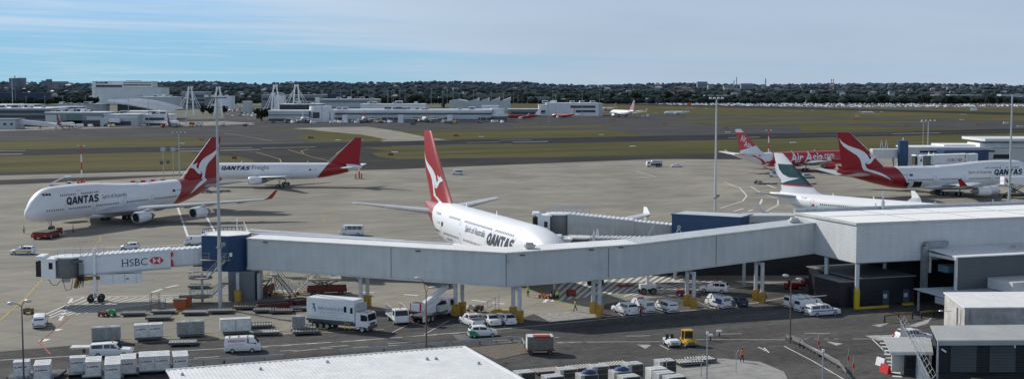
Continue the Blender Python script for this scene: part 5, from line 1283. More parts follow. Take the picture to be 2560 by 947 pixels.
car('van', 'white van with dark blue side band and red roof bar under the walkway', at(1606,781), 117, cat='van', name='police_van', bar=M_sign, stripes=[(-2.0,.6,.72,1.02,M_bluep)])
car('canopy', 'white pickup with dark tailgate under the walkway, right of the blue striped van', at(1662,779), 115, cat='pickup', name='pickup', stripes=[(-2.4,.5,.5,.66,M_bluep)])
car('wagon', 'white people carrier parked behind the dark blue hatchback, deep in shade', at(1787,732), 160, cat='van', name='people_carrier')
car('van', 'white van with blue rear and roof ladder racks beside the dark hatchback', at(1797,769), 117, cat='van', name='police_van', rack=True, stripes=[(-2.1,.2,.75,1.06,M_bluep),(-2.1,-.6,1.1,1.5,M_bluep)])
car('hatch', 'dark blue hatchback parked under the walkway ramp', at(1843,766), 117, paint=M_dkblue)
car('van', 'white van with roof racks, furthest of three parked by the dark blue ground floor', at(2000,770), 24, cat='van', name='delivery_van', rack=True)
t = car('van', 'white van with long pipe on its roof, middle of three by the dark ground floor', at(2027,780), 24, cat='van', name='delivery_van', rack=True, stripes=[(-2.1,1.2,.7,.9,M_bluep)])
m = MB(); m.tube((-1.9,.3,2.1),(3.2,.3,2.1),.07); m.build('roof_pipe', M_white, t)
car('canopy', 'white pickup with blue squared side band beside the yellow wheel stop', at(2060,790), 20, cat='pickup', name='pickup', rack=True, stripes=[(-2.3,1.9,.74,.92,mat('pale_blue_band', (.10,.25,.50), .4))])
car('sedan', 'white sedan tiny on the far apron beside the fuel tanker', at(1692,418), 178, name='car')
car('wagon', 'pale service car behind the red airliner, near its main wheels', at(2021,446), 12, name='car', paint=M_sil)
car('wagon', 'white car with roof rails almost hidden behind the guard booth', at(2310,868,4), 10, name='car', rack=True)

# ---- catering truck
t = thing('catering_truck', 'white high sided catering truck with blue grey lettering beside the yellow column guards', 'truck', at(848,826,1.2), R(-24))
m = MB(); m.box(-4.6,3.0,-1.25,1.25,1.15,4.3); m.build('cargo_box', mat('truck_white', (.78,.79,.80), .4, var=.08, coat=.2), t, bevel=.09)
m = MB(); m.box(-4.5,3.6,-1.0,1.0,.75,1.13); m.build('chassis', M_dgrey, t)
m = MB(); m.box(-4.62,2.9,-1.275,-1.252,1.16,1.42); m.build('side_skirt', M_dgrey, t); m = MB(); m.box(-4.5,2.2,-1.27,-1.253,1.72,1.76); m.build('rub_strip', M_sil, t)
cab = [( 3.1,.75),(5.0,.75),(5.05,1.5),(4.85,2.6),(3.1,2.75)]
m = MB(); m.xprism(cab, -1.2, 1.2); c = m.build('cab', M_white, t, bevel=.05)
m = MB(); m.add([(5.055,-1.05,1.62),(5.055,1.05,1.62),(4.885,1.0,2.48),(4.885,-1.0,2.48)], [(0,1,2,3)]); m.build('windscreen', M_glass, c, fix=False)
for s in (-1, 1):
    m = MB(); m.add([(3.9,s*1.212,1.6),(4.85,s*1.212,1.6),(4.72,s*1.212,2.4),(3.9,s*1.212,2.45)], [(0,1,2,3)]); m.build('side_window', M_glass, c, fix=False)
    m = MB(); m.box(5.0,5.06,s*.85-.2,s*.85+.2,1.0,1.2); m.build('headlight', M_lamp_w, c)
    m = MB(); m.box(4.8,4.95,s*1.28-.08,s*1.28+.08,1.7,2.3); m.build('mirror', M_black, c)
    for x in (-3.4,-2.4,-1.4,4.1): wheel_(t, x, s*1.02, .48, .34)
m = MB(); m.box(5.02,5.12,-1.15,1.15,.5,.95); m.box(5.052,5.07,-.7,.7,1.0,1.35); m.build('bumper', M_dgrey, c)
m = MB()
for y in (-.9,-.5,0,.5,.9): m.box(4.5,4.65,y-.08,y+.08,2.7,2.8)
m.build('marker_lamp', M_amber, c)
m = MB(); m.box(2.2,2.95,-1.29,-1.26,1.5,3.6); d = m.build('loading_door', M_white, t); m = MB(); m.box(2.35,2.75,-1.30,-1.291,2.5,3.3); m.build('door_window', M_glass, d)
m = MB(); m.box(1.35,1.75,-1.275,-1.253,2.6,3.4); m.build('side_window', M_glass, t)
m = MB()
for z in (.5,.8,1.1): m.box(1.6,2.3,-1.5,-1.25,z,z+.05)
m.bar((1.6,-1.5,.3),(1.6,-1.3,1.5),.05); m.bar((2.3,-1.5,.3),(2.3,-1.3,1.5),.05); m.build('side_steps', M_yellow, t)
m = MB(); m.box(3.02,3.5,-1.2,1.2,2.85,3.75); m.build('platform_cage', M_galv, t)
M_logo = mat('truck_blue_ink', (.02,.05,.20), .4)
mapped('lettering', text2d('BROADLEX', 4.0, .42, 0, .006), lambda a, b: (-2.65+a, -1.262, 2.72+b), mat('truck_grey_ink', (.16,.20,.30), .4), t)
mapped('lettering', text2d('AIR SERVICES', 3.9, .22, 0, 0), lambda a, b: (-2.6+a, -1.262, 2.30+b), mat('truck_pale_ink', (.38,.42,.50), .4), t)
mapped('lettering', text2d('ph 9317 4266', 1.9, .14, 0, 0), lambda a, b: (-1.7+a, -1.262, 1.95+b), MATS['truck_pale_ink'], t)
mapped('emblem', shape2d([[(.1,1.15),(.45,1.2),(.62,1.0),(.5,.75),(.72,.5),(.66,.1),(.5,0),(.52,.38),(.34,.62),(.14,.3),(.24,.7),(.38,.86),(.3,1.02),(.1,1.0)]]), lambda a, b: (-3.75+a*.9, -1.262, 2.35+b), M_logo, t)

# ---- white tray truck, nose towards us, and the cherry picker
t = thing('tray_truck', 'small white tray truck facing the camera, left of the cherry picker', 'truck', at(990,812,2.2), R(-72))
m = MB(); m.xprism([(1.0,.6),(2.7,.6),(2.75,1.3),(2.45,2.15),(1.0,2.2)], -1.0, 1.0); c = m.build('cab', M_white, t, bevel=.06)
m = MB(); m.add([(2.757,-.9,1.38),(2.757,.9,1.38),(2.50,.85,2.05),(2.50,-.85,2.05)], [(0,1,2,3)]); m.build('windscreen', M_glass, c, fix=False)
for s in (-1, 1):
    m = MB(); m.add([(1.4,s*1.01,1.35),(2.5,s*1.01,1.35),(2.3,s*1.01,2.0),(1.4,s*1.01,2.05)], [(0,1,2,3)]); m.build('side_window', M_glass, c, fix=False)
    m = MB(); m.box(2.7,2.78,s*.72-.15,s*.72+.15,.85,1.02); m.build('headlight', M_lamp_w, c)
    for x in (-1.6,1.9): wheel_(t, x, s*.85, .38, .28)
m = MB(); m.box(2.7,2.84,-1.0,1.0,.45,.72); m.build('bumper', M_offwhite, c); m = MB(); m.tube((1.7,0,2.2),(1.7,0,2.36),.1,n=8); m.build('beacon', M_amber, c)
m = MB(); m.box(-3.0,.95,-1.05,1.05,.75,.95); m.build('tray', M_offwhite, t)
m = MB()
for s in (-1, 1):
    for i in range(12): m.tube((-2.95+i*.35,s*1.0,.95),(-2.95+i*.35,s*1.0,2.3),.02,n=4)
    m.tube((-2.95,s*1.0,2.3),(.9,s*1.0,2.3),.03,n=5)
m.build('side_rail', M_galv, t)
t = thing('cherry_picker', 'white cherry picker truck with raised folded boom under the walkway', 'boom truck', at(1070,808,2.5), R(62))
m = MB(); m.box(-3.2,3.4,-1.15,1.15,.85,1.1); m.build('deck', M_dgrey, t)
m = MB(); m.xprism([(3.3,.6),(5.1,.6),(5.15,1.5),(4.9,2.6),(3.3,2.7)], -1.15, 1.15); c = m.build('cab', M_white, t, bevel=.06)
for s in (-1, 1):
    m = MB(); m.add([(3.9,s*1.162,1.6),(4.9,s*1.162,1.6),(4.75,s*1.162,2.4),(3.9,s*1.162,2.45)], [(0,1,2,3)]); m.build('side_window', M_glass, c, fix=False)
    for x in (-2.0,-.9,4.2): wheel_(t, x, s*.98, .5, .34)
    m = MB(); m.box(-3.3,-2.8,s*1.1-.1,s*1.1+.1,.35,1.2); m.build('stabiliser', M_white, t); m = MB(); m.box(-3.26,-3.2,s*.8-.2,s*.8+.2,.8,1.0); m.build('tail_light', M_lamp_r, t)
m = MB(); m.add([(3.29,-.9,1.7),(3.29,.9,1.7),(3.29,.9,2.4),(3.29,-.9,2.4)], [(0,1,2,3)]); m.build('rear_window', M_glass, c, fix=False)
m = MB(); m.box(-.2,1.0,-.6,.6,1.1,2.3); m.build('turret', M_white, t, bevel=.05)
m = MB(); m.bar((-2.6,.1,2.0),(5.2,.1,4.2),.62,.70); m.bar((-2.2,-.6,1.8),(1.8,-.6,2.7),.4,.45); b = m.build('boom', M_white, t); m = MB(); m.bar((5.1,.1,4.1),(6.0,.1,4.45),.75,.95); m.bar((5.8,.1,4.5),(6.0,.1,3.7),.4); m.build('boom_knuckle', M_dmetal, b)
m = MB(); m.box(-3.9,-2.7,-.9,.6,1.9,3.0); k = m.build('basket', M_white, t, bevel=.04); m = MB(); m.box(-3.8,-2.8,-.8,.5,3.003,3.03); m.build('basket_opening', M_black, k); m = MB(); m.box(-3.95,-3.6,-.96,-.903,1.9,3.0); m.box(-3.95,-3.6,.603,.66,1.9,3.0); m.build('basket_corner', M_sign, k)
m = MB(); m.box(1.4,3.1,-1.1,-.5,1.1,1.9); m.box(1.4,3.1,.5,1.1,1.1,1.9); m.build('locker', M_offwhite, t)

# ---- pushback tug, tractors, tugs
t = thing('pushback_tug', 'low red pushback tug under the nose of the left jumbo', 'tug', (-113.2, 293.0, 0), R(75))
p_ = G(97, 599); t.location = (p_.x+.6, p_.y+4.0, 0); t.rotation_euler.z = R(84)
m = MB(); m.xprism([(-4.2,.45),(3.2,.45),(3.4,.9),(3.0,1.25),(-3.9,1.45),(-4.3,1.1)], -1.9, 1.9); m.build('body', mat('tug_red', (.23,.018,.015), .5, var=.2), t, bevel=.08)
m = MB(); m.box(-3.9,1.9,-1.7,1.7,1.40,1.58); m.build('engine_deck', M_black, t)
m = MB(); m.box(2.0,3.1,-1.88,-.9,1.25,1.95); c = m.build('driver_cab', M_dred, t, bevel=.05); m = MB(); m.box(2.1,3.0,-1.9,-1.882,1.5,1.85); m.build('cab_window', M_glass, c)
m = MB(); m.box(2.6,3.9,1.2,1.85,.4,1.0); m.build('nose_wheel_arm', M_offwhite, t); m = MB(); m.box(2.6,3.9,-1.85,-1.2,.4,1.0); m.build('nose_wheel_arm', M_offwhite, t)
for s in (-1, 1):
    for x in (-2.6, 1.6): wheel_(t, x, s*1.72, .6, .42)
    m = MB(); m.box(-4.36,-4.2,s*1.4-.25,s*1.4+.25,.8,1.0); m.build('tail_light', M_amber, t)
def tractor(label, loc, deg, col, cabin=None, name='baggage_tractor'):
    t = thing(name, label, 'tug', loc, R(deg))
    m = MB(); m.xprism([(-1.3,.35),(1.35,.35),(1.4,.75),(1.3,.95),(.25,1.02),(.2,.72),(-.6,.72),(-.65,.95),(-1.3,.95)], -.66, .66); m.build('body', col, t, bevel=.03)
    m = MB()
    for i in range(6): m.box(1.405,1.42,-.42+i*.15,-.36+i*.15,.45,.72)
    m.build('grille', M_black, t)
    for s in (-1, 1):
        m = MB(); m.box(1.36,1.42,s*.52-.08,s*.52+.08,.62,.76); m.build('headlight', M_lamp_w, t)
        for x in (-.9,.9): wheel_(t, x, s*.6, .33, .2)
        m = MB(); m.box(-.5,-.1,s*.32-.2,s*.32+.2,.72,.9); m.taper(-.62,-.48,s*.32-.2,s*.32+.2,.9,-.7,-.6,s*.32-.2,s*.32+.2,1.42); m.build('seat', M_black, t)
    m = MB(); m.bar((.25,.32,1.0),(-.0,.32,1.2),.05); m.lathe([(0,.18),(.03,.18)], 'x', (-.02,.32,1.2), 12); m.build('steering_wheel', M_black, t)
    m = MB(); m.box(1.38,1.5,-.68,.68,.3,.42); m.box(-1.42,-1.3,-.5,.5,.35,.5); m.build('bumper', M_dgrey, t)
    if cabin:
        m = MB()
        for x in (-.75,.3):
            for s in (-1, 1): m.bar((x,s*.6,.9),(x*.92,s*.56,1.92),.09)
        m.build('cab_pillar', cabin, t); m = MB(); m.box(-.85,.42,-.66,.66,1.92,2.03); m.build('cab_roof', cabin, t, bevel=.03)
        m = MB(); m.box(-.78,-.74,-.56,.56,1.0,1.85); m.build('rear_window', M_glass, t); m = MB(); m.add([(.31,-.54,1.05),(.31,.54,1.05),(.29,.52,1.88),(.29,-.52,1.88)], [(0,1,2,3)]); m.build('windscreen', mat('smoked_glass', (.03,.035,.04), .1), t, fix=False)
    return t
tractor('open white and red baggage tractor beside the yellow cab tractor', at(1681,869,1.2), -76, M_white)
tractor('yellow baggage tractor with square cab on the service road', at(1723,868,1.2), -78, M_yellow, M_yellow)
tractor('small dark tractor with driver seat alone behind the dark green tail', at(1896,460), 5, M_dgrey)
tractor('dark baggage tractor behind the left jumbo tail, towing a cart', at(512,483), 190, M_dgrey)
tractor('low red tractor under the dark terminal ground floor, left one', at(1985,724), 15, M_red)
tractor('low red tractor under the dark terminal ground floor, right one', at(2027,717), 15, M_dred)
tractor('red baggage tractor half hidden by a column right of the hatched box', at(1715,742,1), 170, M_dred)

# ---- dollies and containers
def dolly_proto(deck=M_dmetal, name='container_dolly', L=3.4, W=2.3, rollers=True):
    t = thing(name, 'empty dolly', 'dolly', (0,0,0))
    m = MB(); m.box(-L/2,L/2,-W/2,W/2,.42,.50); m.build('deck', deck, t)
    for s in (-1, 1): MB().box(-L/2,L/2,s*W/2-.05,s*W/2+.05,.30,.58).build('side_frame', M_dgrey, t)
    if rollers:
        m = MB()
        for i in range(9): m.tube((-L/2+.2+i*(L-.4)/8,-W/2+.1,.53),(-L/2+.2+i*(L-.4)/8,W/2-.1,.53),.045,n=6)
        m.build('roller', M_galv, t)
    for x in (-L/2+.5, L/2-.5):
        for s in (-1, 1): wheel_(t, x, s*(W/2-.25), .2, .14, M_dgrey)
    m = MB(); m.bar((L/2,0,.4),(L/2+1.3,0,.3),.07); m.build('tow_bar', M_yellow, t)
    return t
DP = {}
def dolly(label, loc, deg, kind='grey', group='empty container dollies on the apron'):
    decks = {'grey': M_dmetal, 'rust': M_rust, 'olive': mat('olive_deck', (.16,.17,.11), .7, var=.3, scale=2), 'pale': mat('pale_roller_deck', (.36,.37,.34), .6, var=.3, scale=2)}
    if kind not in DP:
        DP[kind] = dolly_proto(decks[kind]); t = DP[kind]; t.location = loc; t.rotation_euler.z = R(deg); t['label'] = label; t['group'] = group; return t
    return dup(DP[kind], loc, R(deg), label, group)
for i, (u, v, a, k, l) in enumerate(((452,866,8,'pale','pale roller dolly standing in front of the rightmost grey container pair'),(330,791,8,'grey','dark empty dolly right of the green ground cart'),(392,802,8,'olive','empty flat dolly below the yellow work platform'),(405,786,8,'pale','pale roller dolly directly beside the yellow work platform'),
      (483,789,6,'pale','pale roller dolly at the foot of the steel stairs'),(645,822,12,'olive','empty olive dolly beyond the long white container pair'),(662,840,12,'pale','empty dolly right of the long white container pair'),(760,838,12,'grey','empty dolly end right of the lone grey container'),(548,785,10,'grey','long grey dolly with tow gear below the tall light mast'),
      (610,775,8,'rust','rusty dolly carrying a loose sack right of the mast'),(660,783,6,'grey','row of low carts, first one left of the long rusty rack'),(700,785,6,'rust','second low rusty cart below the long rack'),(750,778,6,'grey','third low cart below the long rack'),(500,665,5,'rust','rusty dolly far behind the steel stairs'),(495,722,5,'olive','olive flat dolly behind the lower stair landing'))):
    dolly(l, at(u, v, 1.0), a, k)
def uld_proto(mat_, name='cargo_container', w=1.75, d=1.53, h=1.63, txt=True, frame=M_galv):
    t = thing(name, 'container', 'cargo container', (0,0,0))
    m = MB(); m.box(-w/2,w/2,-d/2,d/2,.52,.52+h); m.build('shell', mat_, t, bevel=.03)
    m = MB()
    for x in (-w/2-.004, w/2-.056):
        m.box(x,x+.06,-d/2-.012,-d/2+.03,.52,.52+h)
    m.box(-w/2,w/2,-d/2-.011,-d/2+.03,.50,.58); m.box(-w/2,w/2,-d/2-.011,-d/2+.03,.46+h,.53+h); m.build('door_frame', frame, t)
    if w > 2: m = MB(); m.box(-w*.30,w*.47,-d/2-.009,-d/2-.002,.6,.44+h); m.build('shade_panel', mat('container_shade', (.07,.065,.06), .8, var=.3), t)  # dark panel paints the shaded face of the large containers
    m = MB(); m.box(-w*.42,w*.42,-.05,.05,.523+h,.55+h); m.taper(-.3,.3,-.25,.25,.523+h,-.2,.2,-.15,.15,.535+h); m.build('roof_rib', M_offwhite, t)
    if txt:
        mapped('lettering', heavy('QANTAS', w*.56, .17, .28), lambda a, b: (-w*.22+a, -d/2-.006, .52+h*.60+b), M_navy, t)
        mapped('emblem', shape2d([[(0,0),(.2,.02),(.1,.16),(.0,.2)]]), lambda a, b: (-w*.36+a, -d/2-.006, .52+h*.58+b), M_sign, t)
        mapped('lettering', text2d('AKE 43187 QF', w*.62, .08), lambda a, b: (-w*.32+a, -d/2-.006, .52+h*.84+b), M_ink, t)
    return t
M_uldw = mat('container_white', (.70,.71,.70), .45, var=.22, scale=1.4); M_uldg = mat('container_alloy', (.30,.31,.31), .45, .35, var=.3, scale=2.2); M_uldm = mat('container_side_alloy', (.20,.19,.17), .5, .3, var=.3, scale=2)
UP = {}
ORD = ['first','second','third','fourth','fifth','sixth','seventh','eighth','ninth']
def uld(kind, label, loc, deg, group, s=1.0):
    if kind not in UP:
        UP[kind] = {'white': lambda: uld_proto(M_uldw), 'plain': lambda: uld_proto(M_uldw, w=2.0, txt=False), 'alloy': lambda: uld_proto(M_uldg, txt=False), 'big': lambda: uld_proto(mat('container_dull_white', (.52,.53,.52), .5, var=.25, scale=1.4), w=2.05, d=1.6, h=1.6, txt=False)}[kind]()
        t = UP[kind]; t.location = loc; t.rotation_euler.z = R(deg); t['label'] = label; t['group'] = group; return t
    return dup(UP[kind], loc, R(deg), label, group)
def topD(v, z=2.15): return (CH-z)*F/(v-VH)
for i, (u0, u1, v, deep) in enumerate(((11,49,912,1),(61,103,920,2),(156,191,901,1),(194,231,911,2),(244,279,918,3),(284,319,904,2),(332,367,898,2),(370,407,896,2),(417,454,897,2))):
    Y = topD(v); X = ((u0+u1)/2-1280)/F*Y
    for k in range(deep):
        uld('white', 'white lettered cargo container in front row, %s stack from the left, %s' % (ORD[i], 'nearest' if k == 0 else 'behind the nearest' if k == 1 else 'rearmost'), (X-.46*k, Y+.8+1.56*k, 0), 16+rnd.uniform(-1.5,1.5), 'white cargo containers along the bottom left edge')
    d = dolly('roller dolly under the %s container stack from the left' % ORD[i], (X-.23*(deep-1), Y+.8+.78*(deep-1), 0), 106, 'grey', 'dollies under the front containers')
for k, (u, v, a, l) in enumerate(((52,947,92,'empty roller dolly rack at the bottom left corner'),(125,945,92,'empty roller dolly between second and third container stacks'))):
    dolly(l, at(u, v, .5), a, 'pale', 'dollies under the front containers')
n = 0
for (u0, u1, vb, kind, l1) in ((220,287,860,'alloy','grey alloy'),(328,393,853,'white','white lettered'),(433,500,845,'alloy','grey alloy'),(543,618,838,'plain','plain white')):
    Y = G(300, vb).y+1.0; X0 = (u0-1280)/F*Y; X1 = (u1-1280)/F*Y; w = (X1-X0)/2
    for j in range(2):
        uld(kind, '%s cargo container, %s of the pair standing %s' % (l1, ('left','right')[j], {220:'left of the white pair',328:'between the two grey pairs',433:'right of the white lettered pair',543:'by the tall mast'}[u0]), ((X0+X1)/2+(j-.5)*1.84*(1.1 if u0 > 500 else .98)*.96, Y+(j-.5)*.53, 0), 16, 'container pairs on the apron edge')
    dolly('%s dolly carrying the %s container pair' % ('long', {220:'left grey',328:'white lettered',433:'right grey',543:'plain white'}[u0]), ((X0+X1)/2, Y, 0), 16, 'rust', 'dollies carrying container pairs')
Y = G(740, 831).y+.9; uld('alloy', 'lone grey alloy container standing left of the catering truck', ((740-1280)/F*Y, Y, 0), 12, 'container pairs on the apron edge')
dolly('dolly under the lone grey container left of the catering truck', ((752-1280)/F*Y, Y, 0), 12, 'olive', 'dollies carrying container pairs')
BR = (((1284,1338,939),'grey topped container at the left end of the bottom right cluster'),((1390,1446,931),'container with dark writing, second along the rear row'),((1471,1527,923.6),'third container along the rear row of the bottom right cluster'),((1559,1615,917.6),'fourth container along the rear row, dark right side'),((1643,1698,909.6),'container at the right end of the rear row beside a dolly train'),
      ((1356,1411,950),'buff topped container cut by the lower frame edge'),((1443,1499,945),'container with a crumpled blue tarp on top'),((1527,1583,937),'buff topped container with blue cloth, front row'),((1549,1607,950),'grey container cut by the frame below the blue cloth'),((1620,1678,931),'clean white container in the bottom right cluster'),((1640,1696,941),'grey container just in front of the clean white one'),((1665,1724,951),'container at the lower right end of the bottom cluster'))
for i, ((u0, u1, v), l) in enumerate(BR):
    Y = topD(v); X = ((u0+u1)/2-1280)/F*Y
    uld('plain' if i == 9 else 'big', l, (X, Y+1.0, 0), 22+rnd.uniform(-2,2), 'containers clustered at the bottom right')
    if i in (6, 7):
        m = MB(); m.loft([[(X+r*math.cos(a)*1.2+.2, Y+.9+r*math.sin(a)*.7, 2.24+h+.05*math.sin(3*a)) for a in [j*math.pi/5 for j in range(10)]] for r, h in ((.7,-.03),(.6,.12),(.35,.26),(.1,.3))]); o = m.build('tarpaulin', mat('blue_tarpaulin', (.03,.07,.22), .7, var=.3), smooth=True); tag(o, 'crumpled blue tarpaulin on the %s container top' % ('grey' if i == 6 else 'buff'), 'tarpaulin')
for u, v, l in ((1370,946,'dolly with red and yellow side rails, left in the bottom right cluster'),(1455,938,'dolly with side rails behind the tarpaulin container'),(1540,930,'dolly with side rails between third and fourth rear containers')):
    dolly(l, at(u, v, 2.5), 22, 'rust', 'dollies in the bottom right cluster')
for k, (u, v) in enumerate(((1722,913),(1750,907))): dolly('dolly of the short train beside the fence, %s' % ('nearer the containers' if k == 0 else 'at its right end'), at(u, v, .4), 18, 'rust', 'dollies in the bottom right cluster')
# big single container on its trailer in the middle of the road
t = thing('baggage_trailer', 'dark sided alloy container trailer with red cloth, alone on the road', 'trailer', at(1350,889,1.3), R(5))
m = MB(); m.box(-1.75,1.75,-1.1,1.1,.55,.68); m.build('deck', M_rust, t)
m = MB(); m.box(-1.6,1.6,-.95,.95,.70,2.3); b = m.build('container', M_uldm, t, bevel=.03)
m = MB(); m.box(-1.64,-1.58,-.98,.98,.7,2.33); m.box(1.58,1.64,-.98,.98,.7,2.33); m.box(-1.64,1.64,-.98,-.955,2.22,2.33); m.build('frame', M_galv, b)
m = MB(); m.box(-1.55,1.55,-.9,.9,2.304,2.33); m.build('roof_panel', M_uldw, b); m = MB(); m.box(-.9,1.2,-.97,.2,2.334,2.38); m.add([(-.9,-.99,2.37),(1.2,-.99,2.37),(1.1,-1.0,2.15),(-.7,-1.0,2.2)], [(0,1,2,3)]); m.build('red_cloth', mat('red_cloth', (.32,.04,.03), .8, var=.2), b, fix=False)
m = MB(); m.box(-1.645,-1.62,-.9,.9,.8,2.2); m.build('end_panel', M_uldw, b)
for x in (-1.2,1.2):
    for s in (-1, 1): wheel_(t, x, s*.85, .28, .16, M_dgrey)
m = MB(); m.bar((-1.7,0,.5),(-2.7,0,.45),.08); m.build('tow_bar', M_yellow, t)

# ---- loaders, stands and ground equipment under the walkway
M_lred = mat('grimy_red', (.13,.020,.018), .65, var=.35, scale=1.5)
def loader(label, loc, deg, s=1.0):
    t = thing('cargo_loader', label, 'cargo loader', loc, R(deg))
    m = MB(); m.box(-3.2,3.0,-1.5,1.5,.5,1.0); m.build('chassis', M_lred, t)
    m = MB(); m.box(-3.1,2.2,-1.4,1.4,2.3,2.6); m.build('platform', mat('roller_platform', (.33,.32,.28), .6, var=.3, scale=2), t)
    m = MB()
    for s_ in (-1, 1): m.bar((-2.6,s_*1.3,1.0),(1.8,s_*1.3,2.3),.16); m.bar((1.8,s_*1.3,1.0),(-2.6,s_*1.3,2.3),.16)
    m.build('scissor_arm', M_rust, t)
    m = MB(); m.box(-3.2,2.9,-1.55,-1.503,.9,1.7); m.build('side_plate', M_lred, t)
    m = MB(); m.box(2.2,3.0,.4,1.4,2.6,4.2); c = m.build('operator_cab', M_red, t, bevel=.04); m = MB(); m.box(2.3,2.9,.38,.397,3.2,4.0); m.build('cab_window', M_glass, c)
    m = MB()
    for i in range(6): m.tube((-3.0+i*.9,-1.35,2.6),(-3.0+i*.9,-1.35,3.4),.03,n=5)
    m.tube((-3.0,-1.35,3.4),(1.5,-1.35,3.4),.03,n=5); m.build('guard_rail', M_yellow, t)
    for x in (-2.2,2.0):
        for s_ in (-1, 1): wheel_(t, x, s_*1.35, .42, .3, M_dgrey)
    return t
loader('red cargo loader with flat roller deck right of the grey rotunda core', at(642,742,1.5), 80)
loader('red cargo loader with raised cab right of the silver stairs', at(815,738,1.5), 12)
def stand(label, loc, deg, mirror=False):
    t = thing('maintenance_stairs', label, 'mobile stairs', loc, R(deg))
    m = MB(); m.bar((-2.2,-.7,.35),(2.2,-.7,.35),.1); m.bar((-2.2,.7,.35),(2.2,.7,.35),.1); m.bar((-2.2,-.7,.35),(-2.2,.7,.35),.1); m.bar((2.2,-.7,.35),(2.2,.7,.35),.1); m.build('base_frame', M_yellow, t)
    m = MB()
    for s in (-1, 1): m.bar((-2.1,s*.5,.4),(1.3,s*.5,3.4),.1,.2)
    for i in range(10):
        f = (i+.5)/10; m.box(-2.1+3.4*f-.12,-2.1+3.4*f+.12,-.5,.5,.4+3*f,.45+3*f)
    m.build('flight', M_metal, t)
    m = MB()
    for s in (-1, 1):
        m.tube((-2.1,s*.52,1.4),(1.3,s*.52,4.4),.04,n=5); m.tube((1.3,s*.52,4.4),(2.4,s*.52,4.4),.04,n=5); m.tube((-2.1,s*.52,.9),(1.3,s*.52,3.9),.03,n=5)
        for i in range(6): f = i/5; m.tube((-2.1+3.4*f,s*.52,.4+3*f),(-2.1+3.4*f,s*.52,1.4+3*f),.03,n=5)
        m.tube((2.4,s*.52,3.4),(2.4,s*.52,4.4),.035,n=5)
    m.build('hand_rail', M_metal, t)
    m = MB(); m.box(1.3,2.5,-.6,.6,3.35,3.45); m.build('platform', M_metal, t)
    m = MB()
    for s in (-1, 1): m.bar((2.2,s*.6,.35),(1.5,s*.55,3.4),.08); m.bar((.2,s*.6,.35),(1.4,s*.55,3.3),.07); m.bar((2.2,s*.6,.4),(.4,s*.5,2.4),.06); m.bar((-1,s*.6,.4),(1.2,s*.5,3.0),.06)
    m.build('brace', M_galv, t)
    for x in (-1.9,1.9):
        for s in (-1, 1): wheel_(t, x, s*.75, .25, .14, M_dgrey)
    return t
stand('silver mobile stairs on yellow base, left of two under the walkway', at(704,744,1.0), 152)
stand('silver mobile stairs leaning right, right one of two under the walkway', at(768,738,1.5), 20)
t = thing('boarding_stairs_truck', 'white covered boarding stairs truck by the red and white mast', 'stairs truck', at(150,470,1.2), R(8))
m = MB(); m.box(-3.4,3.2,-1.0,1.0,.6,.9); m.build('chassis', M_dgrey, t)
m = MB(); m.xprism([(-4.0,.9),(-3.6,.9),(1.2,3.4),(3.2,3.4),(3.2,3.8),(1.0,3.8),(-4.0,1.3)], -.9, .9); m.build('stair_flight', M_white, t)
m = MB(); m.bar((1.5,-.8,.9),(2.4,-.8,3.4),.12); m.bar((1.5,.8,.9),(2.4,.8,3.4),.12); m.bar((2.8,-.8,.9),(.6,-.8,3.0),.1); m.build('brace', M_galv, t)
m = MB(); m.xprism([(2.2,.7),(3.6,.7),(3.6,1.4),(3.3,2.0),(2.2,2.0)], -.95, .95); c = m.build('cab', M_white, t)
m = MB(); m.box(2.4,3.2,-.965,-.952,1.35,1.9); m.build('side_window', M_glass, c)
for x in (-2.3,2.6):
    for s in (-1, 1): wheel_(t, x, s*.85, .42, .28)
# fuel tanker far right on the apron
t = thing('fuel_tanker', 'small white tanker truck with dark hose reels on the far apron', 'tanker', at(1637,418,1.2), R(184))
m = MB(); m.lathe([(-3.2,.05),(-3.15,.8),(-3.0,.95),(1.2,.95),(1.35,.8),(1.4,.05)], 'x', (0,0,1.75), 14); m.build('tank', M_sil, t, smooth=True)
m = MB(); m.xprism([(1.7,.6),(3.4,.6),(3.4,1.5),(3.1,2.4),(1.7,2.4)], -1.1, 1.1); c = m.build('cab', M_white, t); m = MB(); m.box(2.1,3.0,-1.115,-1.102,1.5,2.2); m.box(2.1,3.0,1.102,1.115,1.5,2.2); m.build('side_window', M_glass, c)
m = MB(); m.box(-3.3,3.2,-.9,.9,.55,.85); m.box(-2.2,-.2,.95,1.15,.8,1.4); m.build('chassis', M_black, t)
for x in (-2.3,-1.2,2.4):
    for s in (-1, 1): wheel_(t, x, s*.95, .48, .3)
# belt loader at the red twin, low carts
t = thing('belt_loader', 'belt loader with raised conveyor under the red airliner tail', 'belt loader', at(1938,443,1), R(150))
m = MB(); m.box(-2.6,2.0,-.9,.9,.5,1.1); m.build('chassis', M_offwhite, t); m = MB(); m.bar((-3.2,.3,1.0),(4.2,.3,3.6),.9,.25); m.build('conveyor', M_dgrey, t); m = MB(); m.box(1.0,1.9,-.9,-.1,1.1,2.1); m.build('cab', M_offwhite, t)
for x in (-1.8,1.3):
    for s in (-1, 1): wheel_(t, x, s*.85, .4, .25)
for u, v, a, l in ((1905,461,4,'low dark cart trailing the small tractor behind the green tail'),(1930,461,4,'second low dark cart left of the dark green tail'),(2028,461,4,'low dark cart right of the dark green tail'),(535,482,8,'dark cart under the left jumbo tail'),(560,480,8,'second dark cart behind the left jumbo tail'),(2325,444,5,'pale cart under the right jumbo rear fuselage')):
    dolly(l, at(u, v, 1), a, 'grey', 'low carts beside the parked airliners')
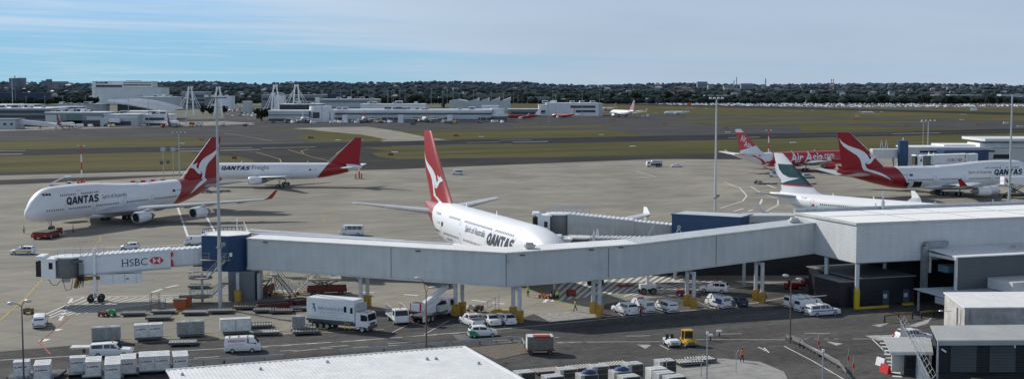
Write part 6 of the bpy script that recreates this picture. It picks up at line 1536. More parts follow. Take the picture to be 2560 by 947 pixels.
# high-lift catering truck and second glazed bridge by the right jumbo
t = thing('lift_truck', 'white raised catering body on scissor legs at the right jumbo forward door', 'truck', (G(2530,497).x+2, G(2530,497).y+3, 0), R(8))
M_swoosh = mat('swoosh_red', (.45,.03,.03))
m = MB(); m.box(-4.2,4.2,-1.25,1.25,4.0,6.4); b = m.build('cargo_box', M_white, t, bevel=.05)
m = MB(); m.box(-5.6,-4.25,-1.2,1.2,4.0,4.15); m.box(-5.6,-5.5,-1.2,-1.1,4.15,5.2); m.box(-5.6,-4.25,-1.2,-1.15,5.1,5.2); m.build('front_platform', M_galv, t)
m = MB(); m.add([(-4.0,-1.256,6.0),(-3.6,-1.256,5.0),(-2.6,-1.256,4.3),(-2.0,-1.256,4.15),(-2.7,-1.256,4.9),(-3.2,-1.256,5.6)], [(0,1,2,3,4,5)]); m.build('swoosh', M_swoosh, b, fix=False)
m = MB()
for s in (-1, 1): m.bar((-3.0,s*.9,1.1),(3.0,s*.9,4.0),.22); m.bar((3.0,s*.9,1.1),(-3.0,s*.9,4.0),.22)
m.build('scissor_leg', M_dgrey, t); m = MB(); m.box(-4.5,5.5,-1.1,1.1,.6,1.1); m.build('chassis', M_black, t); m = MB(); m.box(4.3,6.0,-1.15,1.15,.7,2.6); m.build('cab', M_white, t, bevel=.05)
for x in (-3,-1.8,5):
    for s in (-1, 1): wheel_(t, x, s*.95, .48, .3)
def signC(t, L, zf, hgt):
    for x in (L*.88,):
        m = MB(); m.box(x-.35,x+.35,1.52,1.56,zf(x)+.6,zf(x)+2.4); s = m.build('gate_sign', M_sign, t); mapped('lettering', text2d('C', .45, .6), lambda a, b: (x+.22-a, 1.565, zf(x)+1.2+b), M_white, s)
bridge('white jet bridge with red letter sign just above the big roof at the right edge', (G(2720,560).x, 262, 0)[:2], (93.5, 252.0), 5.3, 5.2, 2.8, .3, R(0), 0, True, None, signC)

# ---- nose gear marshalling gear, chocks, ground carts and small fittings
def cart(label, loc, deg, col, name='ground_cart', h=.9, l=1.5):
    t = thing(name, label, 'cart', loc, R(deg)); m = MB(); m.box(-l/2,l/2,-.5,.5,.35,.35+h); m.build('body', col, t, bevel=.04)
    for x in (-l*.35,l*.35):
        for s in (-1, 1): wheel_(t, x, s*.45, .2, .12, M_dgrey)
    m = MB(); m.bar((l/2,0,.4),(l/2+.9,0,.5),.06); m.build('tow_bar', M_yellow, t); m = MB(); m.box(-l*.3,l*.1,-.35,.35,.352+h,.42+h); m.build('top_panel', M_dgrey, t); return t
cart('small green ground cart in the bridge shadow', at(274,792), 30, mat('bright_green_paint', (.05,.35,.10), .5, var=.2), h=.55, l=1.2)
cart('small red and white ground cart left of the green one', at(254,793), -20, M_dred, h=.35, l=1.2)
cart('yellow and brown engine cart left of the glazed bridge wheels', at(66,786), 20, mat('brown_ochre_paint', (.22,.14,.05), .7, var=.3), h=.5)
cart('orange tow bar head near the hidden nose wheel', at(1362,746,.4), -35, M_orange, h=.25, l=1.8)
cart('red ground cart on the hatched box beyond the walkway', at(1428,741,.4), 20, M_dred, h=.7, l=1.3)
cart('white ground cart directly left of the folded steps near the hatchbacks', at(1178,779,.4), 10, M_offwhite, h=.5, l=1.3)
cart('brown ground cart between white cart and folded steps', at(1198,780,.4), 15, M_rust, h=.6, l=1.2)
cart('yellow ground cart right of the folded steps', at(1248,787,.4), 12, M_yellow, h=.35, l=2.6)
for u, v, l in ((448,776,'orange waste bin left of the steel stairs, front one'),(462,768,'orange red waste bin left of the steel stairs, rear one')):
    t = thing('waste_bin', l, 'bin', at(u, v, .6), R(6)); m = MB(); m.taper(-.75,.75,-.6,.6,.1,-.9,.9,-.7,.7,1.6); m.build('body', mat('burnt_orange', (.42,.10,.03), .6, var=.25), t); m = MB(); m.box(-.95,.95,-.75,.75,1.6,1.7); m.build('lid', M_dgrey, t)
t = thing('work_platform', 'small yellow brown work platform with steps by the dollies', 'platform', at(392,779,.6), R(5))
m = MB()
for x in (-1.0,.2,1.0):
    for y in (-.6,.6): m.bar((x,y,0),(x,y,2.6 if x < 1 else 1.8),.07)
for z in (.9,1.7,2.5): m.bar((-1,-.6,z),(.2,-.6,z),.06); m.bar((-1,.6,z),(.2,.6,z),.06)
m.build('frame', mat('brown_ochre_frame', (.24,.16,.06), .7, var=.3), t)
m = MB(); m.box(-1,.2,-.6,.6,1.68,1.74)
for i in range(5): m.box(.2+i*.17,.36+i*.17,-.55,.55,1.5-i*.3,1.55-i*.3)
m.build('tread', M_dmetal, t)
for j, (u0, u1, v, l) in enumerate(((640,728,774,'long low rack of dark red framed rollers, left half'),(728,766,765,'long low rack of dark red framed rollers, right half'))):
    a, b = G(u0, v), G(u1, v-6); t = thing('roller_rack', l, 'rack', ((a.x+b.x)/2, a.y+1.2, 0), math.atan2(b.y-a.y, b.x-a.x)); L_ = (b-a).length
    m = MB(); m.box(-L_/2,L_/2,-1.1,-.95,.2,.9); m.box(-L_/2,L_/2,.95,1.1,.2,.9); m.box(-L_/2,-L_/2+.12,-.95,.95,.2,.9); m.box(L_/2-.12,L_/2,-.95,.95,.2,.9); m.build('frame', M_lred, t)
    m = MB(); m.box(-L_/2+.12,L_/2-.12,-.95,.95,.6,.66)
    m.build('bed', M_black, t); m = MB()
    for i in range(int(L_/.45)): m.tube((-L_/2+.3+i*.45,-.9,.72),(-L_/2+.3+i*.45,.9,.72),.08,n=6)
    m.build('roller', M_dmetal, t)
t = thing('folded_steps', 'galvanised handrailed steps behind the parked hatchbacks', 'steps', at(1225,786,.6), R(-30))
m = MB()
for s in (-.5,.5):
    m.tube((-1.4,s,.2),(1.2,s,1.8),.04); m.tube((-1.4,s,1.1),(1.2,s,2.7),.03); m.tube((1.2,s,.2),(1.2,s,2.7),.04); m.tube((-1.4,s,.1),(-1.4,s,1.1),.03); m.tube((-.1,s,1.0),(-.1,s,1.9),.03)
m.build('frame', M_galv, t); m = MB()
for i in range(6): m.box(-1.2+i*.4,-.95+i*.4,-.5,.5,.3+i*.25,.34+i*.25)
m.build('tread', M_galv, t)
t = thing('bridge_bogie_stand', 'white wheeled bridge leg standing on the hatched box beyond the walkway', 'bridge leg', at(1620,737,.8), R(10))
m = MB(); m.bar((0,0,1.6),(0,0,5.0),.5); m.box(-1.3,1.3,-.5,.5,.9,1.7); m.build('leg', M_offwhite, t)
for x in (-.8,.8):
    for s in (-1, 1): wheel_(t, x, s*.55, .55, .3, M_dgrey)
# barriers, rails and bollards
def guardrail(label, pts, h=.75, mm=None, name='guard_rail'):
    P = [G(u, v) for u, v in pts]; t = thing(name, label, 'guard rail', P[0])
    m = MB()
    for a, b in zip(P, P[1:]): 
        m.bar((a.x,a.y,h-.08),(b.x,b.y,h-.08),.07,.30)
    wp('rail', m, mm or M_galv, t); m = MB()
    for a, b in zip(P, P[1:]):
        n_ = max(1, int((b-a).length/2))
        for i in range(n_+1): c = a.lerp(b, i/n_); m.bar((c.x,c.y+.08,0),(c.x,c.y+.08,h),.12)
    wp('post', m, M_dmetal, t); return t
guardrail('steel guard rail along the road edge above the white roof', [(848,889),(960,881),(1116,868)]); guardrail('steel guard rail along the road at the left of the white roof', [(456,916),(560,911),(710,900)])
guardrail('steel guard rail with curved end beside the brown paved island', [(1132,868),(1200,862),(1280,855),(1305,858),(1312,872)])
guardrail('bright curved steel guard rail at the foot of the right lamp post', [(1965,852),(2000,868),(2050,893),(2095,918),(2115,945)], .8, M_metal); guardrail('second steel guard rail running parallel below the right lamp post', [(1972,849),(2003,860),(2010,872),(2060,900),(2110,930)], .7, M_metal)
def barrier(label, pts, h=1.0):
    P = [G(u, v) for u, v in pts]; t = thing('pipe_barrier', label, 'barrier', P[0]); m = MB()
    m.bar((P[0].x,P[0].y,h),(P[1].x,P[1].y,h),.14,.2); wp('rail', m, MATS['brown_ochre_paint'], t); m = MB()
    for f in (.02,.5,.98): c = P[0].lerp(P[1], f); m.bar((c.x,c.y,0),(c.x,c.y,h),.18)
    wp('post', m, M_black, t)
barrier('dark barrier with ochre top rail on the island near the white shed', [(2210,806),(2282,798)]); barrier('dark barrier by the shaded passage right of the ochre railed one', [(2302,797),(2368,790)])
for u, v, l in ((2232,846,'red and white bollard on the painted island, left one'),(2247,846,'red and white bollard on the painted island, right one')):
    t = thing('bollard', l, 'bollard', at(u, v, 0)); m = MB(); m.lathe([(0,.12),(.45,.09),(.45,.09)], 'z', (0,0,0), 10); m.lathe([(.65,.085),(1.0,.07),(1.0,.01)], 'z', (0,0,0), 10); m.build('body', M_sign, t); m = MB(); m.lathe([(.45,.087),(.65,.083)], 'z', (0,0,0), 10); m.build('band', M_white, t)
for u, v, c, l in ((2203,914,M_white,'white plastic road barrier near the striped lane edge'),(2213,931,M_sign,'red plastic road barrier next to the white one')):
    t = thing('road_barrier', l, 'barrier', at(u, v, 0), R(-68)); m = MB(); m.taper(-.8,.8,-.3,.3,0,-.75,.75,-.1,.1,1.0); m.build('body', c, t, bevel=.04)
# red and white lying barrier on the far apron edge
for i in range(8):
    o = MB().box(-.75,.75,-.3,.3,0,.75).build('plastic_barrier', M_sign if i % 2 else M_white, None, bevel=.06); p = G(320+i*12.5, 458-i*.7); o.location = p
    tag(o, '%s plastic barrier block, number %s from the left in the row behind the jumbo' % ('red' if i % 2 else 'white', ORD[i]), 'barrier', 'red and white barrier blocks')
# runway boards: orange direction boards and black and white marker plates in the grass
for i, (u, v, w, c, l) in enumerate(((777,347,7,'r','small red guidance board in the rounded grass island'),(1140,341.5,6,'r','red guidance board in the grass beyond the tall fin'),(977,389.5,6,'r','red guidance board at the left tip of the near grass'),(586,398.5,6,'r','red guidance board at the grass tip beside the freighter'),(505,351.5,6,'o','orange guidance board beyond the left jumbo fin'),(1532,302,7,'o','orange guidance board below the far white airliner'),(1660,312,7,'o','pale orange guidance board right of the far white airliner'),(1815,322,7,'o','orange guidance board beside the tall pale mast'),(2140,298.5,7,'o','orange guidance board on the far taxiway edge'),(2265,317.5,7,'o','orange guidance board left of the right tall mast'),(2445,312,6,'o','orange guidance board near the right edge'))):
    p = G(u, v); k = p.y/F; t = thing('guidance_board', l, 'sign', p); m = MB(); m.box(-w*k,w*k,-.15,.15,.3,1.3); m.build('face', M_dred if c == 'r' else M_orange, t); m = MB(); m.box(-w*k*.8,-w*k*.7,-.1,.1,0,.3); m.box(w*k*.7,w*k*.8,-.1,.1,0,.3); m.build('leg', M_black, t)
for i, (u, v, w) in enumerate(((845,351,6),(1203,342.5,6),(987,381,8),(1504,337.5,6),(1582,366.5,7),(1983,357,7),(1640,282,4),(1766,273,4),(2033,276,5),(2144,291,5),(2410,286.5,6),(2405,299.5,5),(1740,259.5,3),(2550,316,7),(455,359.5,6),(2205,280,4),(1820,331.5,6))):
    p = G(u, v); k = p.y/F; o = MB().box(-w*k,w*k,-1.1,1.1,.02,.35).build('marker_plate', M_white); o.location = p; tag(o, 'white flat marker plate lying in the airfield grass', 'marker', 'white marker plates in the grass')

# ---- people
def person(label, loc, deg, vest, legs=M_navy, stride=.18, arms=(.15, -.1), hat=None, lean=0.0):
    sk = M_skin; V = []; E = []; Rd = []
    def add(p, r, par=None):
        V.append(p); Rd.append(r)
        if par is not None: E.append((par, len(V)-1))
        return len(V)-1
    pel = add((0,0,.95), .15); wa = add((lean*.1,0,1.12), .135, pel); ch = add((lean*.3,0,1.35), .155, wa); nk = add((lean*.42,0,1.50), .06, ch); hb = add((lean*.5+.02,0,1.58), .075, nk); hd = add((lean*.55+.03,0,1.68), .095, hb); add((lean*.55+.02,0,1.76), .07, hd)
    add((lean*.55+.13,0,1.655), .018, hd)
    for s in (-1, 1):
        f = s*stride; hip = add((0,s*.10,.88), .10, pel); kn = add((f*.55+.03,s*.11,.50), .065, hip); an = add((f*1.1-(.05 if f < 0 else 0),s*.11,.09), .045, kn); add((f*1.1+.16,s*.12,.04), .035, an)
        a = arms[0 if s < 0 else 1]; shd = add((lean*.35,s*.19,1.42), .065, ch); el = add((lean*.3+a*.5-.02,s*.25,1.15), .045, shd); wr = add((lean*.3+a*1.4+.04,s*.25,.92), .032, el); pm = add((lean*.3+a*1.6+.05,s*.25,.84), .034, wr)
        for j in range(4): q = add((lean*.3+a*1.7+.075-.02*j,s*(.245),.775+.006*abs(j-1)), .0095, pm); add((lean*.3+a*1.7+.08-.02*j,s*.235,.745+.008*abs(j-1)), .0085, q)
        q = add((lean*.3+a*1.65+.10,s*.225,.82), .010, pm)
    me = bpy.data.meshes.new('person'); me.from_pydata(V, E, []); ob = bpy.data.objects.new('person', me); COL.objects.link(ob)
    md = ob.modifiers.new('s', 'SKIN'); sv = me.skin_vertices[0].data
    for i, r in enumerate(Rd): sv[i].radius = (r, r)
    sv[0].use_root = True
    ob.modifiers.new('u', 'SUBSURF').levels = 1
    dg = bpy.context.evaluated_depsgraph_get(); m2 = bpy.data.meshes.new_from_object(ob.evaluated_get(dg)); bpy.data.objects.remove(ob); bpy.data.meshes.remove(me)
    for mm in (M_skin, vest, legs, M_black): m2.materials.append(mm)
    for pl in m2.polygons:
        z = pl.center.z; pl.material_index = 3 if z < .11 else 2 if (z < .97 and abs(pl.center.y) < .215) else 0 if (z > 1.5 or z < .9) else 1; pl.use_smooth = True
    o = bpy.data.objects.new('person', m2); COL.objects.link(o); o.location = loc; o.rotation_euler.z = R(deg); tag(o, label, 'person')
    h = MB(); h.lathe([(1.66,.098),(1.72,.105),(1.79,.085),(1.82,.01)], 'z', (lean*.55+.015,0,0), 12); h.build('hair', hat or mat('dark_hair', (.02,.015,.012), .8), o, smooth=True)
    e = MB()
    for s in (-1, 1): e.box(lean*.55+.118,lean*.55+.125,s*.035-.012,s*.035+.012,1.675,1.69)
    e.build('eyes', M_black, o)
    b = MB()   # reflective bands on the vest
    for z, r in ((1.10,.150),(1.28,.165)): b.lathe([(z-.025,r),(z+.025,r+.002)], 'z', (lean*.2,0,0), 12)
    b.xform(Matrix.Diagonal((1,1.12,1,1))); b.build('reflective_band', M_sil, o)
    return o
M_skin = mat('skin', (.42,.24,.16), .6, var=.08); M_hiv = mat('lime_vest', (.42,.70,.05), .6, var=.1); M_hor = mat('orange_vest', (.75,.16,.03), .6, var=.1); M_shirt = mat('navy_shirt', (.03,.04,.08), .8); M_hat = mat('white_cap', (.6,.6,.58), .7)
person('person in lime vest walking beside the red tug, left of the jumbo nose', at(60,584,0), 265, M_hiv, stride=.16)
person('person in lime vest standing right of the red tug under the jumbo', at(183,582,0), 190, M_hiv, stride=.06)
person('person in lime vest at the left of the hidden nose wheel', at(1320,742,0), 280, M_hiv, stride=.05, hat=M_hat)
person('person in dark clothes with back turned behind the orange tow bar', at(1385,751,0), 100, M_shirt, stride=.06)
person('person in lime vest with back turned, right of the one in dark clothes', at(1393,752,0), 110, M_hiv, stride=.08)
person('person in lime vest walking right between walkway columns', at(1438,778,0), 5, M_hiv, stride=.26, arms=(.16,-.12))
person('person in red jacket between the parked white wagon and striped van', at(1602,789,0), 230, mat('red_jacket', (.45,.06,.05), .7), stride=.06)
person('person in orange vest walking on the road by the pale island', at(1855,906,0), 300, M_hor, stride=.14, arms=(.05,.02))

# ---- lamp posts and masts
M_lamp = mat('lamp_housing', (.62,.62,.60), .4, var=.1); M_brown = mat('brown_post', (.16,.10,.07), .6, var=.2)
def lamp(label, u, v, ztop, arms, post=M_brown):
    p = G(u, v); t = thing('street_lamp', label, 'street lamp', p)
    m = MB(); m.tube((0,0,0),(0,0,ztop*.55),.11,.09); m.tube((0,0,ztop*.55),(0,0,ztop),.09,.06); m.build('post', post, t, smooth=True)
    for dx, dz in arms:
        m = MB(); m.path([(0,0,ztop),(dx*.45,0,ztop+dz*.75),(dx,0,ztop+dz)], .045); o = m.build('arm', post, t)
        s = 1 if dx > 0 else -1
        m = MB(); m.lathe([(-.42,.03),(-.3,.15),(0,.2),(.3,.15),(.42,.03)], 'x', (dx+s*.25,0,ztop+dz), 10); m.build('lamp_head', M_lamp, o, smooth=True)
lamp('brown double armed street lamp in front of the walkway middle', 1066, 876, 7.4, ((-.75,1.75),(.55,.55)))
lamp('brown double armed street lamp below the ramp near the right', 1975, 858, 7.8, ((-.45,1.0),(.75,.55)))
lamp('dark double armed street lamp at the bottom left', 61, 985, 9.5, ((-.9,.35),(.45,.6)), M_dgrey)
def mast(label, u, v, ztop, col=M_galv, r=.32, head=1.6, kit=True, name='light_mast', dark=False):
    p = G(u, v); t = thing(name, label, 'light mast', p); m = MB(); m.tube((0,0,0),(0,0,ztop),r,r*.45,12); m.build('pole', col, t, smooth=True)
    if head:
        m = MB(); m.bar((-head,0,ztop),(head,0,ztop),.14); m.build('cross_arm', M_dgrey, t)
        for i in range(4):
            x = -head+i*head*2/3; m = MB(); m.taper(x-.3,x+.3,-.35,.25,ztop+.1,x-.22,x+.22,-.25,.2,ztop+.45); m.build('floodlight', M_lamp, t)
    if kit:
        m = MB(); m.box(-.45,.45,-.25,.25,ztop*.29,ztop*.29+.25); m.box(.3,.9,-.2,.2,ztop*.3,ztop*.3+.5); m.build('equipment', M_dmetal, t)
    return t
mast('tall grey light mast standing in front of the dark blue rotunda', 551, 772, 31.2, head=1.5)
mast('tall pale light mast rising behind the blue block', 1787, 596, 30.2, mat('pale_mast', (.55,.57,.58), .5), head=1.3)
mast('grey light mast with wide floodlight bar beside the numbered boards', 449, 441, 16.0, r=.28, head=2.2, kit=False)
mast('tall grey mast crossing the right jumbo near the frame edge', 2521, 560, 31.0, r=.35, head=0)
mast('slim mast with wide floodlight head beyond the right jumbo tail', 2318, 418, 19.0, r=.28, head=2.6, kit=False); mast('slim mast with small head just left of the wide headed one', 2306, 410, 18.0, r=.18, head=.8, kit=False)
def banded(label, u, v, ztop):
    p = G(u, v); t = thing('warning_mast', label, 'light mast', p); n = 5
    for i in range(n):
        m = MB(); m.tube((0,0,ztop*i/n),(0,0,ztop*(i+1)/n),.30-.03*i,.27-.03*i,10,caps=False); m.build('band', (M_sign, M_white)[i % 2 if n % 2 else i % 2], t, smooth=True)
    m = MB(); m.bar((-1.2,0,ztop),(1.2,0,ztop),.14); m.build('cross_arm', M_dgrey, t)
    for x in (-1.0,1.0): m = MB(); m.taper(x-.35,x+.35,-.3,.3,ztop+.07,x-.25,x+.25,-.2,.2,ztop+.4); m.build('floodlight', M_lamp, t)
    m = MB(); m.box(-1.6,1.6,-1.0,1.0,0,.35); m.build('plinth', M_conc, t)
    for x in (-1.2,.9): m = MB(); m.tube((x,-.4,.35),(x,-.4,1.9),.28,n=10); m.build('gas_bottle', M_orange, t)
banded('red and white banded mast at the left by the stairs truck', 205, 463, 13.0); banded('red and white banded mast behind the freighter tail', 898, 447, 13.8); banded('red and white banded mast behind the red airliner', 1921, 402, 13.5)
for u, v, ztop, tx in ((409,447,11.2,'12'),(434,447,11.2,'11')):
    p = G(u, v); t = thing('stand_sign', ('left' if tx == '12' else 'right')+' grey parking stand board reading %s on a slim pole' % tx, 'sign', p); m = MB(); m.tube((0,0,0),(0,0,ztop),.13,n=8); m.build('pole', M_galv, t)
    m = MB(); m.box(-.9,.9,-.1,.1,ztop-1.3,ztop+.2); b = m.build('board', M_grey, t); mapped('lettering', text2d(tx, 1.0 if tx == '12' else .7, .95), lambda a, c: ((-.5 if tx == '12' else -.35)+a, -.115, ztop-1.0+c), M_offwhite, b)
    if tx == '12': m = MB(); m.box(-1.1,-.15,-.5,.3,5.2,6.5); m.box(1.3,2.2,-.4,.3,5.4,6.7); m.bar((.1,0,6),(1.6,0,6),.12); m.build('signal_box', M_dgrey, t)
# slim camera poles and fence pickets near the bottom right
for u, v, zt, l in ((1767,960,5.6,'slim grey pole with white angled cap near the dolly train'),(2056,985,4.6,'slim grey camera pole left of the curved guard rail'),):
    p = G(u, v); t = thing('camera_pole', l, 'pole', p); m = MB(); m.tube((0,0,0),(0,0,zt),.08,n=8); m.build('pole', M_galv, t); m = MB(); m.box(-.12,.12,-.12,.12,zt,zt+.3); m.build('camera_head', M_white, t)
for u, v, l in ((1798,842,'white angled topped meter box on the small kerb island, right one'),(1776,852,'white meter box on the small kerb island, left one')):
    t = thing('ticket_box', l, 'box', at(u, v, 0)); m = MB(); m.box(-.10,.10,-.10,.10,0,.7); m.build('post', M_dgrey, t); m = MB(); m.taper(-.34,.34,-.2,.2,.7,-.3,.3,-.15,.15,.95); m.build('cap', M_white, t)
fp = thing('wire_fence', 'low wire fence with forked posts in front of the bottom right containers', 'fence', G(1300,1010)); m = MB(); w2 = MB()
for i in range(6):
    a = G(1405+i*87, 985-i*10.5); m.tube((a.x,a.y,0),(a.x,a.y,2.3),.045,n=6)
    for s in (-1, 1): m.bar((a.x,a.y,2.3),(a.x+s*.28,a.y,2.75),.05)
a, b = G(1405,985), G(1840,932.5)
for z in (.3,1.0,1.7,2.25): w2.tube((a.x,a.y,z),(b.x,b.y,z),.015,n=4)
wp('post', m, M_galv, fp); wp('wire', w2, M_galv, fp)
fl_ = thing('boom_flag_line', 'line of thin poles with red flags beside the curved guard rail', 'marker line', G(2130,938)); 
for (u, v) in ((2046,885),(2120,925),(2133,945)):
    p = G(u, v); m = MB(); m.tube((p.x,p.y,0),(p.x,p.y,2.6),.03,n=5); wp('pole', m, M_galv, fl_); m = MB(); m.box(p.x-.1,p.x+.1,p.y-.1,p.y+.1,1.2,1.7); wp('red_marker', m, M_sign, fl_)
# ================================================================ FAR SIDE OF THE AIRFIELD
SKY_U = [-900,0,60,200,320,420,500,580,640,720,800,900,1000,1080,1160,1230,1300,1340,1420,1500,1600,1700,1760,1850,1950,2050,2150,2250,2300,2400,2480,2560,3400]
SKY_Y = [210,209,209,213,211,209,207,209,212.5,210,208.5,210.5,209,208,207,210,208.5,212,215.5,217,214,210.5,213.5,215.5,215,213,213,212,212,214,213.5,218,217]
RD = 6800.0
def hill(X, D):
    if D < 2750: return 0.0
    u = 1280+F*X/D; y = float(np.interp(u, SKY_U, SKY_Y)); zr = CH+(VH-y)*RD/F
    t = min(1, (D-2750)/(RD-2750)); s = t*t*(3-2*t)*.6+t*.4
    return zr*s + 3.0*math.sin(X*.011+D*.004)*t*(1-t)*4
M_hill = mat('wooded_hill', (.046,.062,.066), .95, var=.3, scale=.004, spec=0)  # bluish tint puts distance haze into the hill colour
nx, nd = 90, 26; m = MB(); g = []
for j in range(nd):
    D = 2700+(RD+900-2700)*(j/(nd-1))
    for i in range(nx):
        X = (-.62+1.24*i/(nx-1))*D; g.append((X, D, (hill(X, D) if D <= RD else hill(X*RD/D, RD)*.9)-.05))
m.add(g, [(j*nx+i, j*nx+i+1, (j+1)*nx+i+1, (j+1)*nx+i) for j in range(nd-1) for i in range(nx-1)])
struct(m.build('hills', M_hill, smooth='all'))
LEAFN = mat('belt_foliage', (.038,.052,.050), .9, var=.4, scale=.08, spec=0); LEAFM = mat('mid_foliage', (.058,.078,.080), .9, var=.4, scale=.03, spec=0); LEAFF = mat('far_foliage', (.092,.122,.150), .95, var=.3, scale=.02, spec=0)  # paler and bluer with distance: haze put into the leaf colours
r2 = random.Random(11)
ICO = None
def ico():
    bm = bmesh.new(); bmesh.ops.create_icosphere(bm, subdivisions=1, radius=1); vs = [v.co.copy() for v in bm.verts]; fs = [tuple(v.index for v in f.verts) for f in bm.faces]; bm.free(); return vs, fs
ICO = ico()
def clump(mb, c, rx, rz, mi=0):
    vs = [(c[0]+v.x*rx*r2.uniform(.7,1.2), c[1]+v.y*rx*r2.uniform(.7,1.2), c[2]+v.z*rz*r2.uniform(.65,1.25)) for v in ICO[0]]; mb.add(vs, ICO[1], mi)
wb = MB()
for i in range(5600):
    D = 2780+(RD-2780)*r2.random()**.8; X = r2.uniform(-.44,.44)*D
    u = 1280+F*X/D; k = (D-2780)/(RD-2780); dens = .5+.5*math.sin(X*.006+2*math.sin(D*.003))
    if r2.random() > .45+.55*dens: continue
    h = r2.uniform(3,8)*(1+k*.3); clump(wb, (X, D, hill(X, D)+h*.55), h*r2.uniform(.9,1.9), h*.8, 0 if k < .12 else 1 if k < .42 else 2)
for i in range(420):        # ridge-line trees that roughen the horizon
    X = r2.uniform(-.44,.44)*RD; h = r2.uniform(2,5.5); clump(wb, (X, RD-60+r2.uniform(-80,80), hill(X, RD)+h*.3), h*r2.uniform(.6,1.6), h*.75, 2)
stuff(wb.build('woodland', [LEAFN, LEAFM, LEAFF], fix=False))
# dense belt of trees behind the airfield that reads as one mass
wb = MB()
for i in range(1900):
    D = r2.uniform(2620,3050); u = r2.uniform(-60,2640)
    if u < 1250 and r2.random() < .25: continue
    X = (u-1280)/F*D; h = r2.uniform(4,9)*(1.25 if 1280 < u < 2500 else 1.0); clump(wb, (X, D, h*.6+hill(X,D)), h*r2.uniform(.8,1.5), h*.75, 0)
stuff(wb.build('tree_belt', [LEAFN], fix=False))

# ---- single trees
def tree_proto(seed, h=14.0, w=6.5, tone=0):
    rr = random.Random(seed); t = thing('tree', 'tree', 'tree', (0,0,0))
    m = MB(); m.tube((0,0,0),(rr.uniform(-.3,.3),0,h*.42),.5,.26,8)
    for i in range(5):
        a = rr.uniform(0,6.28); m.tube((0,0,h*rr.uniform(.25,.42)),(math.cos(a)*w*.4,math.sin(a)*w*.4,h*rr.uniform(.55,.75)),.2,.06,5)
    m.build('trunk', mat('bark', (.06,.05,.04), .9), t)
    c = MB()
    cl = [(rr.uniform(-1,1)*w*.55, rr.uniform(-1,1)*w*.55, h*rr.uniform(.26,.85), rr.uniform(.28,.48)*w) for _ in range(12)]
    for (x, y, z, r) in cl:
        for k in range(70):
            a, b = rr.uniform(0,6.28), math.acos(rr.uniform(-1,1)); q = r*rr.uniform(.6,1.05)
            p = Vector((x+q*math.sin(b)*math.cos(a), y+q*math.sin(b)*math.sin(a), z+q*.8*math.cos(b))); s = rr.uniform(.35,.85)
            n = Vector((rr.uniform(-1,1),rr.uniform(-1,1),rr.uniform(-.2,1))).normalized(); e = n.orthogonal().normalized(); f_ = n.cross(e)
            c.add([p-e*s-f_*s*.6, p+e*s-f_*s*.5, p+e*s*.7+f_*s, p-e*s*.8+f_*s*.7], [(0,1,2,3)], 0 if rr.random() < .6 else 1)
    c.build('crown', [mat('dark_leaf', (.026,.040,.026), .85, var=.4, spec=.15), mat('mid_leaf', (.046,.062,.036), .85, var=.4, spec=.15)], t, fix=False)
    return t
TP = [tree_proto(s, h, w) for s, h, w in ((1,14,6.5),(2,17,6),(3,11,7.5))]
TUSE = [0,0,0]
def tree(label, u, vb, hpx, group, k=None):
    p = G(u, vb); k = r2.randrange(3) if k is None else k; s = hpx*p.y/F/(14,17,11)[k]
    if not TUSE[k]:
        TUSE[k] = 1; t = TP[k]; t.location = p; t.rotation_euler.z = r2.uniform(0,6); t.scale = (s*1.1,s*1.1,s); t['label'] = label; t['group'] = group; return
    dup(TP[k], p, r2.uniform(0,6), label, group, (s*r2.uniform(1,1.4),s*r2.uniform(1,1.4),s))
for u, vb, h, l, k in ((655,303,33,'round dark tree alone by the left end of the far concourse',2),(508,285,22,'dark tree right of the curved roof, below the left stay masts',0),(530,288,24,'bushy dark tree between the two left stay masts',2),(560,284,20,'dark tree just right of the left stay masts',0),(585,268,18,'dark tree in front of the far car park, left',1),(612,264,16,'dark tree in front of the far car park, right',0),
                       (1108,272,17,'dark tree left of the saw toothed hangar',0)):
    tree(l, u, vb, h, 'trees by the far terminal', k)
for i, u in enumerate(range(70, 236, 14)): tree('dark tree in the row behind the left terminal roofs', u+r2.uniform(-4,4), 268+r2.uniform(-2,2), r2.uniform(17,25), 'row of dark trees at the left')
for i in range(20): tree('dark tree in the row beyond the far concourse', 830+i*15+r2.uniform(-5,5), 262+r2.uniform(-3,2), r2.uniform(13,24), 'row of dark trees beyond the concourse')
for i in range(64): tree('dark tree along the far edge of the airfield', 1290+i*20.2+r2.uniform(-8,8), 256.5+r2.uniform(-1.5,2.0)+ (3 if 1290+i*20 > 2000 else 0), r2.uniform(10,22)*(1.25 if i in (14,15,18,19,22) else 1), 'trees along the far airfield edge')

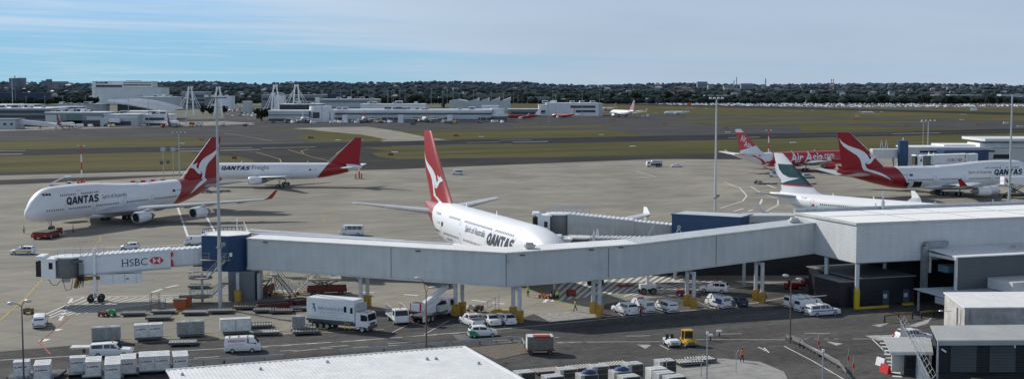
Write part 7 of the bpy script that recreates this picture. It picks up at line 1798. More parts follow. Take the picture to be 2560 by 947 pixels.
# ---- buildings
FB = {}
def fm(c, nm): return mat(nm, c, .6, var=.12, scale=.05)
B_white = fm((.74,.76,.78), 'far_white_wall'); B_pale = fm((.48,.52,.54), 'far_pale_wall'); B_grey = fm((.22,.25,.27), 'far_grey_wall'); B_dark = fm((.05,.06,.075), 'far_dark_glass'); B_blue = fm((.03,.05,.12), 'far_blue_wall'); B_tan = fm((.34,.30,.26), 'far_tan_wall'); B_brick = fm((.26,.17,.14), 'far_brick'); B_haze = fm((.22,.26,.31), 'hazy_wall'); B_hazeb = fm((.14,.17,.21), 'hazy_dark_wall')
def fbox(name, label, u0, u1, vt, vb, depth=30, wall=B_white, roof=None, bands=(), group=None, D=None, cat='building', extra=None, z0=0, roofh=.8, over=.6):
    """block whose front runs between two sight lines; bands = (f0, f1, g0, g1, material) dark strips on the front"""
    Y = D or (CH-z0)*F/(vb-VH); x0 = (u0-1280)/F*Y; x1 = (u1-1280)/F*Y; zt = CH-(vt-VH)*Y/F
    t = thing(name, label, cat, ((x0+x1)/2, Y, z0), 0, group); L = x1-x0; h = zt-z0
    MB().box(-L/2,L/2,0,depth,0,h-roofh).build('wall', wall, t)
    MB().box(-L/2-over,L/2+over,-over,depth+over,h-roofh,h).build('roof', roof or B_pale, t)
    for (a, b, c, d, mm) in bands:
        MB().box(-L/2+a*L,-L/2+b*L,-.25,-.02,c*h,d*h).build('window', mm or B_dark, t)
    if extra: extra(t, L, h, depth)
    return t
# airline office and hangar at the left
t = fbox('office_block', 'tall pale office block with dark window bands behind the white hangar', 234,383,203.5,262,40,B_white,D=2540,bands=((.06,.50,.74,.84,B_dark),(.52,.99,.80,.86,B_dark),(.52,.99,.90,.94,B_dark),(.06,.26,.90,.97,B_dark)))
sgn = MB(); sgn.box(-13,9,-.2,.2,0,3); 
mapped('lettering', heavy('QANTAS', 18, 2.6, .28), lambda a, b: (-50+a*.9, -.4, 47-4.5+b), M_white, t)
for i in range(7): MB().box(-59.5,-54,-3,-.3,4+i*5.5,6.2+i*5.5).build('balcony', B_white, t)
fbox('roof_plant', 'pale plant room on top of the office block', 318,351,202,262,14,B_pale,D=2560)
t = fbox('hangar', 'huge plain pale grey hangar in front of the office block', 240.5,405,218,262,60,fm((.74,.76,.75),'hangar_wall'),B_pale,bands=((.28,.31,.0,.35,B_pale),(.44,.46,.0,.4,B_pale)))
fbox('white_hangar', 'white flat roofed hangar behind the curved roof', 350,440,242,262,40,B_pale,B_white,D=1900)
# left terminal
t = fbox('terminal_west', 'layered grey terminal with dark window bands at the left edge', -60,114,270,318,60,B_grey,B_white,bands=((0,1,.72,.86,B_dark),(0,1,.40,.60,B_dark),(0,1,.0,.2,B_dark)),D=1090)
fbox('terminal_upper', 'set back upper storey with pale roof above the layered terminal', -60,75,261.5,300,40,B_grey,B_white,D=1180,bands=((0,1,.6,.85,B_dark),))
fbox('terminal_block', 'low block with curved pale roof between layered terminal and curved roof hall', 113,236,261,300,50,B_pale,B_grey,D=1250,bands=((.02,.98,.45,.75,B_dark),))
t = fbox('glass_hall', 'white framed dark glass box on the left terminal', 147,198,266,300,20,B_dark,B_white,D=1150)
fbox('departure_lounge', 'long low white roofed terminal front with green glass', 115,262,280,317,30,B_grey,B_white,D=1080,bands=((.0,.25,.1,.8,B_pale),(.36,.62,.25,.85,fm((.10,.20,.19),'green_glass')),(.30,1,.0,.42,B_dark),(.70,.95,.45,.7,B_pale)))
fbox('pier_lounge', 'white stepped pier lounge with dark window strip', 262,345,285,316,24,B_pale,B_white,D=1080,bands=((.2,.8,.1,.42,B_dark),(0,1,.70,.8,B_white)))
fbox('pier_lounge', 'white pier block with dark window strip below the curved roof', 345,424,286,315,24,B_white,B_white,D=1095,bands=((.25,.85,.5,.72,B_dark),(.1,.9,.05,.25,B_dark)))
fbox('pier_roof', 'bright sloping white roof on the pier', 308,392,277.5,300,30,B_white,fm((.75,.77,.78),'bright_roof'),D=1150)
fbox('service_block', 'pale grey service block at the left edge by the gangway', -20,39,297,324,20,B_pale,B_grey,D=1010,bands=((.5,.62,.4,.6,B_dark),(.8,.9,.4,.6,B_dark)))
# slender gangway
gw = thing('gangway', 'long slender white gangway sloping down to the left airliner', 'jet bridge', (G(96,322).x, 1015, 0)); m = MB()
a, b = atY(44,304,1020), atY(152,314,1020); m.bar(a, b, 3.2, 3.4); wp('tunnel', m, B_white, gw); m = MB()
for u in (60, 100, 140): p = atY(u,312,1020); m.bar((p.x,1020,0),(p.x,1020,p.z),.8)
wp('leg', m, B_grey, gw); m = MB(); p = atY(40,306,1020); m.box(p.x-3,p.x+3,1017,1023,0,p.z+2.5); wp('cab', m, B_white, gw)
gw = thing('gangway', 'white gangway cab in front of the pier lounge', 'jet bridge', (G(275,318).x, 1070, 0)); m = MB(); a, b = atY(262,300,1075), atY(300,302,1075); m.bar(a,b,3,3.2); wp('tunnel', m, B_white, gw); m = MB(); m.box(a.x-3,a.x+3,1072,1078,0,a.z+2); wp('cab', m, B_pale, gw)
# curved roof hall
cr = thing('curved_hall', 'terminal hall under a sweeping ribbed silver roof curving down to the right', 'building', (G(370,283).x, 1300, 0))
fe_ = [(270,255.5),(300,258.5),(330,263),(360,269),(390,276),(417,283.5)]; be_ = [(274,252),(310,249.6),(355,248.7),(390,253.5),(425,261.5),(458,272)]
def ip(L_, t): 
    k = t*(len(L_)-1); i = min(int(k), len(L_)-2); f_ = k-i; return (L_[i][0]+(L_[i+1][0]-L_[i][0])*f_, L_[i][1]+(L_[i+1][1]-L_[i][1])*f_)
m = MB(); N1, N2 = 24, 8; P = []
for i in range(N1+1):
    a = atY(*ip(fe_, i/N1), 1290); b = atY(*ip(be_, i/N1), 1400)
    for j in range(N2+1): q = a.lerp(b, j/N2); q.z += 1.2*math.sin(math.pi*j/N2); P.append(q)
m.add(P, [(i*(N2+1)+j,(i+1)*(N2+1)+j,(i+1)*(N2+1)+j+1,i*(N2+1)+j+1) for i in range(N1) for j in range(N2)]); wp('roof', m, mat('silver_roof', (.42,.46,.50), .45, .2, var=.1, scale=.05), cr, smooth='all', fix=False)
for i in range(0, N2+1):
    m = MB()
    for k in range(N1): m.bar(P[k*(N2+1)+i]+Vector((0,0,.5)), P[(k+1)*(N2+1)+i]+Vector((0,0,.5)), .9, .8)
    wp('roof_rib', m, B_white, cr)
m = MB()
a0 = atY(278,258,1300); a1 = atY(408,262,1300); 
for i in range(3,22):
    q = P[i*(N2+1)]; q3 = P[(i+1)*(N2+1)]; m.add([(q.x,1296,0),(q3.x,1296,0),(q3.x,1296,q3.z-1.2),(q.x,1296,q.z-1.2)], [(0,1,2,3)])
wp('glass_wall', m, B_dark, cr)
m = MB()
for i in range(4): a = atY(395+i*9,270+i*3,1285); m.bar(a,(a.x-10,1285,0),.8)
wp('prop', m, B_white, cr)
# stay-cable masts
for u, vt, vb, sp, l in ((475,216.5,268,11,'first white stay cable mast from the left, behind the curved roof'),(545.5,217,268,11,'second white stay cable mast from the left'),(688,212,270,12,'third white stay cable mast, left end of the far concourse'),(741,211.5,256,11,'fourth white stay cable mast, rightmost of them')):
    Y = 1500; t = thing('stay_mast', l, 'mast', (atY(u,vb,Y).x, Y, 0)); m = MB()
    top = atY(u,vt,Y)
    for s in (-1, 1):
        q = atY(u+s*sp*.9,vb,Y); q2 = atY(u+s*3.6,vt,Y); m.tube((q.x,Y,0),(q2.x,Y,q2.z),.85,.75,10)
    m.bar((atY(u-3.6,0,Y).x,Y,top.z-.8),(atY(u+3.6,0,Y).x,Y,top.z-.8),1.5); z_ = (top.z*.45+5); m.bar((atY(u-5.5,0,Y).x,Y,z_*.9),(atY(u+5.5,0,Y).x,Y,z_*.9),.9)
    wp('mast_leg', m, fm((.92,.93,.94),'mast_white'), t); m = MB()
    for s in (-1, 1):
        for k in (20, 27): q = atY(u+s*k,vb+2,Y); m.tube((top.x,Y,top.z-1),(q.x,Y,max(q.z,2)),.28,n=5)
    wp('stay_cable', m, MATS['mast_white'], t)
# middle distance blocks
fbox('parking_block', 'grey open deck parking block behind the first stay mast', 457,516,230,262,40,B_grey,B_white,D=2000,bands=((.1,.95,.2,.32,B_dark),(.1,.95,.45,.57,B_dark),(.1,.95,.7,.8,B_dark)))
fbox('low_roof', 'white gabled low roof right of the second stay mast', 545,580,240.5,262,25,B_white,B_white,D=1900)
fbox('white_tank_house', 'small white cube above the distant parked cars', 608,627,253,275,14,B_pale,B_white,D=1700)
fbox('long_depot', 'long grey depot behind the two right stay masts', 655,822,237,262,40,B_grey,B_pale,D=2150,bands=((.02,.98,.55,.75,B_dark),))
fbox('blue_depot', 'dark blue block at the right end of the long depot', 820,851,235.5,262,40,B_blue,B_blue,D=2140,bands=((.1,.5,.4,.6,B_white),))
fbox('flat_terminal', 'dark fronted terminal with long sloping white roof edge', 700,800,260,300,40,B_dark,B_white,D=1420)
fbox('flat_terminal', 'pale wing of the far terminal with thin white roof', 800,946,248,275,40,B_grey,B_white,D=1750,bands=((0,1,.35,.7,B_pale),))
fbox('roof_plant', 'white plant box on the far terminal roof', 789,798,244,275,10,B_white,B_white,D=1480)
fbox('roof_plant', 'white cube below the third stay mast', 686,712,239.5,275,12,B_white,B_white,D=1540)
fbox('apron_building', 'pale low building left of the white drum', 672,772,276,308,30,B_pale,B_white,D=1215,bands=((.0,1,.55,.68,B_grey),(0,1,.1,.3,B_dark)))
t = thing('terminal_drum', 'white drum shaped end of the far concourse with one big window', 'building', (atY(798,300,1215).x, 1225, 0)); m = MB(); m.lathe([(0,10.6),(15.2,10.6),(15.2,10.2),(15.3,.1)], 'z', (0,0,0), 28); m.build('wall', B_white, t, smooth=True)
m = MB(); m.box(-6,.5,-10.75,-9.8,3.5,9.5); m.build('window', B_dark, t); m = MB(); m.box(10.2,13,-6,6,0,10); m.build('stair_tower', B_white, t)
t = fbox('concourse', 'long low white roofed concourse with continuous dark window band', 826,1228,274,307,40,B_pale,fm((.70,.73,.75),'concourse_roof'),D=1235,bands=((0,1,.58,.70,B_dark),(0,1,.13,.34,B_dark),(.0,1,.0,.10,B_grey)),roofh=2.3)
for i in range(26): MB().box(-77+i*6,-76.4+i*6,-.4,-.27,1.5,5).build('mullion', B_pale, t)
fbox('concourse_upper', 'upper concourse storey with rounded white roof and dark right half', 902,1062,260,300,30,B_white,B_white,D=1340,bands=((.52,.97,.42,.58,B_dark),(.05,.45,.3,.5,B_pale)))
fbox('roof_plant', 'white plant box on the concourse roof near its right end', 1205,1246,264,300,16,B_white,B_white,D=1310)
t = thing('concourse_end', 'rounded glazed right end of the far concourse with white cap', 'building', (atY(1243,300,1235).x, 1245, 0)); m = MB(); m.lathe([(0,9),(5.0,9.8),(5.0,9.9)], 'z', (0,0,0), 24); m.build('glass_wall', fm((.13,.15,.16),'end_glass'), t, smooth=True); m = MB(); m.lathe([(5.0,10.2),(7.5,10.4),(7.6,7),(12.5,7),(12.6,.1)], 'z', (0,0,0), 24); m.build('cap', B_white, t, smooth=True)
for u0, u1, l in ((863,900,'white gangway left of the first concourse airliner'),(1002,1030,'white gangway left of the rightmost concourse airliner'),(1125,1195,'white gangway near the rounded concourse end')):
    Y = 1195; t = thing('gangway', l, 'jet bridge', (atY(u0,300,Y).x, Y, 0)); a, b = atY(u0,293,Y), atY(u1,294,Y); m = MB(); m.bar(a,b,3,3.2); wp('tunnel', m, B_pale, t); m = MB(); m.box(a.x-2.5,a.x+2.5,Y-2.5,Y+2.5,0,a.z+2); wp('cab', m, B_white, t)
# saw-tooth hangar
t = thing('sawtooth_hangar', 'grey hangar with four saw tooth roof peaks and a gabled left bay', 'building', (atY(1200,270,1750).x, 1750, 0)); m = MB(); Y = 1750
def pz(u, v): q = atY(u, v, Y); return (q.x-t.location.x, q.z)
pts = [pz(1123,252),pz(1146,249),pz(1166,252.5),pz(1168,254),pz(1195,246.5),pz(1196,254),pz(1221,246.5),pz(1222,254),pz(1248,245),pz(1249,254),pz(1276,244.5)]
poly = [(pts[0][0],0)]+pts+[(pts[-1][0],0)]
m.xprism(poly, 0, 60); m.build('wall', B_pale, t); m = MB()
for k in (4,6,8,10): x, z = pts[k]; m.box(x-.4,x+.5,-.6,60,z-4,z+.4)
m.build('roof_edge', B_white, t)
# white terminal on the right and low sheds
t = fbox('white_terminal', 'plain white block terminal with two dark window strips, mid picture', 1366,1496,257.5,294,40,B_white,B_white,D=1480,bands=((.46,.94,.62,.80,B_dark),(.56,.94,.28,.46,B_dark)))
fbox('white_terminal_wing', 'lower white wing left of the white block terminal', 1347,1367,262,294,36,B_white,B_pale,D=1478,bands=((.2,.8,.3,.5,B_dark),))
fbox('white_terminal_wing', 'pale right hand wing of the white block terminal', 1496,1506,259,294,38,B_pale,B_pale,D=1481)
fbox('low_pier', 'low white roofed pier behind the red airliner', 1270,1346,272,296,24,B_grey,B_white,D=1460,bands=((.1,.9,.3,.6,B_dark),))
for i, (u0, u1, vt, vb, mm, l) in enumerate(((1318,1372,242.5,255,B_grey,'long grey shed among trees left of the fin masts'),(1320,1343,246.5,255.5,B_pale,'pale green shed in the tree line'),(1392,1414,247.5,254,B_white,'white shed in the tree line, first'),(1502,1532,247.5,254,B_white,'white shed in the tree line, second'),(1617,1635,246,255,B_pale,'pale kiosk left of the long low shed'),(1632,1740,249.5,255.5,B_grey,'long low white roofed shed beyond the runway'),(1686,1693,246,252,B_white,'small white sign board above the long low shed'),
        (1762,1822,238.5,247,B_white,'white roofed house row above the car park'),(2013,2046,249.5,256,B_white,'white roofed shed right of the tree clump'),(1945,1970,230.5,238,B_white,'white factory gable among the trees'),(2333,2372,238,243,B_white,'first long white roof at the right'),(2372,2450,237.5,242.5,B_white,'second long white roof at the right'),(2430,2530,225.5,229.5,B_white,'long white roof high on the right slope'),(2500,2556,236,242,B_pale,'pale roof group near the right edge'),(1860,1930,252,256.5,B_grey,'grey parking shelter left of the parked rows'))):
    fbox('shed', l, u0, u1, vt, vb, 30, B_grey if mm is B_white else mm, mm, D=2700 if vb > 251 else 3300 if vb > 240 else 5000)
# skyline: towers, chimneys and works
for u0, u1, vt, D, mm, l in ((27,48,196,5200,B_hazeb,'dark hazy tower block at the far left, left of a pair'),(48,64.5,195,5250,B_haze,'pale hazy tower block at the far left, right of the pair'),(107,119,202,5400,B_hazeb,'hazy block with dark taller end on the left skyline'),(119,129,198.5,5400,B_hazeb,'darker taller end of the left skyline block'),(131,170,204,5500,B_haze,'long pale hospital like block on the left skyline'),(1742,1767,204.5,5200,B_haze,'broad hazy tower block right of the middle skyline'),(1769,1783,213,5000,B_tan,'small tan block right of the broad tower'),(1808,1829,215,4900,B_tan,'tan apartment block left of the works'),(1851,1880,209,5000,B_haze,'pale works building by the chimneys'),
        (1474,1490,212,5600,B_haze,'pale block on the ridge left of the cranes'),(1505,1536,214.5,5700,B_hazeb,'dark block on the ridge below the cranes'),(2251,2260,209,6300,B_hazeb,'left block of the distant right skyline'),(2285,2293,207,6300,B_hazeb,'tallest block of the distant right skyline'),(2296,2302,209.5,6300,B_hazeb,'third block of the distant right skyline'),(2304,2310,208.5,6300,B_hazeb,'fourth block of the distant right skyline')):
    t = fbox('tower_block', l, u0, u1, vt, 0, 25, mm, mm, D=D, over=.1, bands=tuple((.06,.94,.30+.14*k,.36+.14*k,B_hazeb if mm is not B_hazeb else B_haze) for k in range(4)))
fbox('blue_office', 'dark blue glass office low on the left edge', -20,30,231.5,262,40,B_blue,B_blue,D=2900,bands=((.0,1,.3,.4,B_dark),(0,1,.6,.7,B_dark))); fbox('blue_office', 'long dark blue glass office right of the control mast', 47,114,231.5,262,40,B_blue,B_blue,D=2850,bands=((.0,1,.3,.4,B_dark),(0,1,.6,.7,B_dark)))
def chimney(l, u, vt, w, D, bands=False, mm=B_hazeb):
    p = atY(u, vt, D); t = thing('chimney', l, 'chimney', (p.x, D, 0)); k = D/F*w/2; n = 7
    if bands:
        for i in range(n): m = MB(); m.tube((0,0,p.z*.35+p.z*.65*i/n),(0,0,p.z*.35+p.z*.65*(i+1)/n),k,k*.97,8); m.build('band', (M_sign, B_white)[i % 2], t)
        m = MB(); m.tube((0,0,0),(0,0,p.z*.35),k*1.1,k,8); m.build('shaft', B_haze, t)
    else:
        m = MB(); m.tube((0,0,0),(0,0,p.z),k,k*.8,8); m.build('shaft', mm, t); m = MB(); m.tube((0,0,p.z),(0,0,p.z+D/F*.8),k*1.1,k*1.1,8); m.build('rim', B_hazeb, t)
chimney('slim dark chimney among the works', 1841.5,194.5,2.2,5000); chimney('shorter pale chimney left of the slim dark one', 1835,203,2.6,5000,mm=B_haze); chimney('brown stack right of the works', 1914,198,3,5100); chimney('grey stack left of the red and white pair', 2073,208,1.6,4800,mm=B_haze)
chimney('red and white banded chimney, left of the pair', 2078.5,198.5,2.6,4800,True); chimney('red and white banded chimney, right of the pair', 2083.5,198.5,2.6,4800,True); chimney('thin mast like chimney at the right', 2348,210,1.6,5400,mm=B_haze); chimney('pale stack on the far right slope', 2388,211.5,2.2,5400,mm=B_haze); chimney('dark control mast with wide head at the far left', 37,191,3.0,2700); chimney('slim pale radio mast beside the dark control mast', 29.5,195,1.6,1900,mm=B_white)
for u, vt, w, l in ((1487,213.5,56,'tower crane on the ridge, long jib to the right'),(1512,212.5,40,'second tower crane on the ridge')):
    D = 5600; p = atY(u, vt, D); t = thing('tower_crane', l, 'crane', (p.x, D, 0)); m = MB(); m.bar((0,0,0),(0,0,p.z),3); m.build('mast', B_haze, t); m = MB(); m.bar((-14,0,p.z),(w*D/F,0,p.z+1),2.2); m.build('jib', B_haze, t)
# houses scattered on the slopes, distance haze mixed into wall and roof colours
hp = {}
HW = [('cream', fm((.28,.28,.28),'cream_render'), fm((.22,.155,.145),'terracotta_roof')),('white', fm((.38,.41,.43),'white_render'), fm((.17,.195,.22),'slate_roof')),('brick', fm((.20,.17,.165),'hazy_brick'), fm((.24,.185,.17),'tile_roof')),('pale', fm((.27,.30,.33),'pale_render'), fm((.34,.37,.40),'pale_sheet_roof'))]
def house_proto(k):
    n, w, r = HW[k]; t = thing('house', 'house', 'house', (0,0,0)); MB().box(-8,8,-5,5,0,6).build('wall', w, t)
    MB().taper(-8.6,8.6,-5.6,5.6,6,-4,4,-.4,.4,9.5).build('roof', r, t); m = MB()
    for x in (-5,0,5): m.box(x-1.1,x+1.1,-5.08,-5.01,2.6,4.6)
    m.build('window_row', B_dark, t); return t
cnt = 0
while cnt < 190:
    D = 3000+3500*r2.random()**1.1; u = r2.uniform(-20,2580)
    if 1230 < u < 1340 and r2.random() < .5: continue
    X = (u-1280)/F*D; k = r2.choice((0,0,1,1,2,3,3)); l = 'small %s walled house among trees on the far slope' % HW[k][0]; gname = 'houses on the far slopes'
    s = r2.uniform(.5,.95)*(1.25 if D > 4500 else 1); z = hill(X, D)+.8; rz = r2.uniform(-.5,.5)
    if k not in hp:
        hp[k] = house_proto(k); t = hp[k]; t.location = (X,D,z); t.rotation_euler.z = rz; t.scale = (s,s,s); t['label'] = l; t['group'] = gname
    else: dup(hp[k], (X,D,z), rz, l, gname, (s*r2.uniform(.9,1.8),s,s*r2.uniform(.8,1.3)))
    cnt += 1
# ---- cars in the distant car park: nearest ones as single cars, the packed rows behind as one mass
cars = []
def parkv(u): return float(np.interp(u, [1640,1760,1920,2200,2560], [261.5,264,266.5,268.5,267.5]))
def carbits(mb, x, y, rz, s=1.0, mi=0):
    o = len(mb.v); mb.taper(-2.2*s,2.2*s,-.9,.9,.3,-2.1*s,2.1*s,-.85,.85,.95,mi); mb.taper(-1.4*s,1.1*s,-.8,.8,.95,-1.0*s,.6*s,-.65,.65,1.5,mi)
    mb.xform(Matrix.Translation((x,y,0)) @ Matrix.Rotation(rz,4,'Z'), o)
PCOL = [('white', mat('far_car_white', (.85,.87,.88), .3, coat=.4), 9),('silver', mat('far_car_silver', (.50,.53,.56), .3, .2, coat=.4), 4),('dark', mat('far_car_dark', (.05,.06,.08), .3, coat=.4), 2),('red', mat('far_car_red', (.35,.03,.03), .3, coat=.3), 1)]
PM = {}
for n_, m_, w in PCOL:
    mb = MB(); carbits(mb, 0, 0, 0); me_o = mb.build('parked_car', m_); PM[n_] = me_o
allp = []
for i in range(1500):
    u = r2.uniform(1640,2570); vb = parkv(u); vt = float(np.interp(u, [1640,1760,1920,2200,2400,2560], [257.5,257.2,256.8,259,261,262.5])); v = vt+(vb-vt)*r2.random()
    if u > 2150 and r2.random() < .5: continue
    p = G(u, v); row = round(p.y/9)*9; allp.append((row+r2.uniform(-.5,.5), p.x))
allp.sort(); first = set(); pk = MB(); bag = [k for k, (n_, m_, w) in enumerate(PCOL) for _ in range(w)]
for i, (y, x) in enumerate(allp):
    k = r2.choice(bag); rz = math.pi/2+r2.uniform(-.08,.08)+(.5 if r2.random() < .3 else 0)
    if i < 290:
        n_, m_, w = PCOL[k]
        if n_ not in first: first.add(n_); o = PM[n_]
        else: o = PM[n_].copy(); COL.objects.link(o)
        o.location = (x,y,0); o.rotation_euler.z = rz; tag(o, '%s car among the packed rows of the distant car park' % n_, 'car', 'cars in the distant car park')
    else: carbits(pk, x, y, rz, 1, k)
stuff(pk.build('parked_rows', [c[1] for c in PCOL], fix=False))
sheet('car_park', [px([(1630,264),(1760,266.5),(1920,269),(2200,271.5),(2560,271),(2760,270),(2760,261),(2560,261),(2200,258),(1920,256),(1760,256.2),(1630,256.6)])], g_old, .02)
for i, (u, v) in enumerate(((572,286),(590,279),(602,283),(618,277),(633,284),(596,272),(625,269),(575,276),(610,289),(640,278),(582,291),(650,288))+tuple((r2.uniform(566,662), r2.uniform(266,292)) for _ in range(44))):
    p = G(u, v); k = r2.choice(bag); o = PM[PCOL[k][0]].copy(); COL.objects.link(o); o.location = p; o.rotation_euler.z = r2.uniform(0,3); tag(o, '%s car in the small lot right of the stay masts' % PCOL[k][0], 'car', 'cars in the lot by the stay masts')
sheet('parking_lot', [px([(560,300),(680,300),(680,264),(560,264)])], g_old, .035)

# ---- airliners parked far away
def small_plane(label, X, Y, hdg, L=38.0, body=None, finc=None, engc=None, prop=False):
    k = L/38.0; t = thing('distant_airliner', label, 'airliner', (X,Y,0), R(hdg)+math.pi)
    H = Hull([(0,2.6*k,2.8*k,.05),(1.2*k,1.9*k,4.0*k,1.1*k),(3.5*k,1.55*k,5.0*k,1.75*k),(6*k,1.5*k,5.4*k,1.9*k),(24*k,1.5*k,5.4*k,1.9*k),(31*k,2.7*k,5.4*k,1.4*k),(38*k,4.6*k,5.2*k,.2*k)])
    m = MB(); m.loft([H.ring(x*k, 16) for x in (0,.4,1.2,2.4,3.5,5,6,12,18,24,27,31,35,38)]); m.build('fuselage', body or M_white, t, smooth='all')
    wing([(4.6*k,29.5*k,7*k),(6*k,31*k,5.4*k),(12.4*k,36.2*k,2.2*k)], vertical=True).build('tail_fin', finc or M_redfin, t, smooth=True)
    for s in (-1, 1):
        if prop: wing([(1.2*k,14*k,4*k,5.0*k),(14*k,15*k,2.2*k,5.4*k)], s).build('wing', M_wgrey, t, smooth=True); m = MB(); m.lathe([(0,.3*k),(1*k,.8*k),(6*k,.6*k),(7*k,.05)], 'x', (12*k,s*4.6*k,4.4*k), 10); m.build('engine', engc or M_white, t, smooth=True)
        else:
            w = wing([(1.5*k,13*k,7.5*k,2.4*k),(17*k,22*k,1.7*k,4.2*k)], s).build('wing', M_wgrey, t, smooth=True); m = MB(); m.add([(22*k,s*17*k,4.2*k),(23.7*k,s*17*k,4.2*k),(24.6*k,s*17.4*k,6.6*k),(23.8*k,s*17.4*k,6.6*k)], [(0,1,2,3)]); m.build('winglet', finc or M_redfin, w, fix=False)
            m = MB(); m.lathe([(0,.9*k),(.6*k,1.05*k),(3*k,.9*k),(4.4*k,.3*k)], 'x', (13*k,s*5*k,1.6*k), 14); m.lathe([(.3*k,.01),(.3*k,.9*k)], 'x', (13*k,s*5*k,1.6*k), 12); m.build('engine', engc or M_white, t, smooth=True)
        wing([(.6*k,32.5*k,4.2*k,4.6*k),(7*k,37*k,1.5*k,5.3*k)], s).build('stabilizer', M_white, t, smooth=True)
        m = MB(); m.tube((19*k,s*2.8*k,0),(19*k,s*2.8*k,2.4*k),.3*k); m.build('landing_gear', M_black, t)
    m = MB(); m.tube((5*k,0,0),(5*k,0,2.0*k),.25*k); m.build('nose_gear', M_black, t)
    return t
RW = split('distant_red_white', WHITE, QRED, (1,0,-.5,-28.5)); RB = mat('distant_red_body', (.34,.02,.025), .3, var=.1, coat=.3)
FINP = mat('patterned_fin', (.58,.36,.36), .4, var=.5, scale=.4)
for u, v, hd, L, b, f_, e, l in ((165,322,87,36,RW,M_redfin,None,'small white airliner with red fin, tail towards us, by the slender gangway'),(433,317,90,36,RW,M_redfin,None,'small white airliner with red rear, tail towards us, below the curved roof'),(757,307,100,38,None,M_white,None,'small white airliner with tail towards us in front of the white drum'),(910,306,98,38,None,M_redfin,None,'small white airliner at the left half of the far concourse'),(1062,306,98,38,None,M_redfin,None,'small white airliner at the right half of the far concourse'),
        (1310,299,178,36,RB,M_white,M_white,'small dark red airliner seen side on, facing left'),(1408,296,135,34,RB,FINP,M_white,'small airliner with red nose and white fin before the white block terminal'),(1556,293.5,112,58,None,FINP,M_white,'white airliner with pink patterned fin, right of the white block terminal'),(1692,287.5,190,32,fm((.9,.91,.92),'bright_jet_white'),FINP,M_white,'small white jet with pink fin taxiing left on the far taxiway'),(1512,277,170,34,None,FINP,None,'pale airliner fin just visible beyond the white block terminal')):
    p = G(u, v); small_plane(l, p.x+math.cos(R(hd))*L*.5, p.y+math.sin(R(hd))*L*.5, hd, L, b, f_, e)
p = G(2166,284.5); small_plane('small white turboprop rolling on the far runway', p.x+9, p.y-3, -22, 19, None, B_hazeb, None, True)
# ---- far light masts
mp = thing('far_light_mast', 'mast', 'light mast', (0,0,0)); m = MB(); m.tube((0,0,0),(0,0,1),.26,.16,6); m.build('pole', M_galv, mp); m = MB(); m.box(-1.6,1.6,-.3,.3,.985,1.0); m.build('head', M_galv, mp); used_ = False
for i, (u, vt, vb) in enumerate(((66,241,280),(113,241,285),(158,241,283),(178,245,285),(214,241,280),(254,262,306),(322,249,311),(372,244,318),(466,262,312),(622,258,306),(805,227,306),(852,225,275),(879,224,282),(895,229,280),(923,226,285),(970,227,306),(980,229,280),(984,225,280),(1000,226,282),(1013,227,290),(1078,222,290),(1107,226,280),(1118,224,287),(1133,227,280),(1148,234,306),(1184,226,282),(1228,230,275),(1259,230,290),(1284,231,275),(1295,238,280),(1382,227,280),(1372,245,306),(1389,240,295),(1455,228,297),(1499,232,275),(1583,247,291))):
    p = G(u, vb); h = CH-(vt-VH)*p.y/F; l = 'thin light mast around the far terminals'
    if i == 0: mp.location = p; mp.scale = (1,1,h); mp['label'] = l; mp['group'] = 'far light masts'
    else: dup(mp, p, 0, l, 'far light masts', (1,1,h))
# ---- far pier at the right, behind the second jumbo
pr = thing('far_pier', 'white pier building with dark window strips and flat upper roof at the right edge', 'building', (170, 505, 0))
def pw(u0, u1, v0, v1, D, d, mm, nm, base=None):
    a, b = atY(u0,v0,D), atY(u1,v1,D); m = MB(); m.box(a.x,b.x,D,D+d,base if base is not None else b.z,a.z); return wp(nm, m, mm, pr)
pw(2270,2620,371,410,505,14,C_white,'wall',0); pw(2270,2480,367.5,370.9,504.4,16,B_white,'roof'); pw(2360,2620,362,366,511,16,B_white,'upper_wall',8); pw(2450,2620,358,370,506,14,B_white,'upper_wall'); pw(2463,2700,347,353.5,498,26,fm((.62,.65,.67),'pier_roof_white'),'upper_roof'); pw(2487,2620,354,357.8,507,16,B_pale,'fascia')
pw(2300,2356,377,381.5,504.9,.08,M_glass,'window'); pw(2465,2487,376,380,504.9,.08,M_glass,'window'); pw(2452,2476,374,379,505.8,.1,M_glass,'window') ; pw(2505,2600,370,378.5,505.8,.1,M_glass,'window'); pw(2484,2526,386,397,504.85,.1,M_glass,'window')
pb = thing('blue_pier_block', 'dark blue flat block in front of the far white pier', 'building', (150,488,0)); a, b = atY(2360,377,488), atY(2452,403,488); m = MB(); m.box(a.x,b.x+.1,488,496,2,a.z); m.box(b.x+.12,b.x+3.3,489,496,2,a.z-.05); wp('wall', m, C_blue, pb); m = MB(); m.box(a.x-.1,b.x+3.4,487.8,496.2,a.z,a.z+.3); wp('roof_edge', m, M_blue, pb); m = MB(); m.box(a.x+1,b.x-1,490,495,0,2); wp('base', m, M_grey, pb)
dr_ = thing('blue_drum', 'dark blue drum shaped gate tower beside the second jumbo fin', 'rotunda', (atY(2257,390,492).x, 492, 0)); m = MB(); m.lathe([(0,1.9),(4,1.9),(4,2.0),(12.4,2.0),(12.5,1.6),(12.5,.1)], 'z', (0,0,0), 20); m.build('drum', C_blue, dr_, smooth=True); m = MB(); m.tube((0,0,12.5),(0,0,13.6),.2); m.build('roof_vent', M_white, dr_)
l2 = thing('grey_link_bridge', 'pale grey link bridge left of the blue drum', 'walkway', (atY(2225,390,494).x, 494, 0)); a, b = atY(2180,374,494), atY(2247,395,494); m = MB(); m.box(a.x,b.x,493,497,b.z,a.z); wp('wall', m, C_wall, l2); m = MB(); m.box(a.x,b.x,492.8,497.2,a.z,a.z+.2); wp('roof', m, B_white, l2); m = MB()
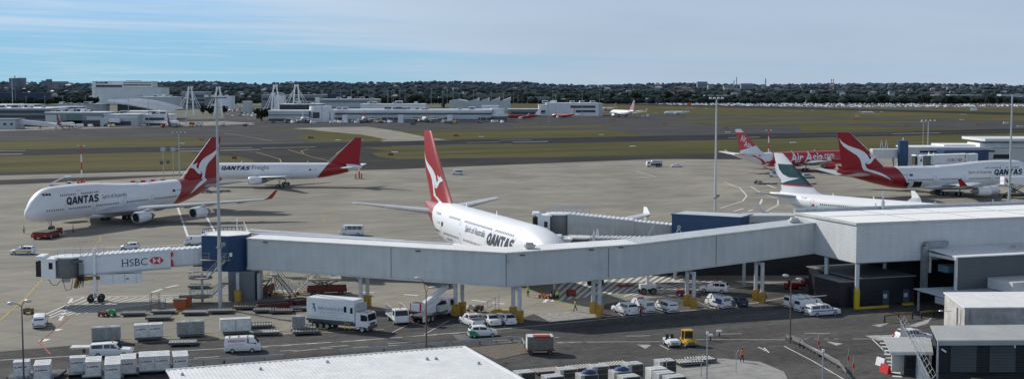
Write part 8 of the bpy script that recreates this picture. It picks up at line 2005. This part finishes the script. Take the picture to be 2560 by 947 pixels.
for u in (2204,2216): q = atY(u,360,494); m.bar((q.x-.6,494,a.z),(q.x,494,q.z+1.5),.18); m.bar((q.x+.6,494,a.z),(q.x,494,q.z+1.5),.18)
wp('hanger_frame', m, M_galv, l2); m = MB()
for u in (2190,2235): q = atY(u,400,494); m.bar((q.x,495,0),(q.x,495,b.z),.6)
wp('column', m, M_grey, l2)
bridge('white jet bridge with red and white bank sign beyond the second jumbo', (atY(2440,400,481).x, 481), (atY(2322,400,477).x, 477), 5.0, 4.6, 2.9, .22, R(-6), .8, False, None, hsbc)
cart('red ground tractor between link bridge and jumbo', Vector((atY(2233,404,485).x, 485, 0)), 10, M_red, h=2.2, l=3.0); cart('white ground truck left of the red tractor by the link bridge', Vector((atY(2212,404,485).x, 485, 0)), 10, M_white, h=2.4, l=4.0)
cart('orange topped service cart right of the far white airliner', at(1608,293,0), 0, M_offwhite, h=1.5, l=3.5); cart('white domed service cart right of the orange topped one', at(1619,292,0), 0, M_white, h=2.6, l=2.6); cart('orange equipment box beyond the runway near the car park', at(1723,263,0), 0, M_orange, h=4, l=8)
for u, v, mm, l in ((940,306,M_white,'white service van by the left concourse airliner'),(1033,313,M_dgrey,'dark tug on the far apron below the concourse'),(745,306,M_offwhite,'pale ground truck beside the white drum airliner'),(835,307,M_yellow,'yellow ground truck at the foot of the drum'),(1240,306,M_white,'white van at the rounded concourse end'),(480,313,M_dred,'red ground vehicle right of the red rear airliner'),(500,313,M_dred,'second red ground vehicle right of the red rear airliner'),(335,313,M_yellow,'yellow ground truck below the pier lounge'),(222,313,M_offwhite,'red and white fuel truck below the green glass'),(2435,277,M_white,'white cabin at the car park exit'),(2515,311,M_offwhite,'service pickup on the far taxiway near the right edge')):
    cart(l, at(u, v, 0), 3, mm, name='service_vehicle', h=1.9 if u != 2435 else 3.5, l=4.8 if u != 2435 else 9)

# ---- clutter along the far terminal: ground vehicles at its foot and plant on its roofs
vp = {}
def bits(kind, label, group, p, rz, sc):
    if kind not in vp:
        if kind[0] == 'v':
            t = thing('service_vehicle', label, 'vehicle', p, rz, group); m = MB(); m.box(-2.6,2.6,-1,1,.4,1.5); m.taper(.6,2.4,-.95,.95,1.5,.8,2.1,-.85,.85,2.4); m.build('body', {'w': M_white, 'y': M_yellow, 'r': M_dred, 'd': M_dgrey}[kind[1]], t)
            m = MB(); m.box(-2.5,.4,-.9,.9,1.503,2.3 if kind[1] in 'wd' else 1.7); m.build('load', M_offwhite if kind[1] != 'd' else M_dmetal, t)
            m = MB()
            for x in (-1.7,1.7): m.tube((x,-1.02,.4),(x,1.02,.4),.4,n=10)
            m.build('wheel', M_black, t)
        else:
            t = thing('roof_plant', label, 'plant box', p, rz, group); m = MB(); m.box(-2.5,2.5,-1.8,1.8,0,2.2); m.build('casing', B_pale if kind == 'pa' else B_white, t); m = MB(); m.box(-2.2,2.2,-1.83,-1.803,.4,1.7); m.build('louvre', B_dark, t)
        vp[kind] = t; t.scale = (sc,)*3; return
    dup(vp[kind], p, rz, label, group, (sc,)*3)
for i in range(64):
    u = r2.uniform(5,640) if i < 30 else r2.uniform(680,1270); v = r2.uniform(313,320) - max(0,(u-300)*.012) if u < 640 else r2.uniform(305.5,309)
    k = r2.choice('wwwyrdd'); bits('v'+k, 'small %s ground vehicle at the foot of the far terminal' % {'w':'white','y':'yellow','r':'red','d':'dark'}[k], 'ground vehicles along the far terminal', G(u, v), r2.uniform(0,6.3), r2.uniform(.8,1.25))
for (u0, u1, vt, Y, n) in ((0,110,269.5,1100,9),(118,235,261,1265,6),(120,258,280,1090,9),(266,420,285.5,1095,8),(700,795,259.5,1430,6),(805,940,247.8,1760,6),(835,1195,273.7,1250,14),(905,1058,259.7,1350,8),(1350,1498,257.3,1500,8),(345,436,241.8,1910,4),(660,818,236.8,2160,8)):
    for i in range(n):
        p = atY(r2.uniform(u0,u1), vt, Y+r2.uniform(3,14)); bits(r2.choice(('pa','pb')), 'small box of roof plant on the far terminal roofs', 'roof plant on the far terminals', (p.x, p.y, p.z-.1), r2.choice((0,.1,1.57)), r2.uniform(.6,1.5))
